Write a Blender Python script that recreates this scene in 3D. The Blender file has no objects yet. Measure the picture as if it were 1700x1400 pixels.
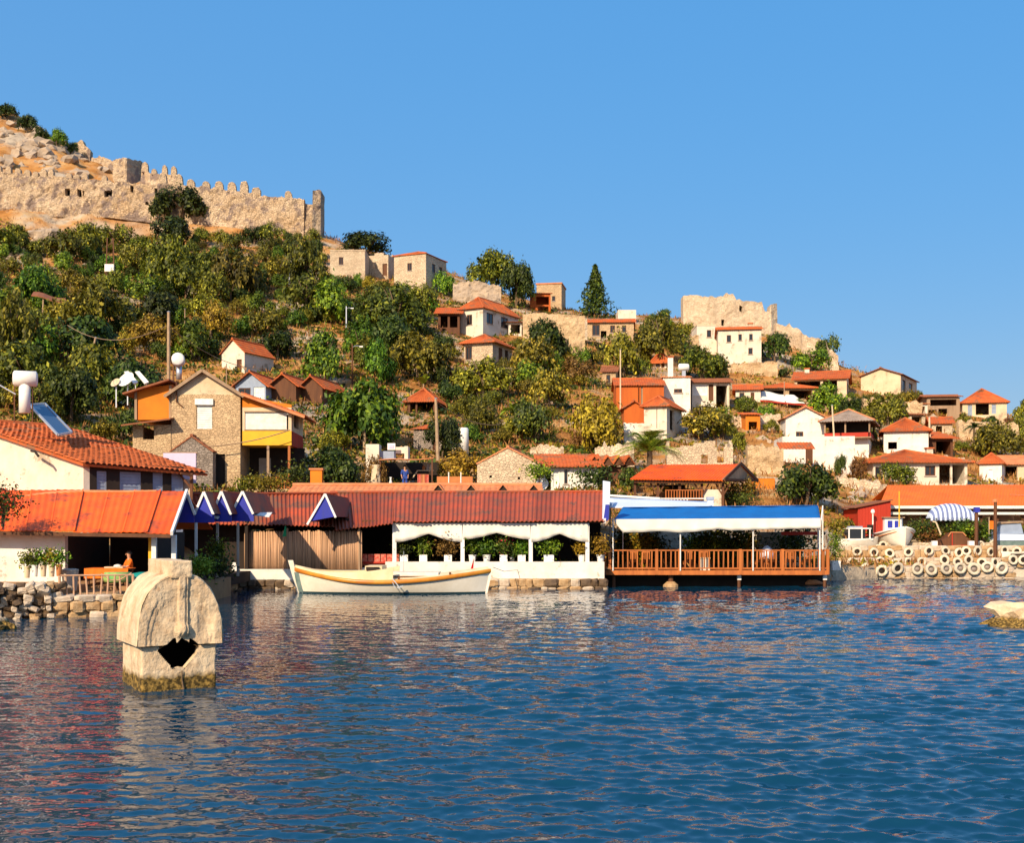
import bpy, math, random
import numpy as np
from mathutils import Vector, Matrix, noise
R = math.radians
random.seed(7)
rng = np.random.default_rng(7)
scene = bpy.context.scene
COL = scene.collection
# ---------------------------------------------------------------- camera, sky, sun, exposure
F, CX, HY, CH = 2000.0, 850.0, 874.0, 3.2          # focal length in photo pixels, centre column, horizon row, eye height
cam = bpy.data.cameras.new('camera')
cam.sensor_width = 36.0
cam.lens = 36.0 * F / 1700.0
cam.shift_y = (HY - 700.0) / 1700.0
cam.clip_start = 0.5
cam.clip_end = 20000
camo = bpy.data.objects.new('camera', cam)
COL.objects.link(camo)
camo.location = (0, 0, CH)
camo.rotation_euler = (R(90), 0, 0)
scene.camera = camo
SUN_EL, SUN_AZ = R(31), R(180 + 27)                # azimuth clockwise from +Y
world = bpy.data.worlds.new('World')
scene.world = world
world.use_nodes = True
wn = world.node_tree
for n in list(wn.nodes): wn.nodes.remove(n)
sky = wn.nodes.new('ShaderNodeTexSky')
sky.sky_type = 'NISHITA'
sky.sun_disc = False
sky.sun_elevation = SUN_EL
sky.sun_rotation = SUN_AZ
sky.altitude = 0
sky.air_density = 1.0
sky.dust_density = 4.5
sky.ozone_density = 10.0
hs = wn.nodes.new('ShaderNodeHueSaturation')
hs.inputs['Saturation'].default_value = 3.0
hs.inputs['Hue'].default_value = 0.511
hs.inputs['Value'].default_value = 3.05
gmn = wn.nodes.new('ShaderNodeGamma')
gmn.inputs[1].default_value = 0.2
bg = wn.nodes.new('ShaderNodeBackground')
bg.inputs['Strength'].default_value = 0.15
wo = wn.nodes.new('ShaderNodeOutputWorld')
wn.links.new(sky.outputs[0], gmn.inputs[0])
wn.links.new(gmn.outputs[0], hs.inputs['Color'])
wn.links.new(hs.outputs[0], bg.inputs['Color'])
wn.links.new(bg.outputs[0], wo.inputs['Surface'])
sl = bpy.data.lights.new('sun', 'SUN')
sl.energy = 5.0
sl.angle = R(0.5)
sl.color = (1.0, 0.81, 0.58)
so = bpy.data.objects.new('sun', sl)
COL.objects.link(so)
SUNV = Vector((math.sin(SUN_AZ) * math.cos(SUN_EL), math.cos(SUN_AZ) * math.cos(SUN_EL), math.sin(SUN_EL)))
so.rotation_euler = (-SUNV).to_track_quat('-Z', 'Y').to_euler()
so.location = (0, 0, 200)
scene.view_settings.view_transform = 'Standard'
scene.view_settings.look = 'None'
scene.view_settings.exposure = 0.42
scene.view_settings.gamma = 1.0
scene.view_settings.use_curve_mapping = False
scene.cycles.max_bounces = 6
scene.cycles.diffuse_bounces = 2
scene.cycles.glossy_bounces = 3
scene.cycles.transmission_bounces = 2
scene.cycles.caustics_reflective = False
scene.cycles.caustics_refractive = False
# ---------------------------------------------------------------- helpers
def W(px, py, Y):
    return Vector(((px - CX) * Y / F, Y, CH + (HY - py) * Y / F))
def tag(o, label=None, cat=None, group=None, kind=None):
    if label: o['label'] = label
    if cat: o['category'] = cat
    if group: o['group'] = group
    if kind: o['kind'] = kind
    return o
def thing(name, label, cat, loc=(0, 0, 0), rz=0.0, group=None):
    o = bpy.data.objects.new(name, None)
    o.empty_display_size = 0.3
    COL.objects.link(o)
    o.location = loc
    o.rotation_euler = (0, 0, rz)
    return tag(o, label, cat, group)
def link(name, me, parent=None, loc=None, rot=None, scale=None):
    o = bpy.data.objects.new(name, me)
    COL.objects.link(o)
    if parent is not None: o.parent = parent
    if loc is not None: o.location = loc
    if rot is not None: o.rotation_euler = rot
    if scale is not None: o.scale = (scale,) * 3 if isinstance(scale, (int, float)) else scale
    return o
def copy_tree(o, parent=None):
    c = o.copy()
    COL.objects.link(c)
    if parent is not None: c.parent = parent
    for ch in list(o.children): copy_tree(ch, c)
    return c
class MB:
    def __init__(s): s.v = []; s.f = []
    def add(s, vs, fs):
        b = len(s.v)
        s.v += [tuple(p) for p in vs]
        s.f += [tuple(i + b for i in f) for f in fs]
        return s
    def box(s, x0, x1, y0, y1, z0, z1, M=None):
        vs = [Vector((x, y, z)) for z in (z0, z1) for y in (y0, y1) for x in (x0, x1)]
        if M is not None: vs = [M @ p for p in vs]
        return s.add(vs, [(0, 2, 3, 1), (4, 5, 7, 6), (0, 1, 5, 4), (2, 6, 7, 3), (0, 4, 6, 2), (1, 3, 7, 5)])
    def prism(s, poly, y0, y1, M=None):
        """polygon in the xz plane, counter-clockwise seen from -y, pushed from y0 to y1"""
        n = len(poly)
        vs = [Vector((x, y0, z)) for x, z in poly] + [Vector((x, y1, z)) for x, z in poly]
        if M is not None: vs = [M @ p for p in vs]
        fs = [tuple(range(n)), tuple(range(2 * n - 1, n - 1, -1))]
        fs += [(i, i + n, (i + 1) % n + n, (i + 1) % n) for i in range(n)]
        return s.add(vs, fs)
    def bar(s, a, b, w, h=None, up=Vector((0, 0, 1))):
        a, b = Vector(a), Vector(b)
        h = h or w
        d = (b - a)
        L = d.length
        d.normalize()
        if abs(d.dot(up)) > 0.98: up = Vector((0, 1, 0))
        x = d.cross(up).normalized()
        z = x.cross(d).normalized()
        vs = [p + x * (sx * w / 2) + z * (sz * h / 2) for p in (a, b) for sz in (-1, 1) for sx in (-1, 1)]
        return s.add(vs, [(0, 2, 3, 1), (4, 5, 7, 6), (0, 1, 5, 4), (2, 6, 7, 3), (0, 4, 6, 2), (1, 3, 7, 5)])
    def tube(s, pts, rads, n=8, cap=True):
        pts = [Vector(p) for p in pts]
        if isinstance(rads, (int, float)): rads = [rads] * len(pts)
        b = len(s.v)
        for i, p in enumerate(pts):
            d = (pts[min(i + 1, len(pts) - 1)] - pts[max(i - 1, 0)]).normalized()
            u = Vector((0, 0, 1)) if abs(d.z) < 0.9 else Vector((1, 0, 0))
            x = d.cross(u).normalized()
            y = d.cross(x).normalized()
            for k in range(n):
                t = 2 * math.pi * k / n
                s.v.append(tuple(p + x * (math.cos(t) * rads[i]) + y * (math.sin(t) * rads[i])))
        for i in range(len(pts) - 1):
            for k in range(n):
                a, c = b + i * n + k, b + i * n + (k + 1) % n
                s.f.append((a, a + n, c + n, c))
        if cap:
            s.f.append(tuple(b + k for k in range(n)))
            e = b + (len(pts) - 1) * n
            s.f.append(tuple(e + n - 1 - k for k in range(n)))
        return s
    def lathe(s, prof, n=14, c=(0, 0, 0)):
        b = len(s.v)
        for r, z in prof:
            for k in range(n):
                t = 2 * math.pi * k / n
                s.v.append((c[0] + r * math.cos(t), c[1] + r * math.sin(t), c[2] + z))
        for i in range(len(prof) - 1):
            for k in range(n):
                a, d = b + i * n + k, b + i * n + (k + 1) % n
                s.f.append((a, d, d + n, a + n))
        s.f.append(tuple(b + n - 1 - k for k in range(n)))
        e = b + (len(prof) - 1) * n
        s.f.append(tuple(e + k for k in range(n)))
        return s
    def patch(s, p00, p10, p11, p01, us, vs, off=None, th=0.05, skip=None):
        """bilinear slab: u from p00 to p10, v from p00 to p01, top face pushed out by off(u, v)"""
        p00, p10, p11, p01 = map(Vector, (p00, p10, p11, p01))
        nrm = ((p10 - p00) + (p11 - p01)).cross((p01 - p00) + (p11 - p10)).normalized()
        b = len(s.v)
        nu, nv = len(us), len(vs)
        for side in (0, 1):
            for v in vs:
                for u in us:
                    p = p00 * (1 - u) * (1 - v) + p10 * u * (1 - v) + p11 * u * v + p01 * (1 - u) * v
                    h = off(u, v) if off else 0.0
                    s.v.append(tuple(p + nrm * (h - side * th)))
        N = nu * nv
        ok = lambda i, j: not (skip and skip((us[i] + us[i + 1]) / 2, (vs[j] + vs[j + 1]) / 2))
        for j in range(nv - 1):
            for i in range(nu - 1):
                if not ok(i, j): continue
                a = b + j * nu + i
                s.f.append((a, a + 1, a + nu + 1, a + nu))
                s.f.append((a + N, a + N + nu, a + N + nu + 1, a + N + 1))
                for (i2, j2, e0, e1) in ((i, j - 1, a, a + 1), (i + 1, j, a + 1, a + nu + 1), (i, j + 1, a + nu + 1, a + nu), (i - 1, j, a + nu, a)):
                    if not (0 <= i2 < nu - 1 and 0 <= j2 < nv - 1) or not ok(i2, j2):
                        s.f.append((e1, e0, e0 + N, e1 + N))
        return s
    def mesh(s, name, mat, smooth=False):
        me = bpy.data.meshes.new(name)
        me.from_pydata(s.v, [], s.f)
        if mat is not None: me.materials.append(mat)
        if smooth:
            me.polygons.foreach_set('use_smooth', [True] * len(me.polygons))
        me.update()
        return me
def part(mb, name, mat, T=None, world=False, smooth=False, label=None):
    if world and T is not None:
        l = T.location
        mb.v = [(a - l.x, b - l.y, c - l.z) for a, b, c in mb.v]
    o = link(name, mb.mesh(name, mat, smooth), T)
    if label: o['label'] = label
    return o
def lin(n): return [i / n for i in range(n + 1)]
# ---------------------------------------------------------------- materials
def mat(name, c, rough=0.8, c2=None, scale=2.0, bump=0.0, bscale=None, spec=0.3, stone=0.0, stone_scale=3.0, island=0.0, metal=0.0, streak=False, stain=None):
    m = bpy.data.materials.new(name)
    m.use_nodes = True
    nt = m.node_tree
    N, L = nt.nodes, nt.links
    b = N['Principled BSDF']
    b.inputs['Roughness'].default_value = rough
    b.inputs['Specular IOR Level'].default_value = spec
    b.inputs['Metallic'].default_value = metal
    tc = N.new('ShaderNodeTexCoord')
    co = tc.outputs['Object']
    if streak:
        mp = N.new('ShaderNodeMapping')
        mp.inputs['Scale'].default_value = (1, 1, 0.12)
        L.new(co, mp.inputs['Vector']); co = mp.outputs[0]
    col = None
    if c2 is not None:
        t = N.new('ShaderNodeTexNoise')
        t.inputs['Scale'].default_value = scale
        t.inputs['Detail'].default_value = 5
        t.inputs['Roughness'].default_value = 0.65
        L.new(co, t.inputs['Vector'])
        r = N.new('ShaderNodeValToRGB')
        r.color_ramp.elements[0].position = 0.36
        r.color_ramp.elements[1].position = 0.64
        r.color_ramp.elements[0].color = (*c, 1)
        r.color_ramp.elements[1].color = (*c2, 1)
        L.new(t.outputs[0], r.inputs[0])
        col = r.outputs[0]
    h = None
    if stone:
        v = N.new('ShaderNodeTexVoronoi')
        v.feature = 'DISTANCE_TO_EDGE'
        v.inputs['Scale'].default_value = stone_scale
        mp = N.new('ShaderNodeMapping')
        mp.inputs['Scale'].default_value = (1, 1, 1.7)
        L.new(tc.outputs['Object'], mp.inputs[0]); L.new(mp.outputs[0], v.inputs['Vector'])
        v2 = N.new('ShaderNodeTexVoronoi')
        v2.inputs['Scale'].default_value = stone_scale
        L.new(mp.outputs[0], v2.inputs['Vector'])
        rp = N.new('ShaderNodeValToRGB')
        rp.color_ramp.elements[0].position = 0.0
        rp.color_ramp.elements[1].position = 0.09
        rp.color_ramp.elements[0].color = (0.45, 0.42, 0.4, 1)
        rp.color_ramp.elements[1].color = (1, 1, 1, 1)
        L.new(v.outputs['Distance'], rp.inputs[0])
        hsv = N.new('ShaderNodeSeparateColor'); L.new(v2.outputs['Color'], hsv.inputs[0])
        mr = N.new('ShaderNodeMapRange')
        mr.inputs['To Min'].default_value = 1 - 0.5 * stone
        mr.inputs['To Max'].default_value = 1 + 0.3 * stone
        L.new(hsv.outputs[0], mr.inputs[0])
        mx = N.new('ShaderNodeMix'); mx.data_type = 'RGBA'; mx.blend_type = 'MULTIPLY'
        mx.inputs[0].default_value = min(1.0, stone)
        if col is not None: L.new(col, mx.inputs[6])
        else: mx.inputs[6].default_value = (*c, 1)
        L.new(rp.outputs[0], mx.inputs[7])
        mx2 = N.new('ShaderNodeVectorMath'); mx2.operation = 'SCALE'
        L.new(mx.outputs[2], mx2.inputs[0]); L.new(mr.outputs[0], mx2.inputs['Scale'])
        col = mx2.outputs[0]
        h = rp.outputs[0]
    if island:
        g = N.new('ShaderNodeNewGeometry')
        oi = N.new('ShaderNodeObjectInfo')
        ad = N.new('ShaderNodeMath'); ad.operation = 'ADD'
        L.new(g.outputs['Random Per Island'], ad.inputs[0]); L.new(oi.outputs['Random'], ad.inputs[1])
        fr = N.new('ShaderNodeMath'); fr.operation = 'FRACT'; L.new(ad.outputs[0], fr.inputs[0])
        mr = N.new('ShaderNodeMapRange')
        mr.inputs['To Min'].default_value = 1 - island
        mr.inputs['To Max'].default_value = 1 + island
        L.new(fr.outputs[0], mr.inputs[0])
        sc = N.new('ShaderNodeVectorMath'); sc.operation = 'SCALE'
        if col is not None: L.new(col, sc.inputs[0])
        else: sc.inputs[0].default_value = c
        L.new(mr.outputs[0], sc.inputs['Scale'])
        col = sc.outputs[0]
    if stain is not None:
        t = N.new('ShaderNodeTexNoise')
        t.inputs['Scale'].default_value = stain[1]
        t.inputs['Detail'].default_value = 6
        t.inputs['Roughness'].default_value = 0.7
        L.new(tc.outputs['Object'], t.inputs['Vector'])
        r = N.new('ShaderNodeValToRGB')
        r.color_ramp.elements[0].position = stain[2]
        r.color_ramp.elements[1].position = stain[2] + 0.07
        r.color_ramp.elements[0].color = (0, 0, 0, 1)
        r.color_ramp.elements[1].color = (1, 1, 1, 1)
        L.new(t.outputs[0], r.inputs[0])
        mx = N.new('ShaderNodeMix'); mx.data_type = 'RGBA'
        L.new(r.outputs[0], mx.inputs[0])
        if col is not None: L.new(col, mx.inputs[6])
        else: mx.inputs[6].default_value = (*c, 1)
        mx.inputs[7].default_value = (*stain[0], 1)
        col = mx.outputs[2]
    if col is not None: L.new(col, b.inputs['Base Color'])
    else: b.inputs['Base Color'].default_value = (*c, 1)
    if bump:
        t = N.new('ShaderNodeTexNoise')
        t.inputs['Scale'].default_value = bscale or scale * 4
        t.inputs['Detail'].default_value = 6
        L.new(tc.outputs['Object'], t.inputs['Vector'])
        hh = t.outputs[0]
        if h is not None:
            am = N.new('ShaderNodeMath'); am.operation = 'MULTIPLY_ADD'
            L.new(h, am.inputs[0]); am.inputs[1].default_value = 1.2; L.new(t.outputs[0], am.inputs[2])
            hh = am.outputs[0]
        bp = N.new('ShaderNodeBump')
        bp.inputs['Strength'].default_value = 1.0
        bp.inputs['Distance'].default_value = bump
        L.new(hh, bp.inputs['Height'])
        L.new(bp.outputs[0], b.inputs['Normal'])
    return m
def leafmat(name, dark, light, rough=0.55, tip=None):
    m = bpy.data.materials.new(name)
    m.use_nodes = True
    N, L = m.node_tree.nodes, m.node_tree.links
    b = N['Principled BSDF']
    b.inputs['Roughness'].default_value = rough
    b.inputs['Specular IOR Level'].default_value = 0.25
    g = N.new('ShaderNodeNewGeometry')
    oi = N.new('ShaderNodeObjectInfo')
    r = N.new('ShaderNodeValToRGB')
    r.color_ramp.elements[0].position = 0.22
    r.color_ramp.elements[0].color = (*dark, 1)
    r.color_ramp.elements[1].color = (*light, 1)
    if tip:
        r.color_ramp.elements[1].position = 0.85
        e = r.color_ramp.elements.new(1.0); e.color = (*tip, 1)
    L.new(g.outputs['Random Per Island'], r.inputs[0])
    hv = N.new('ShaderNodeHueSaturation')
    L.new(r.outputs[0], hv.inputs['Color'])
    mr = N.new('ShaderNodeMapRange'); mr.inputs['To Min'].default_value = 0.60; mr.inputs['To Max'].default_value = 1.5
    L.new(oi.outputs['Random'], mr.inputs[0]); L.new(mr.outputs[0], hv.inputs['Value'])
    m2 = N.new('ShaderNodeMath'); m2.operation = 'MULTIPLY'; m2.inputs[1].default_value = 7.31
    L.new(oi.outputs['Random'], m2.inputs[0])
    fr = N.new('ShaderNodeMath'); fr.operation = 'FRACT'; L.new(m2.outputs[0], fr.inputs[0])
    mh = N.new('ShaderNodeMapRange'); mh.inputs['To Min'].default_value = 0.475; mh.inputs['To Max'].default_value = 0.515
    L.new(fr.outputs[0], mh.inputs[0]); L.new(mh.outputs[0], hv.inputs['Hue'])
    L.new(hv.outputs[0], b.inputs['Base Color'])
    tr = N.new('ShaderNodeBsdfTranslucent'); L.new(hv.outputs[0], tr.inputs['Color'])
    mx = N.new('ShaderNodeMixShader'); mx.inputs[0].default_value = 0.14
    L.new(b.outputs[0], mx.inputs[1]); L.new(tr.outputs[0], mx.inputs[2])
    L.new(mx.outputs[0], N['Material Output'].inputs['Surface'])
    return m
M = {}
M['white'] = mat('white_plaster', (0.70, 0.62, 0.50), 0.85, (0.60, 0.51, 0.39), 0.9, 0.01, 9, stain=((0.38, 0.29, 0.20), 0.8, 0.555))
M['white_wall'] = mat('white_limewash', (0.76, 0.72, 0.65), 0.85, (0.68, 0.62, 0.52), 1.2, 0.01, 9, stain=((0.40, 0.31, 0.24), 1.1, 0.575))
M['white_paint'] = mat('white_paint', (0.80, 0.79, 0.76), 0.5, (0.70, 0.67, 0.60), 3)
M['cream'] = mat('cream_plaster', (0.68, 0.54, 0.36), 0.9, (0.56, 0.42, 0.26), 0.8, 0.01, 8, stain=((0.36, 0.27, 0.18), 0.9, 0.56))
M['stone'] = mat('tan_stone_masonry', (0.62, 0.44, 0.25), 0.9, (0.50, 0.34, 0.19), 0.7, 0.04, 6, stone=0.32, stone_scale=4.6)
M['stone_pale'] = mat('pale_stone_masonry', (0.68, 0.54, 0.37), 0.9, (0.54, 0.40, 0.26), 0.5, 0.05, 5, stone=0.38, stone_scale=4.0)
M['stone_grey'] = mat('grey_stone_masonry', (0.34, 0.28, 0.23), 0.9, (0.24, 0.19, 0.15), 0.7, 0.05, 6, stone=0.5, stone_scale=4.6)
M['fort'] = mat('old_fort_masonry', (0.60, 0.46, 0.31), 0.95, (0.48, 0.33, 0.19), 0.16, 0.12, 1.6, stone=0.35, stone_scale=2.4, stain=((0.26, 0.19, 0.15), 0.45, 0.50))
M['rock'] = mat('limestone_rock', (0.46, 0.35, 0.24), 0.95, (0.27, 0.21, 0.16), 0.8, 0.16, 2.6, stain=((0.12, 0.10, 0.09), 0.7, 0.58))
M['rubble'] = mat('rubble_stone', (0.50, 0.38, 0.25), 0.9, (0.34, 0.24, 0.15), 2.5, 0.02, 12, island=0.0)
M['tile'] = mat('terracotta_tile', (0.52, 0.125, 0.03), 0.85, (0.40, 0.085, 0.022), 1.3, 0.01, 20, island=0.15, stain=((0.24, 0.11, 0.055), 0.8, 0.53))
M['tile_pale'] = mat('sun_bleached_tile', (0.60, 0.25, 0.11), 0.9, (0.48, 0.17, 0.07), 1.3, 0.01, 20)
M['tile_brown'] = mat('old_brown_tile', (0.30, 0.11, 0.05), 0.9, (0.20, 0.07, 0.035), 1.3, 0.01, 20)
M['orange_roof'] = mat('orange_sheet_roof', (0.84, 0.125, 0.006), 0.62, (0.70, 0.085, 0.006), 0.7, 0.004, 14, island=0.12, stain=((0.42, 0.075, 0.02), 0.8, 0.55))
M['bright_orange'] = mat('bright_orange_roof', (0.82, 0.17, 0.006), 0.6, (0.74, 0.13, 0.006), 0.6)
M['red_roof'] = mat('red_corrugated_iron', (0.38, 0.066, 0.022), 0.65, (0.25, 0.064, 0.028), 0.8, island=0.25, stain=((0.19, 0.075, 0.04), 0.55, 0.53))
M['red_wood'] = mat('red_boards', (0.46, 0.035, 0.015), 0.7, (0.36, 0.03, 0.012), 2, 0.004, 14, streak=True)
M['orange_wall'] = mat('orange_plaster', (0.66, 0.20, 0.015), 0.85, (0.58, 0.16, 0.015), 1.0)
M['orange_brown'] = mat('orange_boards', (0.52, 0.12, 0.018), 0.8, (0.42, 0.09, 0.015), 1.5, streak=True)
M['yellow_wall'] = mat('yellow_plaster', (0.74, 0.42, 0.03), 0.85, (0.66, 0.35, 0.03), 1.0)
M['wood'] = mat('dark_brown_wood', (0.14, 0.055, 0.022), 0.75, (0.09, 0.035, 0.016), 3, 0.004, 14, streak=True)
M['wood_grey'] = mat('weathered_wood', (0.36, 0.24, 0.15), 0.85, (0.26, 0.17, 0.10), 3, 0.004, 14, streak=True)
M['rail'] = mat('orange_varnished_wood', (0.46, 0.14, 0.03), 0.6, (0.32, 0.09, 0.02), 4, island=0.2, streak=True)
M['rail_pink'] = mat('bleached_rail_wood', (0.56, 0.34, 0.21), 0.8, (0.46, 0.26, 0.15), 4)
M['dark'] = mat('painted_shade_and_black', (0.022, 0.016, 0.013), 0.95, (0.035, 0.024, 0.018), 1.5)  # near black: paints in the shade of interiors, also serves some black things
M['glass'] = mat('window_glass', (0.02, 0.024, 0.03), 0.12, spec=0.5)
M['blue'] = mat('blue_boards', (0.022, 0.032, 0.36), 0.6, (0.03, 0.04, 0.28), 2.5, streak=True)
M['blue_cloth'] = mat('blue_tarpaulin', (0.006, 0.13, 0.42), 0.55, (0.008, 0.11, 0.36), 1.5)
M['blue_pale'] = mat('pale_blue_shutter', (0.30, 0.36, 0.46), 0.7, (0.24, 0.29, 0.38), 2)
M['cloth'] = mat('white_canvas', (0.80, 0.76, 0.68), 0.9, (0.72, 0.67, 0.57), 1.0)
M['cloth_blue'] = mat('bluish_white_canvas', (0.62, 0.70, 0.82), 0.8, (0.55, 0.63, 0.76), 1.0)
M['cane'] = mat('dry_cane', (0.56, 0.34, 0.20), 0.85, (0.44, 0.25, 0.14), 2.5, island=0.3, streak=True)
M['metal'] = mat('galvanised_metal', (0.55, 0.57, 0.60), 0.35, metal=0.6)
M['solar'] = mat('solar_panel_glass', (0.05, 0.09, 0.17), 0.15, spec=0.6)
M['concrete'] = mat('quay_concrete', (0.42, 0.36, 0.30), 0.9, (0.32, 0.27, 0.22), 1.2, 0.01, 10)
M['terra'] = mat('terracotta_pot', (0.50, 0.19, 0.06), 0.85, (0.42, 0.15, 0.05), 3)
M['teal'] = mat('teal_cover', (0.008, 0.24, 0.20), 0.6, (0.006, 0.19, 0.17), 2)
M['green_cloth'] = mat('green_cloth', (0.10, 0.36, 0.10), 0.8, (0.36, 0.42, 0.12), 5)
M['orange_cloth'] = mat('orange_cloth', (0.80, 0.17, 0.012), 0.85, (0.72, 0.14, 0.012), 2)
M['red_cloth'] = mat('red_patterned_cloth', (0.50, 0.03, 0.02), 0.85, (0.55, 0.22, 0.15), 9)
M['red'] = mat('red_flag_cloth', (0.55, 0.01, 0.012), 0.8)
M['tyre_white'] = mat('white_painted_rubber', (0.66, 0.58, 0.44), 0.85, (0.50, 0.41, 0.29), 5, 0.006, 18, island=.16, stain=((.30, .24, .17), 3.2, .57))
M['hub'] = mat('greyish_tyre_core', (0.34, 0.28, 0.25), 0.9, (0.22, 0.18, 0.15), 4)
M['bark'] = mat('tree_bark', (0.16, 0.105, 0.06), 0.95, (0.09, 0.06, 0.035), 3, 0.02, 12)
M['bark_pale'] = mat('pale_branch_bark', (0.42, 0.30, 0.18), 0.95, (0.30, 0.2, 0.12), 3)
M['skin'] = mat('skin', (0.52, 0.27, 0.16), 0.6)
M['hair'] = mat('dark_hair', (0.02, 0.014, 0.01), 0.6)
M['shirt_blue'] = mat('blue_shirt_cloth', (0.03, 0.07, 0.30), 0.85)
M['trousers'] = mat('dark_trouser_cloth', (0.03, 0.03, 0.045), 0.85)
M['hull_white'] = mat('white_hull_paint', (0.80, 0.74, 0.62), 0.4, (0.70, 0.62, 0.49), 1.2, 0.004, 10)
M['hull_band'] = mat('orange_varnish_band', (0.60, 0.26, 0.03), 0.35, (0.46, 0.15, 0.02), 1.2)
M['deck_cream'] = mat('cream_deck_paint', (0.74, 0.60, 0.38), 0.6, (0.66, 0.50, 0.28), 1.5)
M['antifoul'] = mat('dark_bottom_paint', (0.02, 0.05, 0.06), 0.6)
M['teal_grey'] = mat('teal_grey_rudder_paint', (0.16, 0.22, 0.20), 0.6, (0.10, 0.15, 0.14), 3)
M['soil_hut'] = mat('beaten_earth', (0.36, 0.2, 0.09), 0.95, (0.28, 0.15, 0.07), 2)
M['stripe_blue'] = mat('blue_awning_stripe', (0.16, 0.2, 0.36), 0.8)
M['lilac'] = mat('lilac_plaster', (0.62, 0.52, 0.66), 0.85, (0.55, 0.46, 0.6), 1)
M['L_olive'] = leafmat('olive_leaves', (0.062, 0.062, 0.005), (0.225, 0.205, 0.012), tip=(0.48, 0.39, 0.035))
M['L_scrub'] = leafmat('scrub_leaves', (0.036, 0.050, 0.004), (0.145, 0.165, 0.009), tip=(0.34, 0.33, 0.02))
M['L_green'] = leafmat('bright_green_leaves', (0.028, 0.070, 0.004), (0.130, 0.225, 0.009), tip=(0.30, 0.39, 0.02))
M['L_dark'] = leafmat('dark_green_leaves', (0.015, 0.030, 0.004), (0.062, 0.094, 0.008), tip=(0.14, 0.175, 0.016))
M['L_yellow'] = leafmat('yellow_leaves', (0.13, 0.085, 0.006), (0.30, 0.21, 0.012), tip=(0.46, 0.33, 0.03))
M['L_brown'] = leafmat('brown_leaves', (0.10, 0.045, 0.010), (0.24, 0.115, 0.025), tip=(0.34, 0.19, 0.05))
M['L_lime'] = leafmat('lime_leaves', (0.10, 0.17, 0.012), (0.25, 0.34, 0.025), tip=(0.38, 0.46, 0.05))
M['L_red'] = leafmat('red_bougainvillea', (0.30, 0.006, 0.012), (0.62, 0.015, 0.02), tip=(0.72, 0.05, 0.03))
M['grass'] = leafmat('dry_grass_blades', (0.24, 0.12, 0.025), (0.46, 0.26, 0.06), tip=(0.62, 0.38, 0.11))
# ---------------------------------------------------------------- terrain
SHORE = [(-1500, 40), (-300, 41), (0, 42.5), (110, 43), (240, 44.5), (330, 52), (400, 61.5), (830, 62.5), (1010, 64), (1370, 68), (1420, 73), (1700, 77), (1900, 80), (2600, 86)]
COLS = {
 -1500: [(56, 850), (66, 800), (80, 700), (100, 600), (120, 500), (145, 400), (170, 310), (200, 230), (240, 150), (300, 90)],
 -400: [(54, 862), (64, 802), (75, 735), (90, 670), (110, 570), (135, 470), (165, 390), (195, 320), (222, 235), (275, 112)],
 0: [(54, 880), (64, 806), (75, 750), (90, 695), (110, 605), (140, 505), (170, 432), (200, 388), (222, 296), (262, 178)],
 110: [(56, 880), (66, 815), (77, 762), (92, 705), (112, 612), (142, 508), (172, 436), (203, 392), (220, 310), (252, 236)],
 200: [(59, 880), (69, 832), (80, 780), (95, 715), (115, 622), (145, 512), (175, 440), (205, 396), (218, 330), (245, 290)],
 300: [(65, 880), (74, 835), (84, 785), (102, 702), (124, 606), (150, 512), (178, 440), (205, 392), (217, 335), (236, 318)],
 400: [(69, 880), (76, 840), (86, 790), (105, 692), (130, 592), (155, 512), (180, 440), (204, 392), (217, 350), (232, 340)],
 530: [(70, 880), (77, 845), (88, 785), (108, 690), (130, 610), (152, 532), (175, 472), (195, 426), (206, 392), (216, 386)],
 600: [(71, 880), (78, 845), (90, 785), (108, 700), (130, 615), (150, 545), (172, 486), (192, 445), (203, 418), (212, 414)],
 700: [(71, 880), (78, 845), (90, 785), (108, 710), (130, 632), (150, 562), (170, 506), (188, 466), (197, 442), (204, 434)],
 800: [(72, 880), (79, 845), (90, 785), (108, 715), (128, 650), (148, 588), (165, 542), (180, 504), (190, 482), (198, 477)],
 900: [(72, 880), (79, 845), (90, 788), (107, 722), (127, 658), (146, 602), (163, 558), (176, 530), (186, 512), (194, 508)],
 1000: [(72, 880), (79, 845), (89, 795), (104, 745), (122, 690), (140, 636), (155, 592), (170, 553), (184, 527), (194, 523)],
 1130: [(73, 880), (80, 842), (90, 800), (105, 748), (122, 696), (140, 646), (156, 601), (172, 560), (186, 533), (195, 529)],
 1200: [(74, 880), (81, 842), (91, 800), (105, 748), (122, 698), (140, 652), (156, 613), (171, 575), (185, 545), (195, 531)],
 1290: [(76, 880), (83, 842), (92, 802), (106, 756), (122, 706), (138, 661), (152, 624), (166, 586), (178, 559), (188, 550)],
 1400: [(82, 882), (88, 845), (97, 806), (108, 766), (120, 723), (135, 681), (148, 650), (160, 629), (170, 613), (178, 611)],
 1500: [(85, 882), (91, 850), (99, 814), (108, 780), (118, 744), (130, 710), (140, 681), (150, 663), (158, 649), (166, 646)],
 1600: [(89, 883), (95, 848), (102, 816), (110, 787), (119, 758), (128, 730), (137, 706), (146, 691), (154, 679), (162, 676)],
 1700: [(91, 884), (97, 858), (103, 830), (111, 804), (118, 780), (126, 754), (134, 732), (142, 713), (149, 701), (156, 698)],
 1900: [(94, 886), (100, 868), (106, 848), (112, 828), (119, 808), (126, 790), (133, 774), (140, 762), (147, 752), (154, 750)],
 2600: [(100, 892), (106, 886), (112, 880), (118, 874), (125, 868), (132, 863), (139, 858), (146, 855), (153, 852), (160, 850)],
}
def z2py(z, Y): return HY - (z - CH) * F / Y
CK = sorted(COLS)
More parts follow.
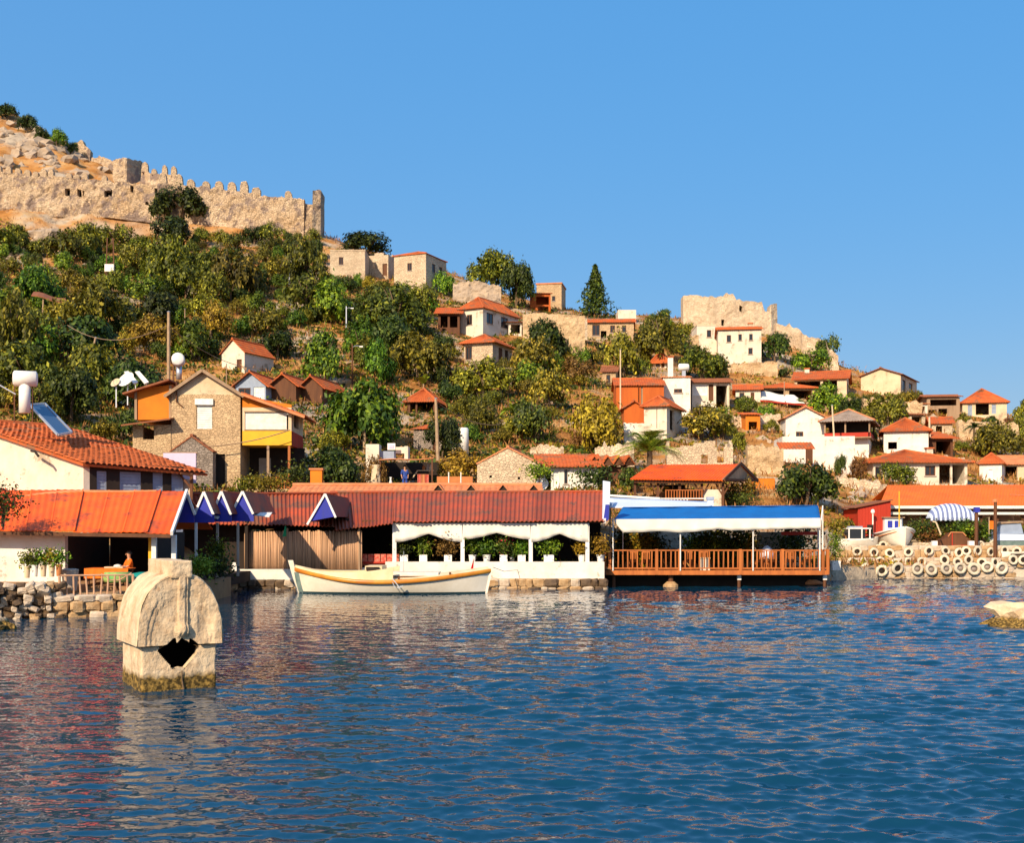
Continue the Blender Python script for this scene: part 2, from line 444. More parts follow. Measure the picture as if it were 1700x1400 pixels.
SX = [a for a, _ in SHORE]; SY = [b for _, b in SHORE]
def shoreY(px): return float(np.interp(px, SX, SY))
TAB = []
for k in CK:
    sy = shoreY(k)
    c = COLS[k]
    q = min(sy + 9, c[0][0] - 1.5)
    zs = [(sy + 0.3, -2.0), (sy + 0.7, 0.75), (q, 1.05)] + [(Y, CH + (HY - p) * Y / F) for Y, p in c]
    Yl, Zl = zs[-1]
    zs += [(Yl + 14, Zl - 2.5), (Yl + 60, Zl * 0.55), (Yl + 150, -3.0)]
    TAB.append(zs)
TAB = np.array(TAB)                                   # columns x levels x (Y, Z)
def column(px):
    px = min(max(px, CK[0]), CK[-1] - 1e-6)
    i = int(np.searchsorted(CK, px, side='right')) - 1
    t = (px - CK[i]) / (CK[i + 1] - CK[i])
    return TAB[i] * (1 - t) + TAB[i + 1] * t
def bumpiness(x, y, px):
    far = min(max((y - 66) / 30, 0), 1)
    rocky = min(max((330 - px) / 150, 0), 1) * min(max((y - 165) / 30, 0), 1)
    n = noise.fractal(Vector((x * 0.09, y * 0.09, 3.1)), 0.9, 2.1, 4)
    r = noise.ridged_multi_fractal(Vector((x * 0.11, y * 0.11, 1.7)), 0.9, 2.1, 5, 0.9, 2.0) - 1.0
    return n * 0.45 * far + r * 1.5 * rocky
def ground(x, y):
    px = CX + F * x / max(y, 1)
    c = column(px)
    return float(np.interp(y, c[:, 0], c[:, 1])) + bumpiness(x, y, px)
def hit(px, py):
    """the point where the line of sight through a photo pixel meets the hillside"""
    c = column(px)
    prev = None
    y = c[2, 0]
    while y < c[-3, 0]:
        x = (px - CX) * y / F
        if ground(x, y) >= CH + (HY - py) * y / F: break
        y += 0.7
    x = (px - CX) * y / F
    return Vector((x, y, ground(x, y)))
def make_terrain():
    pxs = list(np.linspace(-1500, -120, 30)) + list(np.linspace(-100, 1800, 270)) + list(np.linspace(1830, 2600, 16))
    vs, fs = [], []
    sub = [3, 3, 5, 6, 8, 9, 10, 12, 12, 12, 12, 12, 12, 5, 4, 3]
    nl = 0
    for px in pxs:
        c = column(px)
        ys = []
        for l in range(len(c) - 1):
            for s in range(sub[l] if l < len(sub) else 3):
                ys.append(c[l, 0] + (c[l + 1, 0] - c[l, 0]) * s / sub[l])
        ys.append(c[-1, 0])
        nl = len(ys)
        for y in ys:
            x = (px - CX) * y / F
            vs.append((x, y, ground(x, y)))
    for i in range(len(pxs) - 1):
        for j in range(nl - 1):
            a = i * nl + j
            fs.append((a, a + nl, a + nl + 1, a + 1))
    me = bpy.data.meshes.new('hillside')
    me.from_pydata(vs, [], fs)
    m = bpy.data.materials.new('dry_hillside_soil')
    m.use_nodes = True
    N, L = m.node_tree.nodes, m.node_tree.links
    b = N['Principled BSDF']; b.inputs['Roughness'].default_value = 0.95; b.inputs['Specular IOR Level'].default_value = 0.1
    tc = N.new('ShaderNodeTexCoord')
    def nz(s, d=6):
        t = N.new('ShaderNodeTexNoise'); t.inputs['Scale'].default_value = s; t.inputs['Detail'].default_value = d; t.inputs['Roughness'].default_value = 0.68
        L.new(tc.outputs['Object'], t.inputs['Vector']); return t.outputs[0]
    def ramp(src, stops):
        r = N.new('ShaderNodeValToRGB')
        while len(r.color_ramp.elements) < len(stops): r.color_ramp.elements.new(0.5)
        for e, (p, c) in zip(r.color_ramp.elements, stops): e.position = p; e.color = (*c, 1)
        L.new(src, r.inputs[0]); return r.outputs[0]
    soil = ramp(nz(0.22), [(0.3, (0.22, 0.085, 0.02)), (0.5, (0.44, 0.20, 0.055)), (0.68, (0.52, 0.33, 0.14))])
    rock = ramp(nz(0.5), [(0.32, (0.13, 0.11, 0.095)), (0.47, (0.40, 0.32, 0.23)), (0.7, (0.56, 0.46, 0.33))])
    msk = ramp(nz(0.075, 5), [(0.50, (0, 0, 0)), (0.60, (1, 1, 1))])
    g = N.new('ShaderNodeNewGeometry'); sp = N.new('ShaderNodeSeparateXYZ'); L.new(g.outputs['Normal'], sp.inputs[0])
    st = N.new('ShaderNodeMapRange'); st.inputs['From Min'].default_value = 0.84; st.inputs['From Max'].default_value = 0.66
    L.new(sp.outputs['Z'], st.inputs[0])
    mxm = N.new('ShaderNodeMath'); mxm.operation = 'MAXIMUM'; L.new(msk, mxm.inputs[0]); L.new(st.outputs[0], mxm.inputs[1])
    mx = N.new('ShaderNodeMix'); mx.data_type = 'RGBA'
    L.new(mxm.outputs[0], mx.inputs[0]); L.new(soil, mx.inputs[6]); L.new(rock, mx.inputs[7])
    L.new(mx.outputs[2], b.inputs['Base Color'])
    bp = N.new('ShaderNodeBump'); bp.inputs['Distance'].default_value = 0.35; bp.inputs['Strength'].default_value = 1
    L.new(nz(0.9, 8), bp.inputs['Height']); L.new(bp.outputs[0], b.inputs['Normal'])
    me.materials.append(m)
    me.polygons.foreach_set('use_smooth', [True] * len(me.polygons))
    return tag(link('hillside', me), 'steep dry hillside of ochre earth and limestone above the village', None, None, 'structure')
make_terrain()
# ---------------------------------------------------------------- sea
def make_sea():
    m = bpy.data.materials.new('sea_water')
    m.use_nodes = True
    N, L = m.node_tree.nodes, m.node_tree.links
    b = N['Principled BSDF']
    b.inputs['Base Color'].default_value = (0.003, 0.038, 0.078, 1)
    b.inputs['Roughness'].default_value = 0.05
    b.inputs['IOR'].default_value = 1.33
    tc = N.new('ShaderNodeTexCoord')
    t = N.new('ShaderNodeTexNoise'); t.inputs['Scale'].default_value = 9.0; t.inputs['Detail'].default_value = 2
    L.new(tc.outputs['Object'], t.inputs['Vector'])
    def vm(op, a, k):
        q = N.new('ShaderNodeVectorMath'); q.operation = op; L.new(a, q.inputs[0])
        if isinstance(k, tuple): q.inputs[1].default_value = k
        else: L.new(k, q.inputs[1])
        return q.outputs[0]
    g = N.new('ShaderNodeNewGeometry')
    rip = vm('MULTIPLY', vm('SUBTRACT', t.outputs['Color'], (.5, .5, .5)), (.14, .22, 0))
    L.new(vm('NORMALIZE', vm('ADD', g.outputs['Normal'], rip), (0, 0, 0)), b.inputs['Normal'])
    # wind ripples as real relief: many short crossing wave trains over the bay in front of the village
    ny, nx = 1000, 960
    k = np.linspace(0, 1, ny)
    y = (6.0 ** -.5 + (96 ** -.5 - 6.0 ** -.5) * k) ** (-1 / .5)
    u = np.linspace(-1, 1, nx)
    u = u * (.48 + .62 * u ** 4)
    Y = np.repeat(y, nx); X = np.tile(u, ny) * Y
    g_ = np.random.default_rng(21)
    Z = np.zeros_like(X); DX = np.zeros_like(X); DY = np.zeros_like(X)
    for i in range(64):
        lam = .15 * (1.5 / .15) ** (i / 63) * g_.uniform(.9, 1.1)
        th = R(78) + g_.normal() * .50
        kk = 2 * math.pi / lam
        kx, ky = math.cos(th) * kk, math.sin(th) * kk
        st = .040 if lam < .6 else .024
        fade = np.clip(1.6 - Y * (.55 / lam) / 60, 0, 1) if lam < .6 else 1.0
        ph = kx * X + ky * Y + g_.uniform(0, 6.28)
        A = st / kk * fade
        Z += A * np.sin(ph); DX += A * .8 * np.cos(ph) * math.cos(th); DY += A * .8 * np.cos(ph) * math.sin(th)
    lee = 1 / (1 + np.exp(-(X + 1.5) / 2.6))
    amp = .25 + .95 * lee
    amp *= 1 - .38 * np.clip((Y - 36) / 20, 0, 1) * np.clip((12 - X) / 12, 0, 1)
    pat = sum(np.sin(X * a_ + Y * b_ + c_) for a_, b_, c_ in ((.10, .33, 1.0), (-.07, .5, 2.2), (.21, .19, 4.0), (.05, .9, .3)))
    amp *= 1 + .14 * pat
    um = 1.1
    amp *= np.clip((um - np.abs(X / Y)) / .06, 0, 1) * np.clip((Y - 6) / 1.5, 0, 1) * np.clip((96 - Y) / 4, 0, 1)
    co = np.stack([X + DX * amp, Y + DY * amp, Z * amp], 1)
    q = (np.arange(ny - 1)[:, None] * nx + np.arange(nx - 1)[None]).ravel()
    quads = np.stack([q, q + 1, q + nx + 1, q + nx], 1)
    n0 = len(co)
    co = np.concatenate([co, np.array([(-6000, -60, 0), (6000, -60, 0), (6000, 9000, 0), (-6000, 9000, 0)])])
    ca, cb, cc, cd = 0, nx - 1, ny * nx - 1, (ny - 1) * nx
    quads = np.concatenate([quads, np.array([[n0, n0 + 1, cb, ca], [n0 + 1, n0 + 2, cc, cb], [n0 + 2, n0 + 3, cd, cc], [n0 + 3, n0, ca, cd]])])
    me = bpy.data.meshes.new('sea')
    me.vertices.add(len(co)); me.vertices.foreach_set('co', co.astype(np.float32).ravel())
    me.loops.add(quads.size); me.loops.foreach_set('vertex_index', quads.astype(np.int32).ravel())
    me.polygons.add(len(quads)); me.polygons.foreach_set('loop_start', np.arange(0, quads.size, 4, dtype=np.int32))
    me.materials.append(m)
    me.update(calc_edges=True)
    me.polygons.foreach_set('use_smooth', np.ones(len(quads), dtype=bool))
    return tag(link('sea', me), 'rippled dark blue sea water of the bay', None, None, 'structure')
make_sea()
# ---------------------------------------------------------------- houses
def tile_off(w, L, roll=0.26, course=0.36, a=0.045):
    def off(u, v):
        c = v * L / course
        return a * abs(math.sin(math.pi * u * w / roll)) + 0.03 * (1 - (c - math.floor(c + 1e-6)))
    return off
def slope(mb, p00, p10, p11, p01, kind='tile', th=0.07):
    """roof slope: p00-p10 the eave (left to right seen from outside), p01-p11 the ridge"""
    p00, p10, p11, p01 = map(Vector, (p00, p10, p11, p01))
    w = max((p10 - p00).length, (p11 - p01).length); L = (p01 - p00).length
    if kind == 'tile':
        nr = min(44, max(3, round(w / 0.26))); nc = min(16, max(2, round(L / 0.42)))
        us = lin(nr * 4)
        vs = []
        for k in range(nc): vs += [k / nc, (k + 0.98) / nc]
        vs.append(1.0)
        mb.patch(p00, p10, p11, p01, us, vs, tile_off(w, L, w / nr, L / nc), th)
    elif kind == 'iron':
        n = max(2, round(w / 0.2)) * 3
        mb.patch(p00, p10, p11, p01, lin(n), lin(3), lambda u, v: 0.03 * math.sin(2 * math.pi * u * n / 3 * 1.0), th)
    else:
        mb.patch(p00, p10, p11, p01, lin(2), lin(2), None, th)
def wall_panel(mb, w, h, t, openings, Mx):
    """wall in the xz plane from x 0..w, z 0..h, outer face at y 0, thickness t inwards, real openings"""
    us = sorted({0.0, w} | {o[0] for o in openings} | {o[2] for o in openings})
    vs = sorted({0.0, h} | {o[1] for o in openings} | {o[3] for o in openings})
    for i in range(len(us) - 1):
        for j in range(len(vs) - 1):
            cu, cv = (us[i] + us[i + 1]) / 2, (vs[j] + vs[j + 1]) / 2
            if any(o[0] < cu < o[2] and o[1] < cv < o[3] for o in openings): continue
            mb.box(us[i], us[i + 1], 0, t, vs[j], vs[j + 1], Mx)
def fit_opening(T, o, Mx, frame_mat):
    x0, z0, x1, z1, kind = o
    if kind == 'o': return
    f = min(0.09, (x1 - x0) * 0.14)
    fr = MB()
    for a in ((x0, x0 + f, z0, z1), (x1 - f, x1, z0, z1), (x0 + f, x1 - f, z1 - f, z1), (x0 + f, x1 - f, z0, z0 + f)):
        fr.box(a[0], a[1], 0.06, 0.15, a[2], a[3], Mx)
    if kind == 'w' and x1 - x0 > 0.6:
        fr.box((x0 + x1) / 2 - f / 2, (x0 + x1) / 2 + f / 2, 0.06, 0.15, z0 + f, z1 - f, Mx)
    nm = {'w': 'window', 'd': 'door', 's': 'shutter', 'b': 'shutter', 'D': 'door'}[kind]
    W_ = part(fr, nm, {'w': frame_mat, 'd': M['wood'], 's': M['white_paint'], 'b': M['blue_pale'], 'D': M['wood_grey']}[kind], T)
    pn = MB().box(x0 + f, x1 - f, 0.10, 0.13, z0 + f, z1 - f, Mx)
    if kind in 'sb':
        n = max(3, int((z1 - z0) / 0.16))
        for k in range(n):
            zz = z0 + f + (z1 - z0 - 2 * f) * k / n
            pn.box(x0 + f, x1 - f, 0.075, 0.10, zz, zz + (z1 - z0 - 2 * f) / n * 0.7, Mx)
    part(pn, {'w': 'pane', 'd': 'door_leaf', 's': 'slats', 'b': 'slats', 'D': 'door_leaf'}[kind], {'w': M['glass'], 'd': M['wood'], 's': M['white_paint'], 'b': M['blue_pale'], 'D': M['wood_grey']}[kind], W_)
    if kind == 'w':
        part(MB().box(x0 - 0.08, x1 + 0.08, -0.07, 0.05, z0 - 0.1, z0 - 0.003, Mx), 'sill', M['concrete'], W_)
PROTECT = []                                           # photo rectangles that bushes keep clear of
HOUSES = {}
def house(name, label, px0, px1, base, eave, yaw=0.0, d=6.0, roof='side', rh=1.4, wall='white', rm='tile', oh=0.4, fw=(), rw=(), lw=(), Y=None, cat='house', frame='wood', kind='tile', skirt=3.0, prot=True, chimney=None, porch=None, group=None):
    p = hit((px0 + px1) / 2, base)
    if Y is None: Y = p.y
    yaw = R(yaw)
    w = (px1 - px0) * Y / F / math.cos(yaw)
    zb = CH + (HY - base) * Y / F
    h = (base - eave) * Y / F
    T = thing(name, label, cat, (((px0 + px1) / 2 - CX) * Y / F, Y, zb), yaw, group)
    HOUSES[label] = T
    if prot: PROTECT.append((px0 - 2, eave - rh * F / Y * 0.8, px1 + d * abs(math.sin(yaw)) * F / Y * 0.8 * (yaw < 0), base + 3, Y))
    t = 0.22
    wm = MB()
    faces = {'f': (Matrix.Translation((-w / 2, 0, 0)), w, fw),
             'r': (Matrix.Translation((w / 2, 0, 0)) @ Matrix.Rotation(R(90), 4, 'Z'), d, rw),
             'b': (Matrix.Translation((w / 2, d, 0)) @ Matrix.Rotation(R(180), 4, 'Z'), w, ()),
             'l': (Matrix.Translation((-w / 2, d, 0)) @ Matrix.Rotation(R(-90), 4, 'Z'), d, lw)}
    for k, (Mx, ww, ops) in faces.items():
        inset = 0.0 if k in 'fb' else t
        oo = [(u0 * ww, v0 * h, u1 * ww, v1 * h, kd) for (u0, v0, u1, v1, kd) in ops]
        if k in 'fb':
            wall_panel(wm, ww, h, t, oo, Mx)
        else:
            M2 = Mx @ Matrix.Translation((t, 0, 0))
            oo = [(a - t, b, c - t, e, kd) for a, b, c, e, kd in oo]
            wall_panel(wm, ww - 2 * t, h, t, oo, M2)
            Mx = M2
        for o in oo: fit_opening(T, o, Mx, M[frame])
    wm.box(-w / 2 - 0.03, w / 2 + 0.03, -0.03, d + 0.03, -skirt, -0.002)
    if roof == 'front':
        wm.prism([(-w / 2, h), (w / 2, h), (0, h + rh)], 0.0, t)
        wm.prism([(-w / 2, h), (w / 2, h), (0, h + rh)], d - t, d)
    if roof == 'side':
        for x in (-w / 2, w / 2 - t):
            wm.add([(x, 0, h), (x, d, h), (x, d / 2, h + rh), (x + t, 0, h), (x + t, d, h), (x + t, d / 2, h + rh)],
                   [(0, 2, 1), (3, 4, 5), (0, 3, 5, 2), (1, 2, 5, 4), (0, 1, 4, 3)])
    if roof == 'shed':
        for x in (-w / 2, w / 2 - t):
            wm.add([(x, 0, h), (x, d, h), (x, d, h + rh), (x + t, 0, h), (x + t, d, h), (x + t, d, h + rh)],
                   [(0, 2, 1), (3, 4, 5), (0, 3, 5, 2), (1, 2, 5, 4), (0, 1, 4, 3)])
        wm.box(-w / 2, w / 2, d - t, d, h, h + rh - 0.05)
    part(wm, 'wall', M[wall], T)
    rmat = M[rm]
    g = 0.10                                           # the roof slab sits just above the wall head
    if roof == 'side':
        k = rh / (d / 2); ez = h - oh * k + g
        for s in (0, 1):
            mb = MB()
            if s == 0: slope(mb, (-w / 2 - oh, -oh, ez), (w / 2 + oh, -oh, ez), (w / 2 + oh, d / 2, h + rh + g), (-w / 2 - oh, d / 2, h + rh + g), kind)
            else: slope(mb, (w / 2 + oh, d + oh, ez), (-w / 2 - oh, d + oh, ez), (-w / 2 - oh, d / 2, h + rh + g), (w / 2 + oh, d / 2, h + rh + g), kind)
            r_ = part(mb, 'roof', rmat, T)
        if kind == 'tile': part(MB().tube([(-w / 2 - oh, d / 2, h + rh + g + 0.04), (w / 2 + oh, d / 2, h + rh + g + 0.04)], 0.12, 8), 'ridge', rmat, T)
    elif roof == 'front':
        k = rh / (w / 2); ez = h - oh * k + g
        for s in (-1, 1):
            mb = MB()
            if s == -1: slope(mb, (-w / 2 - oh, d + oh, ez), (-w / 2 - oh, -oh, ez), (0, -oh, h + rh + g), (0, d + oh, h + rh + g), kind)
            else: slope(mb, (w / 2 + oh, -oh, ez), (w / 2 + oh, d + oh, ez), (0, d + oh, h + rh + g), (0, -oh, h + rh + g), kind)
            part(mb, 'roof', rmat, T)
        part(MB().tube([(0, -oh, h + rh + g + 0.04), (0, d + oh, h + rh + g + 0.04)], 0.12, 8), 'ridge', rmat, T)
    elif roof == 'hip':
        a = min(w, d) / 2
        k = rh / a; ez = h - oh * k + g; zt = h + rh + g
        if w >= d: A, B = (-w / 2 + a, d / 2, zt), (w / 2 - a, d / 2, zt)
        else: A, B = (0, a, zt), (0, d - a, zt)
        c = [(-w / 2 - oh, -oh, ez), (w / 2 + oh, -oh, ez), (w / 2 + oh, d + oh, ez), (-w / 2 - oh, d + oh, ez)]
        if w >= d: quads = [(c[0], c[1], B, A), (c[1], c[2], B, B), (c[2], c[3], A, B), (c[3], c[0], A, A)]
        else: quads = [(c[0], c[1], A, A), (c[1], c[2], B, A), (c[2], c[3], B, B), (c[3], c[0], A, B)]
        for q in quads:
            mb = MB(); slope(mb, *q, kind); part(mb, 'roof', rmat, T)
        rb = MB()
        for e0, e1 in ((c[0], A), (c[3], A if w >= d else B), (c[1], B if w >= d else A), (c[2], B), (A, B)):
            if (Vector(e0) - Vector(e1)).length > 0.1: rb.tube([Vector(e0) + Vector((0, 0, 0.04)), Vector(e1) + Vector((0, 0, 0.04))], 0.11, 6)
        part(rb, 'ridge', rmat, T)
    elif roof == 'shed':
        k = rh / d
        mb = MB(); slope(mb, (-w / 2 - oh, -oh, h - oh * k + g), (w / 2 + oh, -oh, h - oh * k + g), (w / 2 + oh, d + oh, h + rh + oh * k + g), (-w / 2 - oh, d + oh, h + rh + oh * k + g), kind)
        part(mb, 'roof', rmat, T)
    elif roof == 'flat':
        part(MB().box(-w / 2 - oh, w / 2 + oh, -oh, d + oh, h + 0.004, h + 0.22), 'roof', rmat, T)
    elif roof == 'ruin':
        mb = MB()
        random.seed(int(px0 * 7 + base))
        for (Mx, ww) in ((faces['f'][0], w), (faces['r'][0], d), (faces['b'][0], w), (faces['l'][0], d)):
            x = 0.0
            while x < ww - 0.25:
                dx = min(random.uniform(0.4, 1.1), ww - x)
                if ww - x - dx < 0.3: dx = ww - x
                hh = rh * random.random() ** 1.6
                ins = 0.0 if ww == w else t + 0.002
                if hh > 0.12 and x >= ins and x + dx <= ww - ins: mb.box(x, x + dx, 0.006, t - 0.006, h + 0.002, h + hh, Mx)
                x += dx
        if mb.v: part(mb, 'broken_wall_top', M[wall], T)['kind'] = 'stuff'
    if chimney:
        cx, cy, ch_, cm = chimney
        c_ = MB().box(cx - 0.28, cx + 0.28, cy - 0.28, cy + 0.28, h, h + ch_)
        C_ = part(c_, 'chimney', M[cm], T)
        part(MB().box(cx - 0.36, cx + 0.36, cy - 0.36, cy + 0.36, h + ch_ + 0.002, h + ch_ + 0.12), 'chimney_cap', M['tile'], C_)
    if porch:                                          # (x0, x1, depth, height, roof drop, posts) in front of the house
        x0, x1, pd, ph, n, pm = porch
        x0, x1 = -w / 2 + x0 * w, -w / 2 + x1 * w
        mb = MB(); slope(mb, (x0, -pd, ph - 0.25), (x1, -pd, ph - 0.25), (x1, -0.003, ph + 0.15), (x0, -0.003, ph + 0.15), kind)
        part(mb, 'porch_roof', rmat, T)
        for i in range(n):
            xx = x0 + 0.1 + (x1 - x0 - 0.2) * i / (n - 1)
            part(MB().box(xx - 0.06, xx + 0.06, -pd + 0.12, -pd + 0.24, -1.0, ph - 0.28), 'porch_post', M[pm], T)
        part(MB().box(x0, x1, -pd, -0.035, -2.5, 0.0), 'porch_floor', M['stone_pale'], T)
    return T, w, d, h, Y
house('stone_house', 'roofless pale stone house high on the ridge below the castle end', 548, 606, 462, 417, 0, 6, 'flat', 0, 'stone_pale', 'stone_pale', 0.05, fw=[(0.25, 0.5, 0.38, 0.78, 'w')])
house('stone_house', 'lower pale stone wing joined to the roofless ridge house', 606, 645, 462, 424, -14, 4, 'ruin', 0.5, 'stone_pale', fw=[(0.3, 0.42, 0.55, 0.7, 'o'), (0.75, 0.1, 0.95, 0.62, 'd')])
house('stone_house', 'tall stone house with shallow orange hip roof and one small window on ridge', 653, 708, 482, 424, -24, 6.6, 'hip', 0.95, 'stone_pale', 'tile', 0.15, fw=[(0.42, 0.56, 0.56, 0.78, 'w')], rw=[(0.3, 0.55, 0.45, 0.8, 'w'), (0.65, 0.55, 0.8, 0.8, 'w')])
house('white_house', 'two storey white house with sweeping orange hip roof at mid slope', 764, 802, 562, 511, -30, 9.2, 'hip', 1.5, 'white', 'tile', 0.35, fw=[(0.28, 0.45, 0.52, 0.78, 'w')], rw=[(0.1, 0.5, 0.28, 0.85, 'w'), (0.5, 0.5, 0.7, 0.85, 'w')], porch=None)
house('porch_wing', 'dark timber veranda wing under orange tiles beside the two storey white house', 727, 763, 556, 521, 0, 4, 'shed', 1.3, 'wood', 'tile', 0.5, fw=[(0.12, 0.35, 0.45, 0.9, 'o'), (0.55, 0.35, 0.9, 0.9, 'o'), (0.2, 0, 0.4, 0.3, 'o')], cat='house wing')
house('stone_house', 'low pink stone house with orange roof below the two storey white house', 770, 818, 612, 568, -22, 6, 'hip', 1.0, 'stone_pale', 'tile', 0.5, fw=[(0.05, 0.35, 0.28, 0.85, 'w')], rw=[(0.3, 0.3, 0.5, 0.85, 'd'), (0.62, 0.35, 0.8, 0.85, 'w')])
house('flat_veranda', 'flat roofed veranda annex on white posts beside the two storey white house', 826, 866, 556, 536, 0, 5, 'shed', 0.6, 'white', 'tile_brown', 0.5, fw=[(0.08, 0.1, 0.45, 0.85, 'o'), (0.55, 0.1, 0.95, 0.85, 'o')], cat='annex')
house('stone_house', 'square stone house with brown lean-to balcony on ridge beside big dark tree', 891, 932, 512, 472, -10, 5, 'flat', 0, 'stone', 'tile_pale', 0.12, fw=[(0.62, 0.3, 0.75, 0.5, 'w')])
house('timber_annex', 'orange timber balcony annex in front of the square ridge stone house', 880, 914, 518, 488, 0, 3, 'shed', 0.5, 'orange_brown', 'tile', 0.3, fw=[(0.3, 0.4, 0.92, 0.85, 'o'), (0.4, 0.0, 0.9, 0.3, 'o')], cat='annex')
house('stone_house', 'long stone house with low orange roof beside the lone conifer', 974, 1052, 566, 536, -4, 6, 'side', 0.8, 'stone', 'tile', 0.35, fw=[(0.12, 0.3, 0.28, 0.9, 'w'), (0.3, 0.0, 0.42, 0.55, 'o'), (0.5, 0.45, 0.6, 0.85, 'w'), (0.75, 0.45, 0.84, 0.85, 'w')])
house('white_house', 'small rounded white house behind low orange roof on ridge', 1026, 1056, 536, 517, 0, 4, 'flat', 0, 'white', 'white', 0.0)
house('white_house', 'tall white house with orange roof below the ruined hilltop fort', 1193, 1263, 606, 548, -8, 7, 'side', 0.75, 'white', 'tile', 0.3, fw=[(0.2, 0.66, 0.3, 0.86, 'w'), (0.47, 0.7, 0.55, 0.88, 'w'), (0.72, 0.7, 0.8, 0.88, 'w'), (0.7, 0.3, 0.8, 0.48, 'w')], chimney=(1.6, 4.0, 1.4, 'stone_pale'))
house('white_house', 'narrow white wing with flat roof joined to white house below fort', 1157, 1190, 588, 541, 0, 5, 'flat', 0, 'white', 'cream', 0.05, fw=[(0.5, 0.6, 0.72, 0.85, 'w')])
house('small_house', 'small house with orange hip roof among olive bushes above orange house', 1085, 1106, 612, 597, -14, 5, 'hip', 1.1, 'white', 'tile', 0.5, fw=[(0.2, 0.1, 0.5, 0.8, 'w'), (0.6, 0.1, 0.85, 0.8, 'd')])
house('orange_house', 'orange walled house with low orange roof and tall pole beside it', 1023, 1102, 692, 641, -2, 6, 'side', 0.95, 'orange_brown', 'tile', 0.25, fw=[(0.52, 0.02, 0.56, 0.98, 'D')])
house('white_house', 'white cube house with one slot window joined to orange house', 1101, 1146, 692, 628, -6, 7, 'shed', 0.9, 'white_wall', 'tile_pale', 0.15, fw=[(0.4, 0.62, 0.7, 0.72, 'w')], chimney=(-0.6, 2.0, 2.4, 'white_wall'))
house('balcony_wing', 'shaded wing with orange balcony band beside the white cube house', 1149, 1210, 682, 636, -4, 6, 'side', 0.6, 'white', 'tile_brown', 0.5, fw=[(0.02, 0.55, 0.42, 0.95, 's'), (0.45, 0.35, 0.58, 0.95, 'd'), (0.65, 0.1, 0.95, 0.9, 'o')], cat='house wing')
house('hut', 'brown timber hut with peaked orange roof in front of orange house', 1036, 1070, 714, 678, 0, 4, 'front', 0.6, 'orange_brown', 'tile', 0.25, cat='hut')
house('white_house', 'small white house with orange hip roof stepped below orange house', 1070, 1106, 730, 673, -22, 5.5, 'hip', 0.8, 'white', 'tile', 0.35, fw=[(0.2, 0.3, 0.35, 0.45, 'w'), (0.55, 0.0, 0.58, 0.9, 'D')], rw=[(0.2, 0.3, 0.5, 0.9, 'o')])
house('cream_house', 'cream house with long orange roof and dark veranda on skyline', 1322, 1402, 655, 630, -18, 6.5, 'side', 1.15, 'cream', 'tile', 0.4, fw=[(0.05, 0.1, 0.5, 0.9, 'o'), (0.55, 0.1, 0.82, 0.9, 'o')], rw=[(0.3, 0.2, 0.6, 0.85, 'w')], chimney=(-1.8, 3.4, 1.7, 'white'))
house('cream_house', 'cream gable ended house on skyline with shaded side', 1434, 1490, 656, 624, -30, 9.5, 'front', 0.85, 'cream', 'tile_brown', 0.3, rw=[(0.1, 0.2, 0.3, 0.8, 'w'), (0.5, 0.2, 0.7, 0.8, 'w')])
house('open_shed', 'open shed under wide flat orange hip roof above striped white awning', 1268, 1352, 668, 645, 0, 5, 'hip', 0.7, 'stone', 'tile', 0.4, fw=[(0.05, 0.0, 0.4, 0.85, 'o'), (0.5, 0.0, 0.95, 0.85, 'o')], cat='shed')
house('cream_house', 'cream house with red pyramid roof and open terrace at far right skyline', 1601, 1668, 696, 668, -14, 5.5, 'hip', 1.75, 'cream', 'tile', 0.3, fw=[(0.12, 0.15, 0.22, 0.85, 'b'), (0.3, 0.25, 0.6, 0.92, 'o'), (0.66, 0.3, 0.76, 0.85, 'b')], rw=[(0.3, 0.2, 0.6, 0.9, 'o')])
house('timber_house', 'brown timber house with flat tiled roof on the skyline', 1540, 1592, 694, 660, -8, 5, 'side', 0.35, 'wood_grey', 'tile_brown', 0.35, fw=[(0.05, 0.05, 0.3, 0.4, 'o'), (0.35, 0.05, 0.62, 0.45, 'o'), (0.1, 0.6, 0.9, 0.9, 'o')])
house('porch_house', 'small white porch with flat roof beside the brown timber house', 1512, 1540, 692, 672, 0, 3, 'shed', 0.2, 'white', 'tile_pale', 0.25, fw=[(0.15, 0.05, 0.85, 0.85, 'o')], cat='porch')
house('white_house', 'white gable house with small brown window above ochre bank', 1305, 1369, 738, 694, -4, 6, 'front', 0.95, 'white_wall', 'tile_pale', 0.25, fw=[(0.26, 0.22, 0.45, 0.48, 'w')], chimney=(1.0, 4.2, 1.3, 'stone'))
house('white_house', 'white lower storey with red lean-to tiles under the balcony house', 1300, 1418, 778, 729, -4, 5, 'flat', 0, 'white_wall', 'white_wall', 0.0, fw=[(0.32, 0.1, 0.42, 0.72, 'd'), (0.08, 0.15, 0.1, 0.2, 'w')])
house('white_house', 'white house with orange hip roof and red shaded wing on right slope', 1470, 1538, 762, 715, -16, 6, 'hip', 1.2, 'white_wall', 'tile', 0.35, fw=[(0.1, 0.35, 0.3, 0.6, 'o')])
house('timber_wing', 'red timber wing in shade beside white hip roofed house', 1542, 1582, 756, 729, 0, 5, 'shed', 0.9, 'wood', 'tile', 0.5, fw=[(0.3, 0.0, 0.9, 0.85, 'o')], cat='house wing')
house('veranda_house', 'broad house with orange hip roof and white veranda posts behind orange restaurant', 1450, 1606, 806, 768, 0, 8, 'hip', 1.15, 'white', 'tile', 0.5, fw=[(0.02, 0.05, 0.08, 0.8, 'w'), (0.55, 0.42, 0.66, 0.85, 'w'), (0.70, 0.05, 0.82, 0.9, 'o'), (0.84, 0.05, 0.97, 0.9, 'o')], chimney=(2.6, 5.4, 1.5, 'white'))
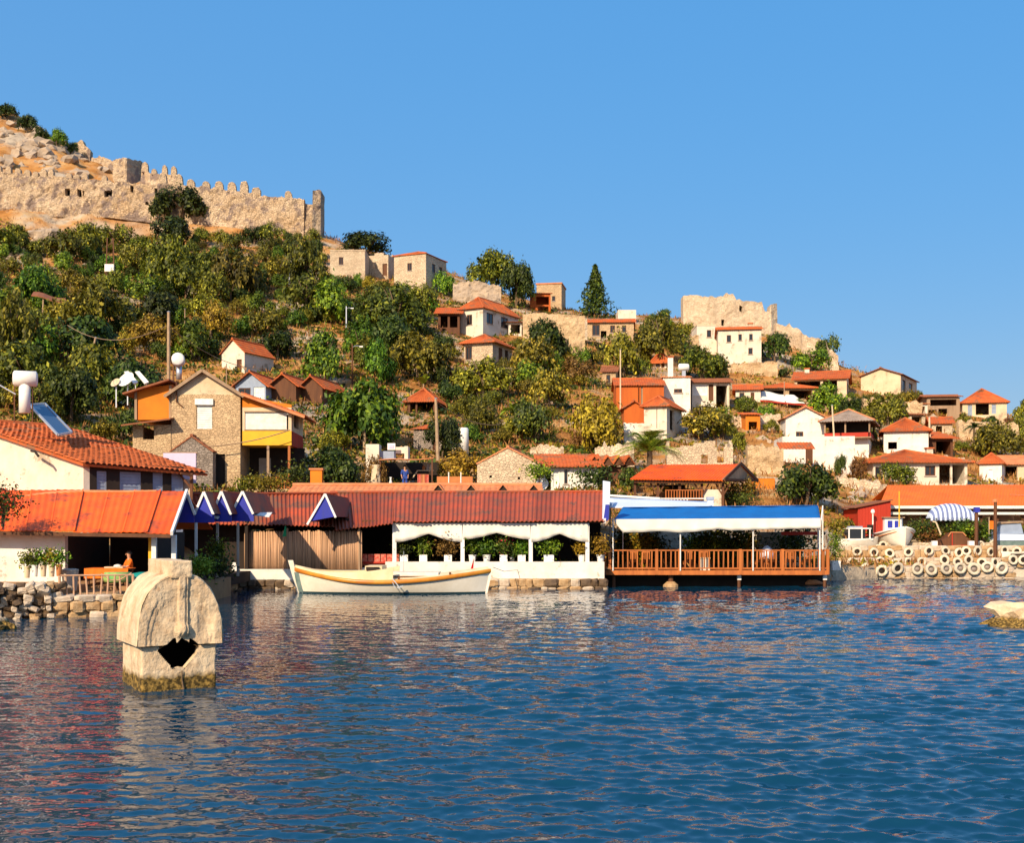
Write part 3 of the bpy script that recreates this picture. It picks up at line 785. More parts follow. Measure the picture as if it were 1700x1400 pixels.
house('white_house', 'white house with small orange roof at the right edge of village', 1629, 1660, 800, 769, -26, 5, 'hip', 0.8, 'white_wall', 'tile', 0.25, fw=[(0.4, 0.2, 0.6, 0.65, 's')])
house('white_house', 'white plastered annex with orange roof cut by the right edge', 1662, 1730, 800, 772, 0, 5, 'side', 0.8, 'cream', 'tile_pale', 0.3, fw=[(0.06, 0.1, 0.4, 0.9, 'o')])
house('white_house', 'small white house with orange tiles half hidden by bushes above balcony row', 366, 408, 616, 586, -24, 5, 'front', 1.3, 'white', 'tile', 0.2, fw=[(0.66, 0.0, 0.88, 0.62, 'd')])
house('gable_house', 'widest gable of the tiled row, red roof over grey blue wall', 390, 442, 668, 640, -8, 7, 'front', 1.15, 'blue_pale', 'tile', 0.4, fw=[(0.1, 0.2, 0.5, 0.85, 'w'), (0.6, 0.1, 0.95, 0.9, 's')], group='row of three dark gables')
house('gable_house', 'middle gable of the tiled row, orange roof over dark front', 448, 492, 668, 640, -10, 7, 'front', 0.95, 'wood', 'tile', 0.4, group='row of three dark gables')
house('gable_house', 'last gable of the tiled row beside the big fig tree', 498, 536, 670, 643, -12, 7, 'front', 0.95, 'wood', 'tile', 0.4, group='row of three dark gables')
house('open_house', 'open fronted hut with orange roof and dark interior below banana plant', 676, 722, 690, 665, -8, 5, 'hip', 1.1, 'wood', 'tile', 0.35, fw=[(0.1, 0.1, 0.3, 0.95, 'o'), (0.36, 0.1, 0.95, 0.95, 'o')], cat='hut')
house('stone_hut_and_patch', 'grey stone hut with orange roof and one narrow door', 686, 735, 752, 714, -14, 4.5, 'shed', 0.7, 'stone_grey', 'tile', 0.2, fw=[(0.66, 0.1, 0.76, 0.72, 'd')], cat='hut')
house('stone_house', 'cracked pale stone gable house behind red restaurant roof', 792, 894, 826, 772, -8, 6, 'front', 1.1, 'stone_pale', 'tile_pale', 0.05, fw=[(0.2, 0.6, 0.24, 0.68, 'o'), (0.66, 0.55, 0.7, 0.62, 'o')])
house('white_house', 'white house with long orange roof beside cracked stone gable', 900, 992, 818, 776, 0, 5, 'shed', 1.0, 'white_wall', 'tile', 0.5, fw=[(0.02, 0.1, 0.16, 0.9, 'o'), (0.2, 0.2, 0.3, 0.9, 's'), (0.4, 0.35, 0.46, 0.9, 'w')])
house('stone_ruin', 'roofless ochre stone building with holes behind the red roofed pavilion', 1108, 1216, 792, 743, -6, 8, 'ruin', 0.7, 'stone_pale', fw=[(0.52, 0.45, 0.62, 0.75, 'o'), (0.76, 0.48, 0.86, 1.0, 'o')], cat='ruin')
house('small_house', 'small house of pale stone beside ochre bank under awnings', 1238, 1262, 716, 690, 0, 3, 'shed', 0.4, 'orange_wall', 'tile', 0.25, fw=[(0.2, 0.05, 0.8, 0.6, 'o')])
house('stone_house', 'small tan stone house with brown roof behind the tall yellow tree', 1000, 1022, 640, 618, -10, 4, 'side', 0.8, 'stone', 'tile_brown', 0.3, fw=[(0.3, 0.2, 0.6, 0.8, 'w')])
house('white_house', 'low white house with orange roof between balcony wing and the open shed', 1222, 1262, 668, 648, -10, 5, 'side', 0.7, 'white', 'tile', 0.35, fw=[(0.15, 0.2, 0.35, 0.8, 'w'), (0.6, 0.0, 0.75, 0.8, 'd')])
house('stone_house', 'little tan house with orange roof tucked below brown timber house', 1548, 1580, 722, 704, -12, 4, 'side', 0.7, 'stone_pale', 'tile', 0.3, fw=[(0.2, 0.1, 0.5, 0.8, 'o')])
house('white_house', 'pale shed with weathered brown roof above the white hip roofed house', 1508, 1536, 704, 690, 0, 4, 'shed', 0.5, 'stone_pale', 'tile_brown', 0.3, fw=[(0.2, 0.1, 0.8, 0.85, 'o')], cat='shed')
house('stone_hut_and_patch', 'low grey stone gable patch added against the front of large stone gable house', 283, 353, 806, 752, 2, 0.95, 'front', 1.0, 'stone_grey', 'tile_brown', 0.04, Y=78.85, cat='hut', skirt=1.0, prot=False)  # grey gable block added for a darker gable shape on the wall behind
# ---------------------------------------------------------------- big stone house and its yellow annex
Y0 = 80.0
S = Y0 / F                                             # metres per photo pixel at that distance
def big_house():
    z0 = CH + (HY - 812) * S
    x0, x1 = (222 - CX) * S, (398 - CX) * S
    hh = (812 - 655) * S
    T = thing('stone_house', 'large tan stone gable house with white roller shutter', 'house', ((x0 + x1) / 2, Y0, z0), R(3))
    PROTECT.append((205, 600, 520, 812, Y0))
    w = x1 - x0; a = -w / 2; d = 9.0
    lx = a + (285 - 222) * S                           # the gable body starts right of the orange panel
    wm = MB()
    op = [((326 - 285) * S, (812 - 712) * S, (352 - 285) * S, (812 - 664) * S, 's'), ((356 - 285) * S, 0.05, (373 - 285) * S, (812 - 754) * S, 'o')]
    Mx = Matrix.Translation((lx, 0, 0))
    ww = w / 2 - lx
    wall_panel(wm, ww, hh, 0.3, op, Mx)
    wm.box(lx, lx + 0.3, 0.3, d, 0, hh); wm.box(w / 2 - 0.3, w / 2, 0.3, d, 0, hh); wm.box(lx + 0.3, w / 2 - 0.3, d - 0.3, d, 0, hh)
    wm.box(lx - 0.03, w / 2 + 0.03, -0.03, d + 0.03, -3, -0.002)
    part(wm, 'wall', M['stone'], T)
    ap = (812 - 617) * S
    mx_ = lx + (337 - 285) * S
    ga = MB(); ga.prism([(lx, hh + 0.003), (w / 2, hh + 0.003), (mx_, ap)], 0.02, 0.3); part(ga, 'gable', M['cream'], T)
    part(MB().prism([(lx, hh + 0.003), (w / 2, hh + 0.003), (mx_, ap)], d - 0.3, d), 'back_gable', M['cream'], T)
    oh = 0.35
    for s in (0, 1):
        mb = MB()
        e = lx - 0.4 if s == 0 else w / 2 + 0.3
        k = (ap - hh) / (mx_ - lx) if s == 0 else (ap - hh) / (w / 2 - mx_)
        ez = hh - 0.35 * k + 0.1
        if s == 0: slope(mb, (e, d + oh, ez), (e, -oh, ez), (mx_, -oh, ap + 0.1), (mx_, d + oh, ap + 0.1))
        else: slope(mb, (e, -oh, ez), (e, d + oh, ez), (mx_, d + oh, ap + 0.1), (mx_, -oh, ap + 0.1))
        part(mb, 'roof', M['tile_brown'], T)
        fb = MB().bar((e, -oh - 0.04, ez - 0.04), (mx_, -oh - 0.04, ap + 0.05), 0.06, 0.2)
        part(fb, 'bargeboard', M['wood_grey'], T)
    # roller shutter with its box, door void
    sh = MB()
    sx0, sx1, sz0, sz1 = [lx + op[0][0], lx + op[0][2], op[0][1], op[0][3]]
    n = 16
    for i in range(n): sh.box(sx0 + 0.03, sx1 - 0.03, 0.06, 0.1, sz0 + (sz1 - sz0) * i / n, sz0 + (sz1 - sz0) * (i + 0.85) / n)
    sb = part(sh, 'shutter', M['white_paint'], T)
    part(MB().box(sx0 - 0.08, sx1 + 0.08, -0.16, 0.1, sz1 - 0.34, sz1 + 0.06), 'shutter_box', M['white_paint'], sb)
    dx0, dx1, dz1 = lx + op[1][0], lx + op[1][2], op[1][3]
    part(MB().box(dx0, dx1, 0.2, 0.26, 0.05, dz1), 'door', M['dark'], T)
    # pipe on the wall
    part(MB().tube([(lx + 0.35, -0.1, hh + 0.9), (lx + 0.35, -0.1, hh - 0.5), (lx + 0.75, -0.06, hh - 0.85)], 0.05, 6), 'drainpipe', M['wood'], T)
    # orange panelled bay on the left
    ob = MB().box(a + 0.1, lx - 0.02, 0.25, d - 1, (812 - 697) * S, (812 - 650) * S)
    ob.prism([(a + 0.1, (812 - 650) * S), (lx - 0.02, (812 - 650) * S), (lx - 0.02, (812 - 638) * S), (a + 0.1, (812 - 646) * S)], 0.25, d - 1)
    part(ob, 'bay', M['orange_wall'], T)
    part(MB().box(a + 0.06, a + 0.22, 0.15, 0.25, (812 - 697) * S, (812 - 648) * S), 'corner_board', M['wood_grey'], T)
    part(MB().box(lx - 0.2, lx - 0.04, 0.15, 0.25, (812 - 697) * S, (812 - 640) * S), 'corner_board', M['wood_grey'], T)
    mb = MB(); slope(mb, (a - 0.6, -0.4, (812 - 654) * S), (lx - 0.1, -0.4, (812 - 630) * S), (lx - 0.1, d, (812 - 628) * S), (a - 0.6, d, (812 - 652) * S), 'plain', 0.12)
    part(mb, 'bay_roof', M['tile_brown'], T)
    mb = MB(); slope(mb, (a - 0.5, -1.1, (812 - 708) * S), (lx + 0.15, -1.1, (812 - 697) * S), (lx + 0.15, 0.2, (812 - 693) * S), (a - 0.5, 0.2, (812 - 704) * S), 'plain', 0.1)
    part(mb, 'awning', M['tile_brown'], T)
    lw = MB()
    wall_panel(lw, lx - a - 0.02, (812 - 706) * S, 0.3, [(0.65, (812 - 730) * S, 1.4, (812 - 708) * S, 'o')], Matrix.Translation((a, -0.05, 0)))
    lw.box(a, a + 0.3, 0.26, d - 1, 0, (812 - 706) * S); lw.box(a + 0.32, lx - 0.02, d - 1.3, d - 1, 0, (812 - 706) * S); lw.box(a, lx - 0.05, -0.05, d - 1, -3, -0.004)
    part(lw, 'side_wall', M['stone'], T)
    return T
BIG = big_house()
def annex():
    z0 = CH + (HY - 812) * S
    x0 = (400 - CX) * S
    T = thing('yellow_annex', 'annex with yellow band and wide white blind over a dark open porch', 'annex', (x0, Y0 + 0.3, z0), R(2))
    q = lambda px, py: ((px - 400) * S, (812 - py) * S)
    d = 5.5
    X0, X1 = 0.03, (482 - 400) * S
    zf, zt = (812 - 739) * S, (812 - 676) * S
    wm = MB()
    wall_panel(wm, X1 - X0, zt - zf - 0.97, 0.2, [((404 - 400) * S, (812 - 714) * S - zf - 0.97, (476 - 400) * S, (812 - 684) * S - zf - 0.97, 's')], Matrix.Translation((X0, 0, zf + 0.97)))
    wm.box(X1 - 0.2, X1, 0.2, 1.2, zf + 0.97, zt); wm.box(X1 - 0.2, X1, 3.4, d, zf + 0.97, zt); wm.box(X1 - 0.2, X1, 1.2, 3.4, zf + 0.97, zf + 1.3); wm.box(X0, X1 - 0.2, d - 0.2, d, zf, zt)
    part(wm, 'wall', M['cream'], T)
    part(MB().prism([(X0, zt + 0.003), (X1, zt + 0.003), (X1, zt + 0.2), (X0, (812 - 657) * S)], 0.02, 0.2), 'gable', M['orange_wall'], T)
    bl = MB()
    bx0, bx1, bz0, bz1 = 0.16 + 0.06, (474 - 400) * S, (812 - 712) * S, (812 - 684) * S
    for i in range(14): bl.box(bx0, bx1, 0.05, 0.09, bz0 + (bz1 - bz0) * i / 14, bz0 + (bz1 - bz0) * (i + .85) / 14)
    b_ = part(bl, 'blind', M['white_paint'], T)
    part(MB().box(bx0 - .06, bx1 + .06, -.05, 0.1, bz1, bz1 + .08).box(bx0 - .06, bx1 + .06, -.05, .1, bz0 - .1, bz0 - .004), 'blind_frame', M['wood_grey'], b_)
    part(MB().box(X0, X1, -0.02, 0.2, zf, zf + 0.967).box(X0, X1 - .2, 0.203, d - .2, zf, zf + 0.12), 'band', M['yellow_wall'], T)
    part(MB().box(X1 - .2, X1 + .02, .203, d, zf, zf + 0.967), 'side_band', M['red_wood'], T)
    mb = MB(); slope(mb, (X1 + 0.95, -0.5, (812 - 690) * S), (X1 + 0.95, d, (812 - 690) * S), (X0, d, (812 - 652) * S), (X0, -0.5, (812 - 652) * S))
    part(mb, 'roof', M['tile'], T)
    part(MB().bar((X0, -.54, (812 - 655) * S), (X1 + .95, -.54, (812 - 693) * S), .05, .16), 'fascia', M['tile_pale'], T)
    for px in (443, 478):
        xx = (px - 400) * S
        part(MB().box(xx - .08, xx + .08, .02, .18, -1, zf - .003), 'post', M['wood_grey'] if px == 443 else M['rail'], T)
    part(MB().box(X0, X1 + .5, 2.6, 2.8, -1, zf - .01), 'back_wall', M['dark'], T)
    part(MB().box(.7, 1.5, 2.45, 2.57, 0, 2.2), 'door', M['concrete'], T)
    rl = MB().box((440 - 400) * S, (478 - 400) * S, 0.02, .1, .7, .8)
    for i in range(8): rl.box((442 + 4.5 * i - 400) * S, (444 + 4.5 * i - 400) * S, .04, .09, 0, .7)
    part(rl, 'railing', M['rail'], T)
    part(MB().box(X0, X1 + .6, -.6, d, -3, -.01), 'floor', M['stone'], T)
annex()
# ---------------------------------------------------------------- tiled house on the left with its solar heater
def tile_house():
    A, B = W(138, 770, 56.0), W(345, 787, 60.5)         # eave ends
    Cc, D = W(112, 711, 66.5), W(-75, 697, 61.5)        # ridge ends (far, near)
    T = thing('tiled_house', 'cream house with broad red tiled roof and grey blue shutters in the shade', 'house', (A.x, A.y, 3.0))
    PROTECT.append((0, 700, 345, 815, 56))
    e = (B - A).normalized()
    L = (B - A).length
    up = Vector((0, 0, 1))
    run = (D - A); run_h = Vector((run.x, run.y, 0)).normalized()
    N_ = run.cross(e).normalized()
    if N_.z < 0: N_ = -N_
    # single roof tiles, three hundred of them as parts, the upper courses joined
    tile = MB()
    n = 5
    for k in range(n + 1):
        t = math.pi * k / n
        for v, s_ in ((-0.24, 1.0), (0.24, 0.86)): tile.v.append((0.125 * math.cos(t) * s_, v, 0.085 * math.sin(t) * s_ + (0.05 if v < 0 else 0.012)))
    for k in range(n):
        a = 2 * k; tile.f.append((a, a + 1, a + 3, a + 2))
    b = len(tile.v)
    for k in range(n + 1):
        t = math.pi * k / n
        tile.v.append((0.10 * math.cos(t), -0.24, 0.06 * math.sin(t) + 0.04))
    for k in range(n): tile.f.append((2 * k, 2 * k + 2, b + k + 1, b + k))
    tme = tile.mesh('tile', M['tile'], True)
    slab = MB(); slab.patch(A, B, Cc, D, lin(4), lin(4), None, 0.12)
    roof = part(slab, 'roof', M['tile'], T, True)
    rest = MB()
    run_l = ((D - A).length + (Cc - B).length) / 2
    nc, nr = int(run_l / 0.40), int(L / 0.27)
    cnt = 0
    random.seed(3)
    for c in range(nc):
        for r in range(nr):
            u, v = (r + 0.5) / nr, (c + 0.45) / nc
            p = A * (1 - u) * (1 - v) + B * u * (1 - v) + Cc * u * v + D * (1 - u) * v
            dirv = ((D * (1 - u) + Cc * u) - (A * (1 - u) + B * u)).normalized()
            dirv = (dirv + e * random.uniform(-.04, .04)).normalized()
            xx = dirv.cross(N_).normalized()
            zz = xx.cross(dirv).normalized()
            p = p + zz * random.uniform(0.0, 0.02)
            Mx = Matrix((xx, dirv, zz)).transposed()
            if cnt < 295:
                o = link('tile', tme, T)
                o.matrix_local = Matrix.Translation(p - T.location) @ Mx.to_4x4()
                cnt += 1
            else:
                rest.add([Vector(Mx @ Vector(q)) + p for q in tile.v], tile.f)
    o = part(rest, 'upper_tiles', M['tile'], T, True)
    o['kind'] = 'stuff'
    part(MB().tube([D + up * .06, Cc + up * .06], .13, 8), 'ridge', M['tile'], T, True)
    # gable wall (faces the light) and the long wall, its shade painted on as near black
    Ai = A + e * 0.25 + run_h * 0.35
    zt = lambda q: q
    G0 = Ai; G1 = D + e * 0.25
    th = e * 0.3
    base_z = 2.2
    gw = MB()
    pts = [Vector((G0.x, G0.y, base_z)), Vector((G1.x, G1.y, base_z)), Vector((G1.x, G1.y, G1.z - .15)), Vector((G0.x, G0.y, G0.z + .35 * (D.z - A.z) / Vector((run.x, run.y, 0)).length - .13))]
    gw.add(pts + [p + th for p in pts], [(0, 1, 2, 3), (7, 6, 5, 4), (0, 4, 5, 1), (1, 5, 6, 2), (2, 6, 7, 3), (3, 7, 4, 0)])
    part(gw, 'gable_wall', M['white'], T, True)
    a0 = Ai + th + e * .003
    Lw = L - 2.0
    ang = math.atan2(e.y, e.x)
    Mw = Matrix.Translation((a0.x, a0.y, base_z)) @ Matrix.Rotation(ang, 4, 'Z')
    hw = A.z - base_z + 0.05
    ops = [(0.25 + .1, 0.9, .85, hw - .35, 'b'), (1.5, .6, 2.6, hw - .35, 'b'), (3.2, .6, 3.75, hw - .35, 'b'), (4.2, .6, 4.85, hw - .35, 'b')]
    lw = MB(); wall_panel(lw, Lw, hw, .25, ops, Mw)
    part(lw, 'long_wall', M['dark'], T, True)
    T2 = T
    for o_ in ops:
        m_ = Mw.copy(); m_.translation -= T.location
        fit_opening(T2, o_, m_, M['wood'])
    bw = MB().bar(Vector((Cc.x, Cc.y, base_z + 2)), Vector((D.x, D.y, base_z + 2)), .3, 6.0)
    part(bw, 'back_wall', M['white'], T, True)
    part(MB().tube([W(52, 749, 57.5), W(58, 750, 56.6), W(64, 758, 56.5)], .06, 6), 'spout', M['dark'], T, True)
    br = MB().bar(W(318, 790, 59.6), W(300, 786, 59.2), .1).bar(W(297, 786, 59.8), W(318, 812, 59.9), .1, .1).bar(W(318, 786, 59.9), W(318, 830, 59.9), .14)
    part(br, 'brace', M['wood'], T, True)
    part(MB().bar(W(292, 818, 60.3), W(316, 818, 60.3), .1, 1.3), 'lean_wall', M['white'], T, True)
    return A, B, Cc, D
TA = tile_house()
def water_heater():
    Y = 59.0
    T = thing('solar_water_heater', 'solar water heater with white tank and tilted blue panel on tiled roof', 'solar heater', W(40, 690, Y))
    s = Y / F
    c = W(42, 629, Y)
    d = Vector((0.95, 0.3, 0)).normalized()
    tk = MB().tube([c - d * 0.56, c - d * 0.5, c + d * 0.5, c + d * .56], [.28, .385, .385, .28], 14)
    part(tk, 'tank', M['white_paint'], T, True, True)
    po = MB().lathe([(.27, 0), (.27, 1.45)], 14, W(41, 686, Y)); part(po, 'pedestal', M['white_paint'], T, True, True)
    st = MB()
    for px in (24, 54): st.bar(W(px, 700, Y + .1), W(px, 632, Y + .1), .05)
    part(st, 'stand', M['wood'], T, True)
    a, b_, c_, d_ = W(96, 722, Y - .6), W(119, 718, Y + .6), W(74, 670, Y + 2.2), W(49, 672, Y + 1.0)
    pn = MB(); pn.patch(a, b_, c_, d_, lin(1), lin(1), None, .08); P1 = part(pn, 'panel', M['solar'], T, True)
    fr = MB()
    for p, q in ((a, b_), (b_, c_), (c_, d_), (d_, a)): fr.bar(p, q, .09, .1)
    part(fr, 'panel_frame', M['metal'], P1, False)
    for o in (P1.children): o.data.transform(Matrix.Translation(-T.location))
    part(MB().tube([W(-40, 612, Y), W(0, 640, Y), W(26, 655, Y)], .035, 6), 'pipe', M['metal'], T, True)
water_heater()
def roof_tank():
    Y = 82.0
    T = thing('water_tank', 'round white water tank on short grey pedestal beside stone gable', 'water tank', W(296, 630, Y))
    c = W(296, 598, Y); d = Vector((-.25, 1, 0)).normalized()
    part(MB().tube([c - d * .62, c - d * .55, c + d * .55, c + d * .6], [.33, .44, .44, .3], 16), 'drum', M['white_paint'], T, True, True)
    part(MB().lathe([(.2, 0), (.2, .9)], 10, W(297, 630, Y)), 'pedestal', M['metal'], T, True, True)
    part(MB().bar(W(288, 645, Y - .3), W(288, 606, Y - .3), .09), 'pipe', M['wood'], T, True)
roof_tank()
def dishes():
    Y = 83
    for i, (px, py, r, lab) in enumerate(((212, 633, .62, 'white satellite dish beside the orange bay, tilted to the sky'), (193, 637, .36, 'small cream satellite dish among shrubs near the orange bay'))):
        T = thing('satellite_dish', lab, 'satellite dish', W(px, py + 16, Y), 0)
        m = MB()
        ax = Vector((-.35, -.75, .55)).normalized(); u = ax.cross(Vector((0, 0, 1))).normalized(); v = ax.cross(u)
        c = W(px, py, Y)
        rings = 5
        for k in range(rings + 1):
            rr = r * k / rings
            for j in range(16):
                t = 2 * math.pi * j / 16
                m.v.append(tuple(c + u * math.cos(t) * rr + v * math.sin(t) * rr + ax * (rr * rr / r * .35)))
        for k in range(rings):
            for j in range(16):
                m.f.append((k * 16 + j, k * 16 + (j + 1) % 16, (k + 1) * 16 + (j + 1) % 16, (k + 1) * 16 + j))
        part(m, 'dish', M['white_paint' if i == 0 else 'cream'], T, True, True)
        part(MB().bar(W(px, py + 40, Y), c, .07), 'mast', M['metal'], T, True)
        part(MB().bar(c + v * r * .8, c + ax * r * .9, .03).bar(c - v * r * .8, c + ax * r * .9, .03), 'feed_arm', M['metal'], T, True)
    T = thing('solar_collector', 'pair of tilted white edged solar panels behind the orange bay', 'solar panel', W(238, 660, 84))
    for dx in (0, 18):
        mb = MB(); mb.patch(W(222 + dx, 637, 83.4), W(229 + dx, 634, 83.6), W(213 + dx, 616, 85.2), W(206 + dx, 617, 85), lin(1), lin(1), None, .08)
        part(mb, 'panel', M['white_paint'], T, True)
    part(MB().bar(W(225, 660, 84.4), W(225, 630, 84.4), .05).bar(W(243, 660, 84.4), W(243, 630, 84.4), .05), 'stand', M['metal'], T, True)
dishes()
# ---------------------------------------------------------------- castle on the ridge
def rampart(name, label, pts, th, seed, openings=(), merl=None, cat='castle wall', m='fort', rag=0.45, rough=.4):
    """pts: (px, py top, py base, Y) along the wall; openings in (px, py0, px1, py1) photo units at the wall"""
    mid = pts[len(pts) // 2]
    T = thing(name, label, cat, W(mid[0], mid[2], mid[3]))
    PROTECT.append((pts[0][0], min(p[1] for p in pts) - 12, pts[-1][0], max(p[2] for p in pts) - 10, mid[3]))
    xs = [p[0] for p in pts]
    n = max(6, int((xs[-1] - xs[0]) / 2.5)); nv = 22
    wm = MB()
    def at(px):
        return tuple(float(np.interp(px, xs, [p[k] for p in pts])) for k in (1, 2, 3))
    G = []
    for i in range(n + 1):
        px = xs[0] + (xs[-1] - xs[0]) * i / n
        t, b, Y = at(px)
        top = W(px, t, Y); bot = W(px, b + 10, Y)
        rt = noise.noise(Vector((px * .13, seed, 0))) * rag + noise.noise(Vector((px * .5, seed, 4))) * rag * .5
        for j in range(nv + 1):
            v = j / nv
            p = bot.lerp(top, v)
            p.z += rt * v
            q = noise.fractal(Vector((p.x * .5, p.z * .5, seed)), .8, 2, 4)
            p.y += q * rough + noise.noise(Vector((p.x * 1.6, p.z * 1.6, seed))) * .1 + (1 - v) * -0.5
            G.append(p)
    nn = len(G)
    wm.v = [tuple(p) for p in G] + [tuple(p + Vector((0, th, 0))) for p in G]
    def is_open(px, py):
        return any(o[0] < px < o[2] and o[1] < py < o[3] for o in openings)
    cell = {}
    for i in range(n):
        px = xs[0] + (xs[-1] - xs[0]) * (i + .5) / n
        t, b, Y = at(px)
        for j in range(nv):
            py = (b + 10) + (t - b - 10) * (j + .5) / nv
            cell[i, j] = not is_open(px, py)
    for (i, j), okc in cell.items():
        if not okc: continue
        a = i * (nv + 1) + j; c = a + nv + 1
        wm.f.append((a, c, c + 1, a + 1))
        wm.f.append((a + nn, a + nn + 1, c + nn + 1, c + nn))
        for (di, dj, e0, e1) in ((-1, 0, a + 1, a), (1, 0, c, c + 1), (0, -1, a, c), (0, 1, c + 1, a + 1)):
            if not cell.get((i + di, j + dj), False): wm.f.append((e1, e0, e0 + nn, e1 + nn))
    part(wm, 'wall', M[m], T, True)
    if openings:
        for o in openings:
            t, b, Y = at((o[0] + o[2]) / 2)
            p0, p1 = W(o[0] - 3, o[3] + 3, Y), W(o[2] + 3, o[1] - 3, Y)
            part(MB().box(p0.x, p1.x, Y + th + .4, Y + th + .6, p0.z, p1.z), 'hole_shade', M['dark'], T, True)  # dark slab behind each hole, painting in its shade
    if merl:
        random.seed(seed)
        protos = []
        for k in range(4):
            mb = MB()
            w_, h_ = merl[1] * .5, merl[2]
            prof = [(-w_, -.3), (w_, -.3), (w_ * random.uniform(.85, 1), h_ * .62), (w_ * .62, h_ * random.uniform(.88, 1)), (random.uniform(-.1, .1), h_ * random.uniform(1.0, 1.08)), (-w_ * .66, h_ * random.uniform(.85, .98)), (-w_ * random.uniform(.85, 1), h_ * .6)]
            mb.prism(prof, 0.05, th * .7)
            protos.append(mb.mesh('merlon', M[m]))
        px = xs[0] + merl[3]
        while px < xs[-1] - 2:
            t, b, Y = at(px)
            if not (len(merl) > 4 and any(a < px < c for a, c in merl[4])):
                p = W(px, t, Y)
                o = link('merlon', random.choice(protos), T, p - T.location, None, (random.uniform(.75, 1.15), 1, random.uniform(.55, 1.2)))
            px += merl[0] * random.uniform(.8, 1.2) * (2 if random.random() < .08 else 1)
    return T
rampart('castle_wall', 'long lower castle wall with square holes on the rocky slope', [(-70, 280, 334, 212), (0, 284, 342, 211), (60, 291, 350, 211), (110, 294, 352, 211), (180, 300, 352, 211), (262, 308, 362, 211)], 1.3, 11,
        openings=((108, 313, 117, 326), (128, 315, 135, 326), (138, 318, 142, 325), (174, 316, 187, 327), (216, 307, 221, 318), (242, 334, 247, 341), (258, 313, 264, 322)), merl=(15.5, 1.05, 1.1, 66, ((150, 172), (185, 300))))
rampart('castle_wall', 'upper castle wall with tall pointed battlements running to the end tower', [(262, 304, 398, 210), (300, 307, 396, 210), (345, 311, 392, 209), (400, 318, 390, 208), (450, 326, 390, 207), (505, 330, 390, 206)], 1.3, 23,
        merl=(22.5, 1.35, 1.75, 8))
rampart('castle_tower', 'narrow end tower of the castle wall against the sky', [(519, 316, 392, 205), (533, 315, 396, 206)], 4.0, 31, cat='tower', rag=.5)
rampart('castle_wall', 'low broken wall linking battlements and end tower', [(500, 336, 392, 206.5), (521, 340, 394, 206.5)], 1.2, 37, rag=.6)
rampart('castle_keep', 'ruined square block of the upper castle with one shaded face', [(188, 265, 300, 240), (210, 261, 305, 239), (234, 268, 312, 243)], 4.5, 41, cat='ruin', rag=.5)
rampart('castle_wall', 'stepped upper castle wall rising behind the tree', [(234, 280, 318, 232), (252, 288, 330, 228), (290, 290, 340, 224), (298, 303, 350, 222)], 1.2, 47, merl=(17, 1.3, 1.5, 6), rag=.4)
rampart('castle_wall', 'small broken wall piece left of the ruined castle block', [(152, 262, 285, 246), (172, 260, 290, 245), (190, 268, 296, 243)], 1.2, 53, rag=.7)
rampart('hilltop_fort', 'ruined pale stone fort with jagged walls on the village hilltop', [(1134, 491, 552, 184), (1148, 489, 558, 183), (1175, 493, 560, 182), (1202, 492, 560, 182), (1205, 487, 560, 182), (1218, 488, 560, 182), (1222, 498, 560, 182), (1266, 502, 562, 182), (1268, 516, 562, 182), (1278, 518, 560, 182), (1280, 504, 560, 182), (1290, 505, 558, 183)], 2.5, 61, openings=((1226, 508, 1233, 518), (1196, 532, 1201, 540)), cat='ruin', m='stone_pale', rag=.22, rough=.15)
rampart('terrace_wall', 'stepped ruined terrace wall falling away right of hilltop fort', [(1288, 536, 580, 176), (1328, 546, 596, 172), (1332, 556, 600, 171), (1372, 566, 608, 168), (1376, 580, 618, 166), (1392, 590, 622, 165)], 1.5, 67, cat='ruin', m='stone_pale', rag=.5)
rampart('retaining_wall', 'high ochre retaining wall under the skyline beside big green tree', [(868, 522, 584, 150), (900, 520, 588, 149), (971, 524, 590, 147)], 1.2, 71, cat='wall', m='stone', rag=.12)
rampart('retaining_wall', 'rubble retaining wall under the ridge trees', [(752, 470, 506, 178), (790, 466, 508, 177), (832, 476, 512, 176)], 1.0, 73, cat='wall', m='rock', rag=.4)
rampart('retaining_wall', 'white garden wall below the yellow tree on the lower slope', [(880, 744, 768, 97), (905, 737, 768, 96), (936, 746, 770, 95.5)], .6, 79, cat='wall', m='stone_pale', rag=.5)
PROTECT.pop()
rampart('retaining_wall', 'cream garden wall behind the row of small gables', [(988, 742, 770, 95), (1052, 736, 772, 94)], .6, 80, cat='wall', m='stone_pale', rag=.5)
PROTECT.pop()
rampart('retaining_wall', 'white washed terrace wall under the small stepped house', [(1036, 702, 736, 106), (1075, 704, 745, 105), (1102, 716, 748, 104)], .5, 83, cat='wall', m='white', rag=.15)
rampart('retaining_wall', 'ochre terrace wall below the tall white house', [(1206, 605, 640, 152), (1290, 600, 640, 150)], .8, 89, cat='wall', m='stone', rag=.3)
rampart('retaining_wall', 'pale dry stone wall below the white gable house', [(1240, 740, 792, 96), (1300, 744, 800, 95)], .8, 97, cat='wall', m='stone', rag=.5)
rampart('retaining_wall', 'low stone terrace wall behind the orange restaurant roof', [(1392, 790, 826, 96), (1450, 800, 830, 95), (1472, 806, 834, 95)], .8, 101, cat='wall', m='stone_pale', rag=.4)
rampart('castle_wall', 'small ruined stump on the crest among dark shrubs', [(116, 240, 266, 251), (134, 233, 268, 250), (150, 248, 274, 249)], 1.5, 59, rag=.8, cat='ruin')
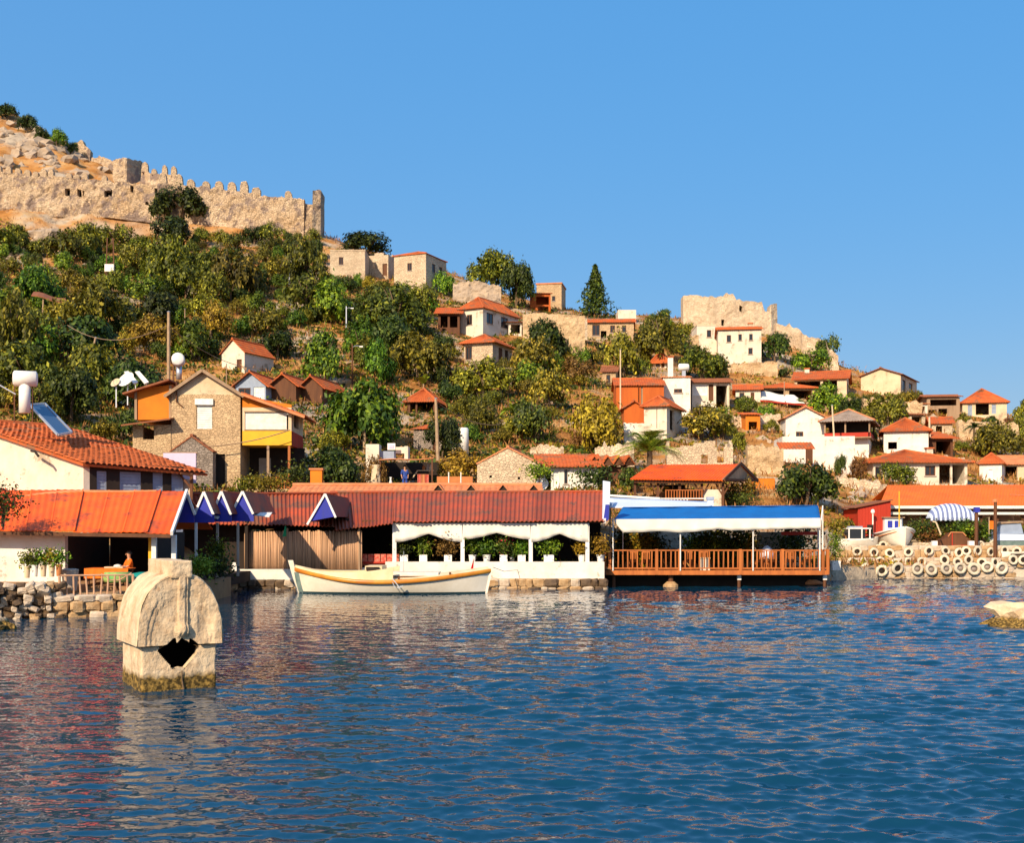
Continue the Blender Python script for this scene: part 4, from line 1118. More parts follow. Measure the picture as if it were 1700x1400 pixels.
for lab, pts, m in (
 ('broken pale stone wall between conifer and the low orange roof', [(930, 524, 552, 160), (975, 528, 556, 160)], 'stone_pale'),
 ('stone terrace wall below the long skyline house with orange roof', [(1330, 662, 684, 133), (1400, 664, 686, 132), (1424, 660, 684, 131)], 'stone'),
 ('low ochre terrace wall below the cream gable ended house', [(1432, 662, 682, 138), (1530, 668, 690, 134)], 'stone'),
 ('stone terrace wall beside the slope awning and balcony wing', [(1216, 690, 716, 118), (1296, 688, 718, 117)], 'stone_pale'),
 ('rough stone wall below the far right pyramid roofed house', [(1590, 700, 722, 127), (1690, 702, 726, 126)], 'stone'),
 ('pale stone terrace wall below the white hip roofed house', [(1462, 764, 780, 108), (1600, 760, 782, 108)], 'stone_pale'),
 ('stone terrace wall left of the tall white house under fort', [(1120, 560, 588, 166), (1160, 556, 590, 165)], 'stone'),
 ('dry stone terrace wall under the low pink stone house', [(745, 612, 630, 130), (850, 610, 630, 130)], 'rock')):
    rampart('terrace_wall', lab, pts, .7, int(pts[0][0]), cat='wall', m=m, rag=.45)
    PROTECT.pop()
# ---------------------------------------------------------------- waterfront: quays of single stones
def stone_protos(m, n=7, smooth=False):
    out = []
    for k in range(n):
        r = random.Random(100 + k)
        mb = MB()
        # a chipped block: box corners pulled about, edges cut by an extra ring
        P_ = []
        for z in (-.5, -.28, .3, .5):
            s = .82 if abs(z) == .5 else 1.0
            for (x, y) in ((-.5, -.38), (-.36, -.5), (.36, -.5), (.5, -.36), (.5, .5), (-.5, .5)):
                P_.append((x * s + r.uniform(-.07, .07), y * s + r.uniform(-.06, .06), z + r.uniform(-.06, .06)))
        mb.v = P_
        for l in range(3):
            for i in range(6):
                a, c = l * 6 + i, l * 6 + (i + 1) % 6
                mb.f.append((a, c, c + 6, a + 6))
        mb.f.append((5, 4, 3, 2, 1, 0)); mb.f.append((18, 19, 20, 21, 22, 23))
        me = mb.mesh('stone', m, smooth)
        out.append(me)
    return out
M['qs'] = mat('quay_stone', (0.54, 0.37, 0.20), 0.9, (0.34, 0.20, 0.09), 1.2, 0.03, 9)
M['qs2'] = mat('pale_rubble', (0.62, 0.52, 0.40), 0.9, (0.44, 0.33, 0.23), 1.2, 0.03, 9)
M['qs3'] = mat('wet_dark_stone', (0.16, 0.10, 0.05), 0.6, (0.08, 0.05, 0.03), 1.2, 0.03, 9)
SP = {k: stone_protos(M[k]) for k in ('qs', 'qs2', 'qs3')}
def stone_wall(T, p0, p1, z0, z1, size, mix, seed, depth=.5, jit=.15, limit=290, tw=.08):
    """courses of separate stones from p0 to p1 (xy), parts of T"""
    r = random.Random(seed)
    p0, p1 = Vector((p0[0], p0[1], 0)), Vector((p1[0], p1[1], 0))
    d = (p1 - p0); L = d.length; d.normalize()
    nrm = Vector((d.y, -d.x, 0))
    ang = math.atan2(d.y, d.x)
    z = z0; cnt = 0
    while z < z1 - size * .3 and cnt < limit:
        h = min(size * r.uniform(.55, .95), z1 - z + .05)
        s = -size * r.random() * .4
        while s < L and cnt < limit:
            w = size * r.uniform(.7, 1.75)
            p = p0 + d * (s + w / 2) + nrm * r.uniform(-jit, jit) * size
            k = r.choice(mix)
            o = link('stone', r.choice(SP[k]), T, Vector((p.x, p.y, z + h / 2)) - T.location, (r.uniform(-tw, tw), r.uniform(-tw, tw), ang + r.uniform(-.12, .12)), (w * 1.0, depth * r.uniform(.8, 1.1), h * 1.04))
            s += w * 1.02; cnt += 1
        z += h * .98
    return cnt
# --- left quay under the red hut
QT = thing('stone_quay', 'rubble and flat stone quay below the orange roofed hut', 'quay', (-17, 43, 0))
Lq0, Lq1, Lq2 = (-20.5, 40.5), (-16.0, 42.2), (-12.9, 43.3)
cm = MB()
for a, b, zt in ((Lq0, Lq1, .95), (Lq1, Lq2, .62)):
    cm.add([(a[0], a[1] + .35, -1.5), (b[0], b[1] + .35, -1.5), (b[0], b[1] + 12, -1.5), (a[0], a[1] + 12, -1.5), (a[0], a[1] + .35, zt), (b[0], b[1] + .35, zt), (b[0], b[1] + 12, zt + .25), (a[0], a[1] + 12, zt + .25)], [(3, 2, 1, 0), (4, 5, 6, 7), (0, 1, 5, 4), (1, 2, 6, 5), (2, 3, 7, 6), (3, 0, 4, 7)])
part(cm, 'core', M['soil_hut'], QT, True)
n1 = stone_wall(QT, Lq0, Lq1, -.25, 1.2, .24, ('qs2', 'qs2', 'qs', 'qs3', 'qs3'), 5, .6, 1.1, 215, .5)
n2 = stone_wall(QT, Lq1, Lq2, -.2, .72, .46, ('qs', 'qs', 'qs2'), 6, .7, .2, 60)
stone_wall(QT, (-16.2, 41.9), (-12.8, 43.0), .62, .84, .75, ('qs',), 8, 1.3, .1, 12)
# --- middle quay under the restaurant
xa, xb = W(398, 0, 62.4).x, W(1004, 0, 62.6).x
QM = thing('stone_quay', 'low stone quay under the white restaurant parapet', 'quay', (-5, 62.3, 0))
xm = W(640, 0, 62).x
part(MB().box(xa, xm, 61.65, 62.5, -1.5, .95), 'core', M['concrete'], QM, True)
part(MB().box(xm + .002, xb, 61.65, 62.5, -1.5, .5), 'core', M['qs'], QM, True)
part(MB().box(xa, xb, 62.502, 72.5, -1.5, .98), 'core', M['concrete'], QM, True)
stone_wall(QM, (xa, 61.55), (W(490, 0, 62).x, 61.55), -.2, .42, .42, ('qs2', 'qs3', 'qs3'), 11, .6, .25, 50)
stone_wall(QM, (W(800, 0, 62).x, 61.55), (xb, 61.55), -.2, .52, .42, ('qs', 'qs', 'qs2', 'qs3'), 12, .5, .18, 70)
stone_wall(QM, (W(490, 0, 62).x, 61.55), (W(800, 0, 62).x, 61.55), -.2, .5, .5, ('qs', 'qs3'), 13, .5, .18, 70)
part(MB().box(xa - 3.2, xa - .02, 52, 70, -1.5, .9), 'side_core', M['soil_hut'], QM, True)
stone_wall(QM, (-13.3, 46.5), (xa, 61.5), -.2, .85, .5, ('qs3', 'qs3', 'qs'), 14, .6, .3, 60)
part(MB().box(xa - .1, W(490, 0, 62).x, 61.42, 61.8, .47, 1.0), 'white_kerb', M['white_wall'], QM, True)
part(MB().box(xa - .15, xa + .1, 61.3, 61.55, .4, 1.35), 'white_post', M['white_paint'], QM, True)
# ---------------------------------------------------------------- orange roofed hut on the left
def hut():
    T = thing('waterside_hut', 'open fronted hut with orange sheet roof, white end wall and dark inside', 'hut', (-16, 47.5, 1.0))
    eL, eR = W(-120, 879, 45.6), W(283, 886, 45.6)
    rR, rL = W(308, 816, 50.6), W(-120, 813, 50.6)
    n = 10
    for i in range(n):
        u0, u1 = i / n, (i + 1) / n
        a, b = eL.lerp(eR, u0), eL.lerp(eR, u1)
        c, d = rL.lerp(rR, u1), rL.lerp(rR, u0)
        k = (i % 3) * .018
        up = Vector((0, 0, k))
        mb = MB()
        mb.patch(a + up, b + up + Vector((.06, 0, 0)), c + up + Vector((.06, 0, 0)), d + up, lin(24), lin(3), lambda u, v: .012 * math.sin(u * 8 * math.pi) + (.045 if u > .94 else 0), .03)
        part(mb, 'roof_sheet', M['orange_roof'], T, True)
    mb = MB(); bk = 4.6
    mb.patch(rR + Vector((.02, .02, 0)), rL + Vector((0, .02, 0)), Vector((rL.x, rL.y + bk, rL.z - 1.6)), Vector((rR.x, rR.y + bk, rR.z - 1.6)), lin(2), lin(2), None, .03)
    mb2 = MB(); mb2.patch(Vector((rR.x, rR.y + bk, rR.z - 1.6)), Vector((rL.x, rL.y + bk, rL.z - 1.6)), rL + Vector((0, .02, 0)), rR + Vector((0, .02, 0)), lin(2), lin(2), None, .03)
    part(mb2, 'back_slope', M['orange_roof'], T, True)
    cap = MB()
    pts = [W(35, 829, 49.8), W(80, 823, 50.2), W(140, 819.5, 50.4), W(215, 819.5, 50.4), W(260, 818, 50.5)]
    for p in pts: p.z += .06
    cap.tube(pts, [.08, .1, .09, .07, .05], 7)
    part(cap, 'ridge_cap', M['tile_pale'], T, True)
    part(MB().bar(eR + Vector((.05, -.03, 0)), rR + Vector((.05, 0, .02)), .1, .16), 'bargeboard', M['white_paint'], T, True)
    part(MB().bar(eL + Vector((0, .05, -.1)), eR + Vector((0, .05, -.1)), .1, .14), 'eave_beam', M['wood'], T, True)
    x0, x1 = W(-120, 0, 46.4).x, W(108, 0, 46.4).x
    wl = MB().box(x0, x1, 46.4, 46.7, .95, 2.86)
    part(wl, 'white_wall', M['white_wall'], T, True)
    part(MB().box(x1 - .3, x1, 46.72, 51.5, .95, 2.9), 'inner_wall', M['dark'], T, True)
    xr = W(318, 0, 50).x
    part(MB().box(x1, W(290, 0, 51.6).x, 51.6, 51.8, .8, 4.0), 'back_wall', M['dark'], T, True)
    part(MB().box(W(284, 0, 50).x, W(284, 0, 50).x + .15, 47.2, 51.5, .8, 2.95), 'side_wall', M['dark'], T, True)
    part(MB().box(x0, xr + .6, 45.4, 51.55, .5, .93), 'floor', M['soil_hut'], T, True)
    for px, Y, m in ((256, 46.2, 'white_paint'), (251, 46.5, 'yellow_wall'), (289, 46.6, 'white_paint')):
        x = W(px, 0, Y).x
        part(MB().box(x - .085, x + .085, Y - .085, Y + .085, .9, 2.86 if px > 280 else 2.8), 'post', M[m], T, True)
    return T
hut()
def left_railing():
    T = thing('railing', 'low bleached pink wooden railing along the stone quay of the hut', 'railing', (-15, 43.2, .85))
    A, B = Vector((W(100, 0, 42.3).x, 42.3, 0)), Vector((W(222, 0, 43.3).x, 43.3, 0))
    up = lambda p, z: Vector((p.x, p.y, z))
    part(MB().tube([up(A, 1.46), up(A.lerp(B, .5), 1.46), up(B, 1.45)], .035, 6), 'top_rail', M['rail_pink'], T, True)
    r = random.Random(4)
    for i in range(12):
        p = A.lerp(B, i / 11)
        l = r.uniform(-.06, .06)
        part(MB().tube([up(p, .78), up(p + Vector((l, 0, 0)), 1.43)], .05 if i % 11 == 0 else .032, 6), 'baluster', M['rail_pink'], T, True)
    part(MB().tube([up(A.lerp(B, .55), 1.5), up(A.lerp(B, .68), 1.28), up(A.lerp(B, .8), 1.26), up(A.lerp(B, .97), 1.52)], .025, 5), 'curved_rail', M['rail_pink'], T, True)
left_railing()
def long_cloth_table():
    T = thing('table', 'long table under a bright orange cloth inside the hut', 'table', (-14.8, 45.3, .93))
    Y = 45.4
    x0, x1 = W(141, 0, Y).x, W(212, 0, Y).x
    zt = W(0, 945, Y).z
    part(MB().box(x0, x1, Y, Y + .9, zt - .04, zt), 'top', M['wood'], T, True)
    c = MB().box(x0 - .02, x1 + .02, Y - .03, Y + .93, zt + .002, zt + .02)
    c.patch((x0 - .02, Y - .05, zt - .36), (x1 + .02, Y - .05, zt - .36), (x1 + .02, Y - .03, zt + .02), (x0 - .02, Y - .03, zt + .02), lin(30), lin(2), lambda u, v: (.02 * math.sin(u * 40)) * (1 - v), .015)
    o = part(c, 'cloth', M['orange_cloth'], T, True)
    for x in (x0 + .1, x1 - .1):
        for y in (Y + .1, Y + .8): part(MB().box(x - .04, x + .04, y - .04, y + .04, .93, zt - .042), 'leg', M['wood'], T, True)
    f = thing('food_tray', 'pale tray with folded cloth on the orange table', 'tray', (W(185, 0, Y).x, Y + .4, zt + .021))
    part(MB().box(-.35, .35, -.18, .18, 0, .05), 'tray', M['cream'], f)
    part(MB().lathe([(.16, .052), (.13, .11), (.04, .14)], 10, (.1, 0, 0)), 'bundle', M['cloth'], f)
    t2 = thing('round_table', 'round table covered with a green and yellow cloth behind the pink railing', 'table', (W(192, 0, 44).x, 44.2, .85))
    part(MB().lathe([(.46, .30), (.50, .42), (.47, .62), (.45, .66)], 18), 'cloth', M['green_cloth'], t2, False, True)
    part(MB().lathe([(.05, 0), (.05, .3)], 8), 'leg', M['wood'], t2)
    t3 = thing('covered_dinghy', 'small upturned boat under a teal cover beside the hut post', 'boat', (W(236, 0, 45.2).x, 45.2, .93))
    part(MB().lathe([(.52, .12), (.50, .34), (.36, .5), (.1, .55)], 18), 'cover', M['teal'], t3, False, True)
    part(MB().lathe([(.44, 0), (.50, .118)], 18), 'hull', M['white_paint'], t3)
    b = thing('bin', 'grey plastic bin at the end of the pink railing', 'bin', (W(118, 0, 44).x, 43.9, .85))
    part(MB().lathe([(.24, 0), (.3, .72)], 12), 'body', M['concrete'], b); part(MB().lathe([(.31, .722), (.31, .77), (.2, .8)], 12), 'lid', M['concrete'], b)
long_cloth_table()
# ---------------------------------------------------------------- blue gable arcade and the red corrugated roofs
def iron_sheets(T, a, b, c, d, n, mname, per=.2, name='roof_sheet', seed=1, th=.03):
    """a-b the eave, d-c the ridge, split into n corrugated sheets, each a part"""
    r = random.Random(seed)
    a, b, c, d = map(Vector, (a, b, c, d))
    for i in range(n):
        u0, u1 = i / n, (i + 1) / n
        p, q, s, t = a.lerp(b, u0), a.lerp(b, u1), d.lerp(c, u1), d.lerp(c, u0)
        w = (q - p).length
        k = max(2, round(w / per))
        up = Vector((0, 0, .012 * (i % 2) + r.uniform(0, .01)))
        dn = (p - t).normalized() * r.uniform(0, .10)
        mb = MB()
        mb.patch(p + up + dn, q + up + dn, s + up, t + up, lin(k * 6), lin(3), lambda u, v: .035 * math.sin(u * k * 2 * math.pi), th)
        part(mb, name, M[mname], T, True)
def arcade():
    T = thing('blue_gable_arcade', 'dark arcade with four small blue gables under red corrugated roof', 'arcade', (W(370, 0, 56).x, 56, .9))
    a, b = W(322, 868, 61.2), W(556, 874, 61.85)
    c, d = W(556, 821, 67.5), W(306, 822, 62.0)
    iron_sheets(T, a, b, c, d, 9, 'red_roof', .22, seed=5)
    r_ = MB(); back = Vector((1.2, 6, -1.8))
    r_.patch(c + back, d + back, d + Vector((0, .05, .02)), c + Vector((0, .05, .02)), lin(2), lin(2), None, .03)
    part(r_, 'back_slope', M['red_roof'], T, True)
    part(MB().tube([d + Vector((0, 0, .05)), c + Vector((0, 0, .05))], .09, 6), 'ridge', M['red_roof'], T, True)
    # the small gables: front pixel triangle at its own distance
    G = [(296, 308, 322, 812, 853, 868, 49.0, 51.5), (325, 339, 353, 819, 853, 868, 52.5, 58), (354.5, 368, 382, 818, 853, 867, 54.0, 59), (386, 403, 419, 818, 852, 866, 55.5, 61)]
    for i, (l, m, r, pt, pb, pf, Y, Yb) in enumerate(G):
        if i == 0: continue
        tri = MB()
        Lp, Mp, Rp = W(l, pb, Y), W(m, pt, Y), W(r, pb, Y)
        tri.prism([(Lp.x, Lp.z), (Rp.x, Rp.z), (Mp.x, Mp.z)], Y, Y + .06)
        tri.box(Lp.x - .06, Rp.x + .06, Y + .002, Y + .058, W(0, pf, Y).z, Lp.z - .003)
        g = part(tri, 'gable', M['blue'], T, True)
        tr = MB().bar(Lp + Vector((-.05, -.05, -.05)), Mp + Vector((0, -.05, .05)), .09, .1).bar(Rp + Vector((.05, -.05, -.05)), Mp + Vector((0, -.055, .05)), .09, .1)
        t_ = part(tr, 'white_trim', M['white_paint'], g, False); t_.data.transform(Matrix.Translation(-T.location))
        rb = Vector((0, Yb - Y, 0))
        for e, nm in ((Lp, -1), (Rp, 1)):
            mb = MB()
            if nm == -1: mb.patch(e + rb, e, Mp + Vector((0, -.1, .08)), Mp + rb + Vector((0, 0, .08)), lin(8), lin(2), None, .03)
            else: mb.patch(e, e + rb, Mp + rb + Vector((0, 0, .08)), Mp + Vector((0, -.1, .08)), lin(8), lin(2), None, .03)
            part(mb, 'gable_roof', M['red_roof'], T, True)
    # end gable of the orange hut and the one big dormer further along
    for (l, m, r, pt, pb, pf, Y, dp) in ((293, 310, 322, 818, 853, 868, 51.0, .3), (517, 540, 556, 822, 858, 866, 60.0, 6.0)):
        Lp, Mp, Rp = W(l, pb, Y), W(m, pt, Y), W(r, pb, Y)
        if dp > 1: Lp.z = W(0, 866, Y).z; Lp.x = W(513, 0, Y).x
        tri = MB().prism([(Lp.x, Lp.z), (Rp.x, Rp.z), (Mp.x, Mp.z)], Y, Y + .06)
        if dp < 1: tri.box(Lp.x - .05, Rp.x, Y + .002, Y + .058, W(0, pf, Y).z, Lp.z - .003)
        g = part(tri, 'gable', M['blue'], T, True)
        tr = MB().bar(Lp + Vector((-.08, -.05, -.16)), Mp + Vector((0, -.05, .05)), .09, .1).bar(Rp + Vector((.05, -.05, -.05)), Mp + Vector((0, -.055, .05)), .09, .1)
        t_ = part(tr, 'white_trim', M['white_paint'], g, False); t_.data.transform(Matrix.Translation(-T.location))
        rb = Vector((.3, dp, 0))
        if dp > 1:
            mb = MB(); mb.patch(Lp + rb, Lp, Mp + Vector((0, -.1, .08)), Mp + rb, lin(8), lin(2), None, .03); part(mb, 'gable_roof', M['red_roof'], T, True)
            mb = MB(); mb.patch(Rp, Rp + rb, Mp + rb, Mp + Vector((0, -.1, .08)), lin(8), lin(2), None, .03); part(mb, 'gable_roof', M['red_roof'], T, True)
    for px, py, Y, m in ((325.5, 1, 52.3, 'white_paint'), (361, 1, 53.8, 'concrete'), (395, 1, 55.3, 'concrete')):
        x = W(px, 0, Y).x
        part(MB().box(x - .05, x + .05, Y - .05, Y + .05, .9, W(0, 868, Y).z), 'post', M[m], T, True)
    p = [W(322, 0, 61).x, W(410, 0, 62.0).x]
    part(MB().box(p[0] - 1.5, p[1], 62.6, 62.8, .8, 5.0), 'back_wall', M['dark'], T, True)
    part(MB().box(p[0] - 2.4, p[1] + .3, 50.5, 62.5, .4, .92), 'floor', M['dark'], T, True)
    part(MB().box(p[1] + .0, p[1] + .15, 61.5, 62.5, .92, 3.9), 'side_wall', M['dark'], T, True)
    for (l, r, py, Y) in ((352, 367, 855, 53.6), (420, 452, 852, 56.5)):
        mb = MB(); mb.patch(W(l, py + 3, Y), W(r - 5, py + 6, Y), W(r, py - 1, Y + .8), W(l, py - 1, Y + .8), lin(1), lin(1), None, .04)
        part(mb, 'white_flashing', M['white_paint'], T, True)
arcade()
def cane_fence():
    T = thing('cane_fence', 'tall dry cane fence beside the moored boat', 'fence', (W(500, 0, 62).x, 61.95, .98))
    x0, x1 = W(407, 0, 62).x, W(600, 0, 62).x
    r = random.Random(9)
    protos = []
    for k in range(6):
        mb = MB().tube([(0, 0, 0), (r.uniform(-.01, .01), 0, 1), (r.uniform(-.02, .02), 0, 1.98 + r.uniform(-.04, .05))], [.042, .04, .034], 5)
        protos.append(mb.mesh('cane', M['cane'], True))
    n = 76
    for i in range(n):
        link('cane', r.choice(protos), T, (x0 + (x1 - x0) * i / (n - 1) - T.location.x, r.uniform(-.02, .02), 0), (r.uniform(-.01, .01), r.uniform(-.012, .012), r.uniform(0, 6)), (1.15, 1.15, 1 + r.uniform(-.02, .02)))
    for z in (.35, 1.05, 1.75): part(MB().box(x0, x1, 62.02, 62.08, z + .98, z + 1.04), 'rail', M['wood_grey'], T, True)
    part(MB().box(x0, x1, 62.1, 62.15, 1.0, 2.9), 'backing', M['wood_grey'], T, True)
    for px in (481, 599): part(MB().box(W(px, 0, 62.5).x - .04, W(px, 0, 62.5).x + .04, 61.82, 61.89, .9, 3.1), 'post', M['wood_grey'], T, True)
cane_fence()
def restaurant():
    T = thing('waterfront_restaurant', 'open waterfront restaurant with red corrugated roof, white curtains and white parapet', 'restaurant', (0, 64, .98))
    PROTECT.append((545, 800, 1010, 900, 62))
    a, b = W(556, 880, 61.6), W(655, 868, 61.6)
    r0, r1, r2 = W(548, 819, 68), W(655, 818.5, 68), W(1006, 818, 68)
    iron_sheets(T, a, W(652, 869, 61.6), r1, r0, 4, 'red_roof', .21, seed=21)
    iron_sheets(T, W(653, 866, 61.9), W(1004, 865, 61.9), r2 + Vector((0, 0, .02)), r1 + Vector((0, 0, .02)), 12, 'red_roof', .21, seed=22)
    mb = MB(); bk = Vector((0, 4, -1.2)); mb.patch(r2 + bk, r0 + bk, r0 + Vector((0, .03, .02)), r2 + Vector((0, .03, .02)), lin(2), lin(2), None, .03)
    part(mb, 'back_slope', M['red_roof'], T, True)
    part(MB().tube([r0 + Vector((0, 0, .05)), r2 + Vector((0, 0, .05))], .09, 6), 'ridge', M['red_roof'], T, True)
    # white posts
    ztop = W(0, 869, 62.3).z
    for px in (655, 768, 881, 975):
        x = W(px, 0, 62.3).x
        part(MB().box(x - .10, x + .10, 62.2, 62.4, 1.35, ztop), 'post', M['white_paint'], T, True)
    # parapet
    part(MB().box(W(640, 0, 62.2).x, W(1003, 0, 62.2).x, 62.1, 62.49, .46, 1.36), 'parapet', M['white_wall'], T, True)
    part(MB().box(W(490, 0, 62.2).x, W(640, 0, 62.2).x - .003, 62.15, 62.5, .5, 1.05), 'low_parapet', M['white_wall'], T, True)
    # gathered white curtains in three bays
    bays = [(656, 767, 10), (769, 880, 10), (882, 976, 10)]
    for l, r, _ in bays:
        x0, x1 = W(l, 0, 62.15).x, W(r, 0, 62.15).x
        m = MB()
        n = 36; hgt = W(0, 869, 62).z
        def drop(u, l=l): return (0.55 + .42 * abs(math.cos(math.pi * u)) ** 1.1) if l != 769 else (.50 + .34 * abs(math.cos(math.pi * (u * .92 + .04))))
        V = []
        for k in range(5):
            for i in range(n + 1):
                u = i / n
                V.append((x0 + (x1 - x0) * u, 62.12 + .03 * math.sin(u * 34) * (k / 4) + .05 * (k / 4), hgt - drop(u) * k / 4))
        N1 = len(V)
        V += [(x, y + .02, z) for x, y, z in V]
        m.v = V
        for k in range(4):
            for i in range(n):
                q = k * (n + 1) + i
                m.f.append((q, q + n + 1, q + n + 2, q + 1)); m.f.append((q + N1, q + 1 + N1, q + n + 2 + N1, q + n + 1 + N1))
        for i in range(n):
            q = 4 * (n + 1) + i
            m.f.append((q, q + N1, q + 1 + N1, q + 1))
        part(m, 'curtain', M['cloth'], T, True, True)
    x0, x1 = W(600, 0, 68).x, W(1000, 0, 68).x
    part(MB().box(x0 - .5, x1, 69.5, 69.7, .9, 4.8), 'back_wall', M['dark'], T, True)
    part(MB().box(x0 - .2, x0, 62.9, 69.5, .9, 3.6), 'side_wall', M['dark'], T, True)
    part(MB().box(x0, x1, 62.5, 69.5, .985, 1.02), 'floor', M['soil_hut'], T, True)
    part(MB().box(W(600, 0, 62).x, W(1004, 0, 62).x, 62.42, 62.55, ztop + .003, ztop + .16), 'eave_beam', M['wood'], T, True)
    eb = MB()
    A_, B_ = W(1006, 797, 66.5), W(1001, 868, 61.7)
    part(MB().bar(W(1004, 866, 61.9), W(1008, 812, 68), .12, .2), 'bargeboard', M['white_paint'], T, True)
    part(MB().prism([(W(1000, 0, 62.2).x, W(0, 862, 62).z), (W(1011, 0, 62.2).x, W(0, 862, 62).z), (W(1013, 0, 62.2).x, W(0, 800, 62).z), (W(1001, 0, 62.2).x, W(0, 798, 62).z)], 62.15, 62.3), 'end_board', M['cloth_blue'], T, True)
    part(MB().prism([(W(1001, 0, 62.2).x, W(0, 868, 62).z), (W(1010, 0, 62.2).x, W(0, 863.5, 62).z), (W(1011, 0, 62.2).x, W(0, 838, 62).z), (W(1005, 0, 62.2).x, W(0, 838, 62).z)], 62.08, 62.145), 'blue_board', M['blue'], T, True)
restaurant()
def red_bench():
    T = thing('bench', 'bench with red patterned cushions at the restaurant edge beside cane fence', 'bench', (W(632, 0, 63).x, 63.0, 1.02))
    x0, x1 = -1.0, 1.0
    part(MB().box(x0, x1, 0, .6, .12, .36), 'seat', M['red_cloth'], T)
    for i in range(6):
        part(MB().box(x0 + .02 + .33 * i, x0 + .31 + .33 * i, -.08, .04, .3, .72), 'cushion', M['red_cloth'], T)
    part(MB().box(x0, x1, -.14, -.085, .24, .32), 'front_rail', M['red_wood'], T)
    for x in (x0 + .05, x1 - .05): part(MB().box(x - .04, x + .04, 0, .5, -.02, .118), 'foot', M['wood'], T)
red_bench()
# ---------------------------------------------------------------- pale tiled roofs behind the red roof
def pale_roof_row():
    T = thing('low_tiled_building', 'long low building with bleached tile roof and four dark dormers behind red roof', 'building', (W(690, 0, 75).x, 75, 3))
    a, b, c, d = W(470, 826, 73.2), W(905, 824, 73.2), W(900, 807, 76), W(486, 807, 76)
    mb = MB(); slope(mb, a, b, c, d); part(mb, 'roof', M['tile_pale'], T, True)
    part(MB().tube([d + Vector((0, 0, .06)), c + Vector((0, 0, .06))], .13, 8), 'ridge', M['tile_pale'], T, True)
    bk = Vector((0, 3, -.8)); mb = MB(); mb.patch(c + bk, d + bk, d, c, lin(1), lin(1), None, .06); part(mb, 'back_slope', M['tile_pale'], T, True)
    part(MB().box(a.x + .6, b.x - .6, 73.9, 78, 2.0, a.z - .12), 'wall', M['stone_pale'], T, True)
    for px in (727.5, 782, 835, 886):
        Y = 73.4
        L_, R_, A_ = W(px - 15, 824, Y), W(px + 15, 824, Y), W(px, 805.5, Y)
        g = part(MB().prism([(L_.x, L_.z), (R_.x, R_.z), (A_.x, A_.z)], Y, Y + .06), 'dormer', M['dark'], T, True)
        for e, s in ((L_, -1), (R_, 1)):
            m_ = MB()
            q = Vector((0, 2.4, 0)); lift = Vector((0, -.12, .1))
            if s < 0: m_.patch(e + q, e + lift, A_ + lift, A_ + q + Vector((0, 0, .1)), lin(3), lin(2), None, .06)
            else: m_.patch(e + lift, e + q, A_ + q + Vector((0, 0, .1)), A_ + lift, lin(3), lin(2), None, .06)
            o = part(m_, 'dormer_roof', M['tile_pale'], T, True)
    T2 = thing('chimney', 'square ochre chimney with flat cap above bleached tile roof', 'chimney', W(526, 820, 77))
    part(MB().box(-.37, .37, -.3, .3, -.3, 1.5), 'shaft', M['orange_wall'], T2); part(MB().box(-.45, .45, -.38, .38, 1.503, 1.62), 'cap', M['tile_pale'], T2)
    T3 = thing('brick_screen', 'orange brick screen of three panels on the bleached tile roof', 'screen', W(755, 810, 77.5))
    for i in range(3): part(MB().box(-1.15 + i * .78, -1.15 + i * .78 + .74, 0, .14, -.4, .72), 'panel', M['terra'], T3)
    for i in (1, 2): part(MB().box(-1.15 + i * .78 - .05, -1.15 + i * .78 + .01, -.04, -.003, -.4, 1.0), 'stud', M['white_paint'], T3)
    T4 = thing('small_gables', 'row of small orange tiled gables with dark fronts behind palm', 'kiosk row', (W(1005, 0, 86).x, 86, W(0, 775, 86).z))
    for i, px in enumerate((987, 1009, 1027, 1044)):
        Y = 86 + i * .3
        L_, R_, A_ = W(px - 10, 773, Y), W(px + 10, 773, Y), W(px, 758, Y)
        part(MB().prism([(L_.x, L_.z), (R_.x, R_.z), (A_.x, A_.z)], Y, Y + .08), 'gable', M['wood'], T4, True)
        for e, s in ((L_, -1), (R_, 1)):
            m_ = MB(); q = Vector((-.6, 3.5, 0)); lift = Vector((0, -.15, .08))
            if s < 0: slope(m_, e + q, e + lift, A_ + lift, A_ + q + Vector((0, 0, .08)))
            else: slope(m_, e + lift, e + q, A_ + q + Vector((0, 0, .08)), A_ + lift)
            part(m_, 'gable_roof', M['tile'], T4, True)
    part(MB().box(W(978, 0, 86).x, W(1054, 0, 87).x, 87, 87.2, W(0, 800, 86).z, W(0, 774, 86).z), 'back_wall', M['wood'], T4, True)
pale_roof_row()
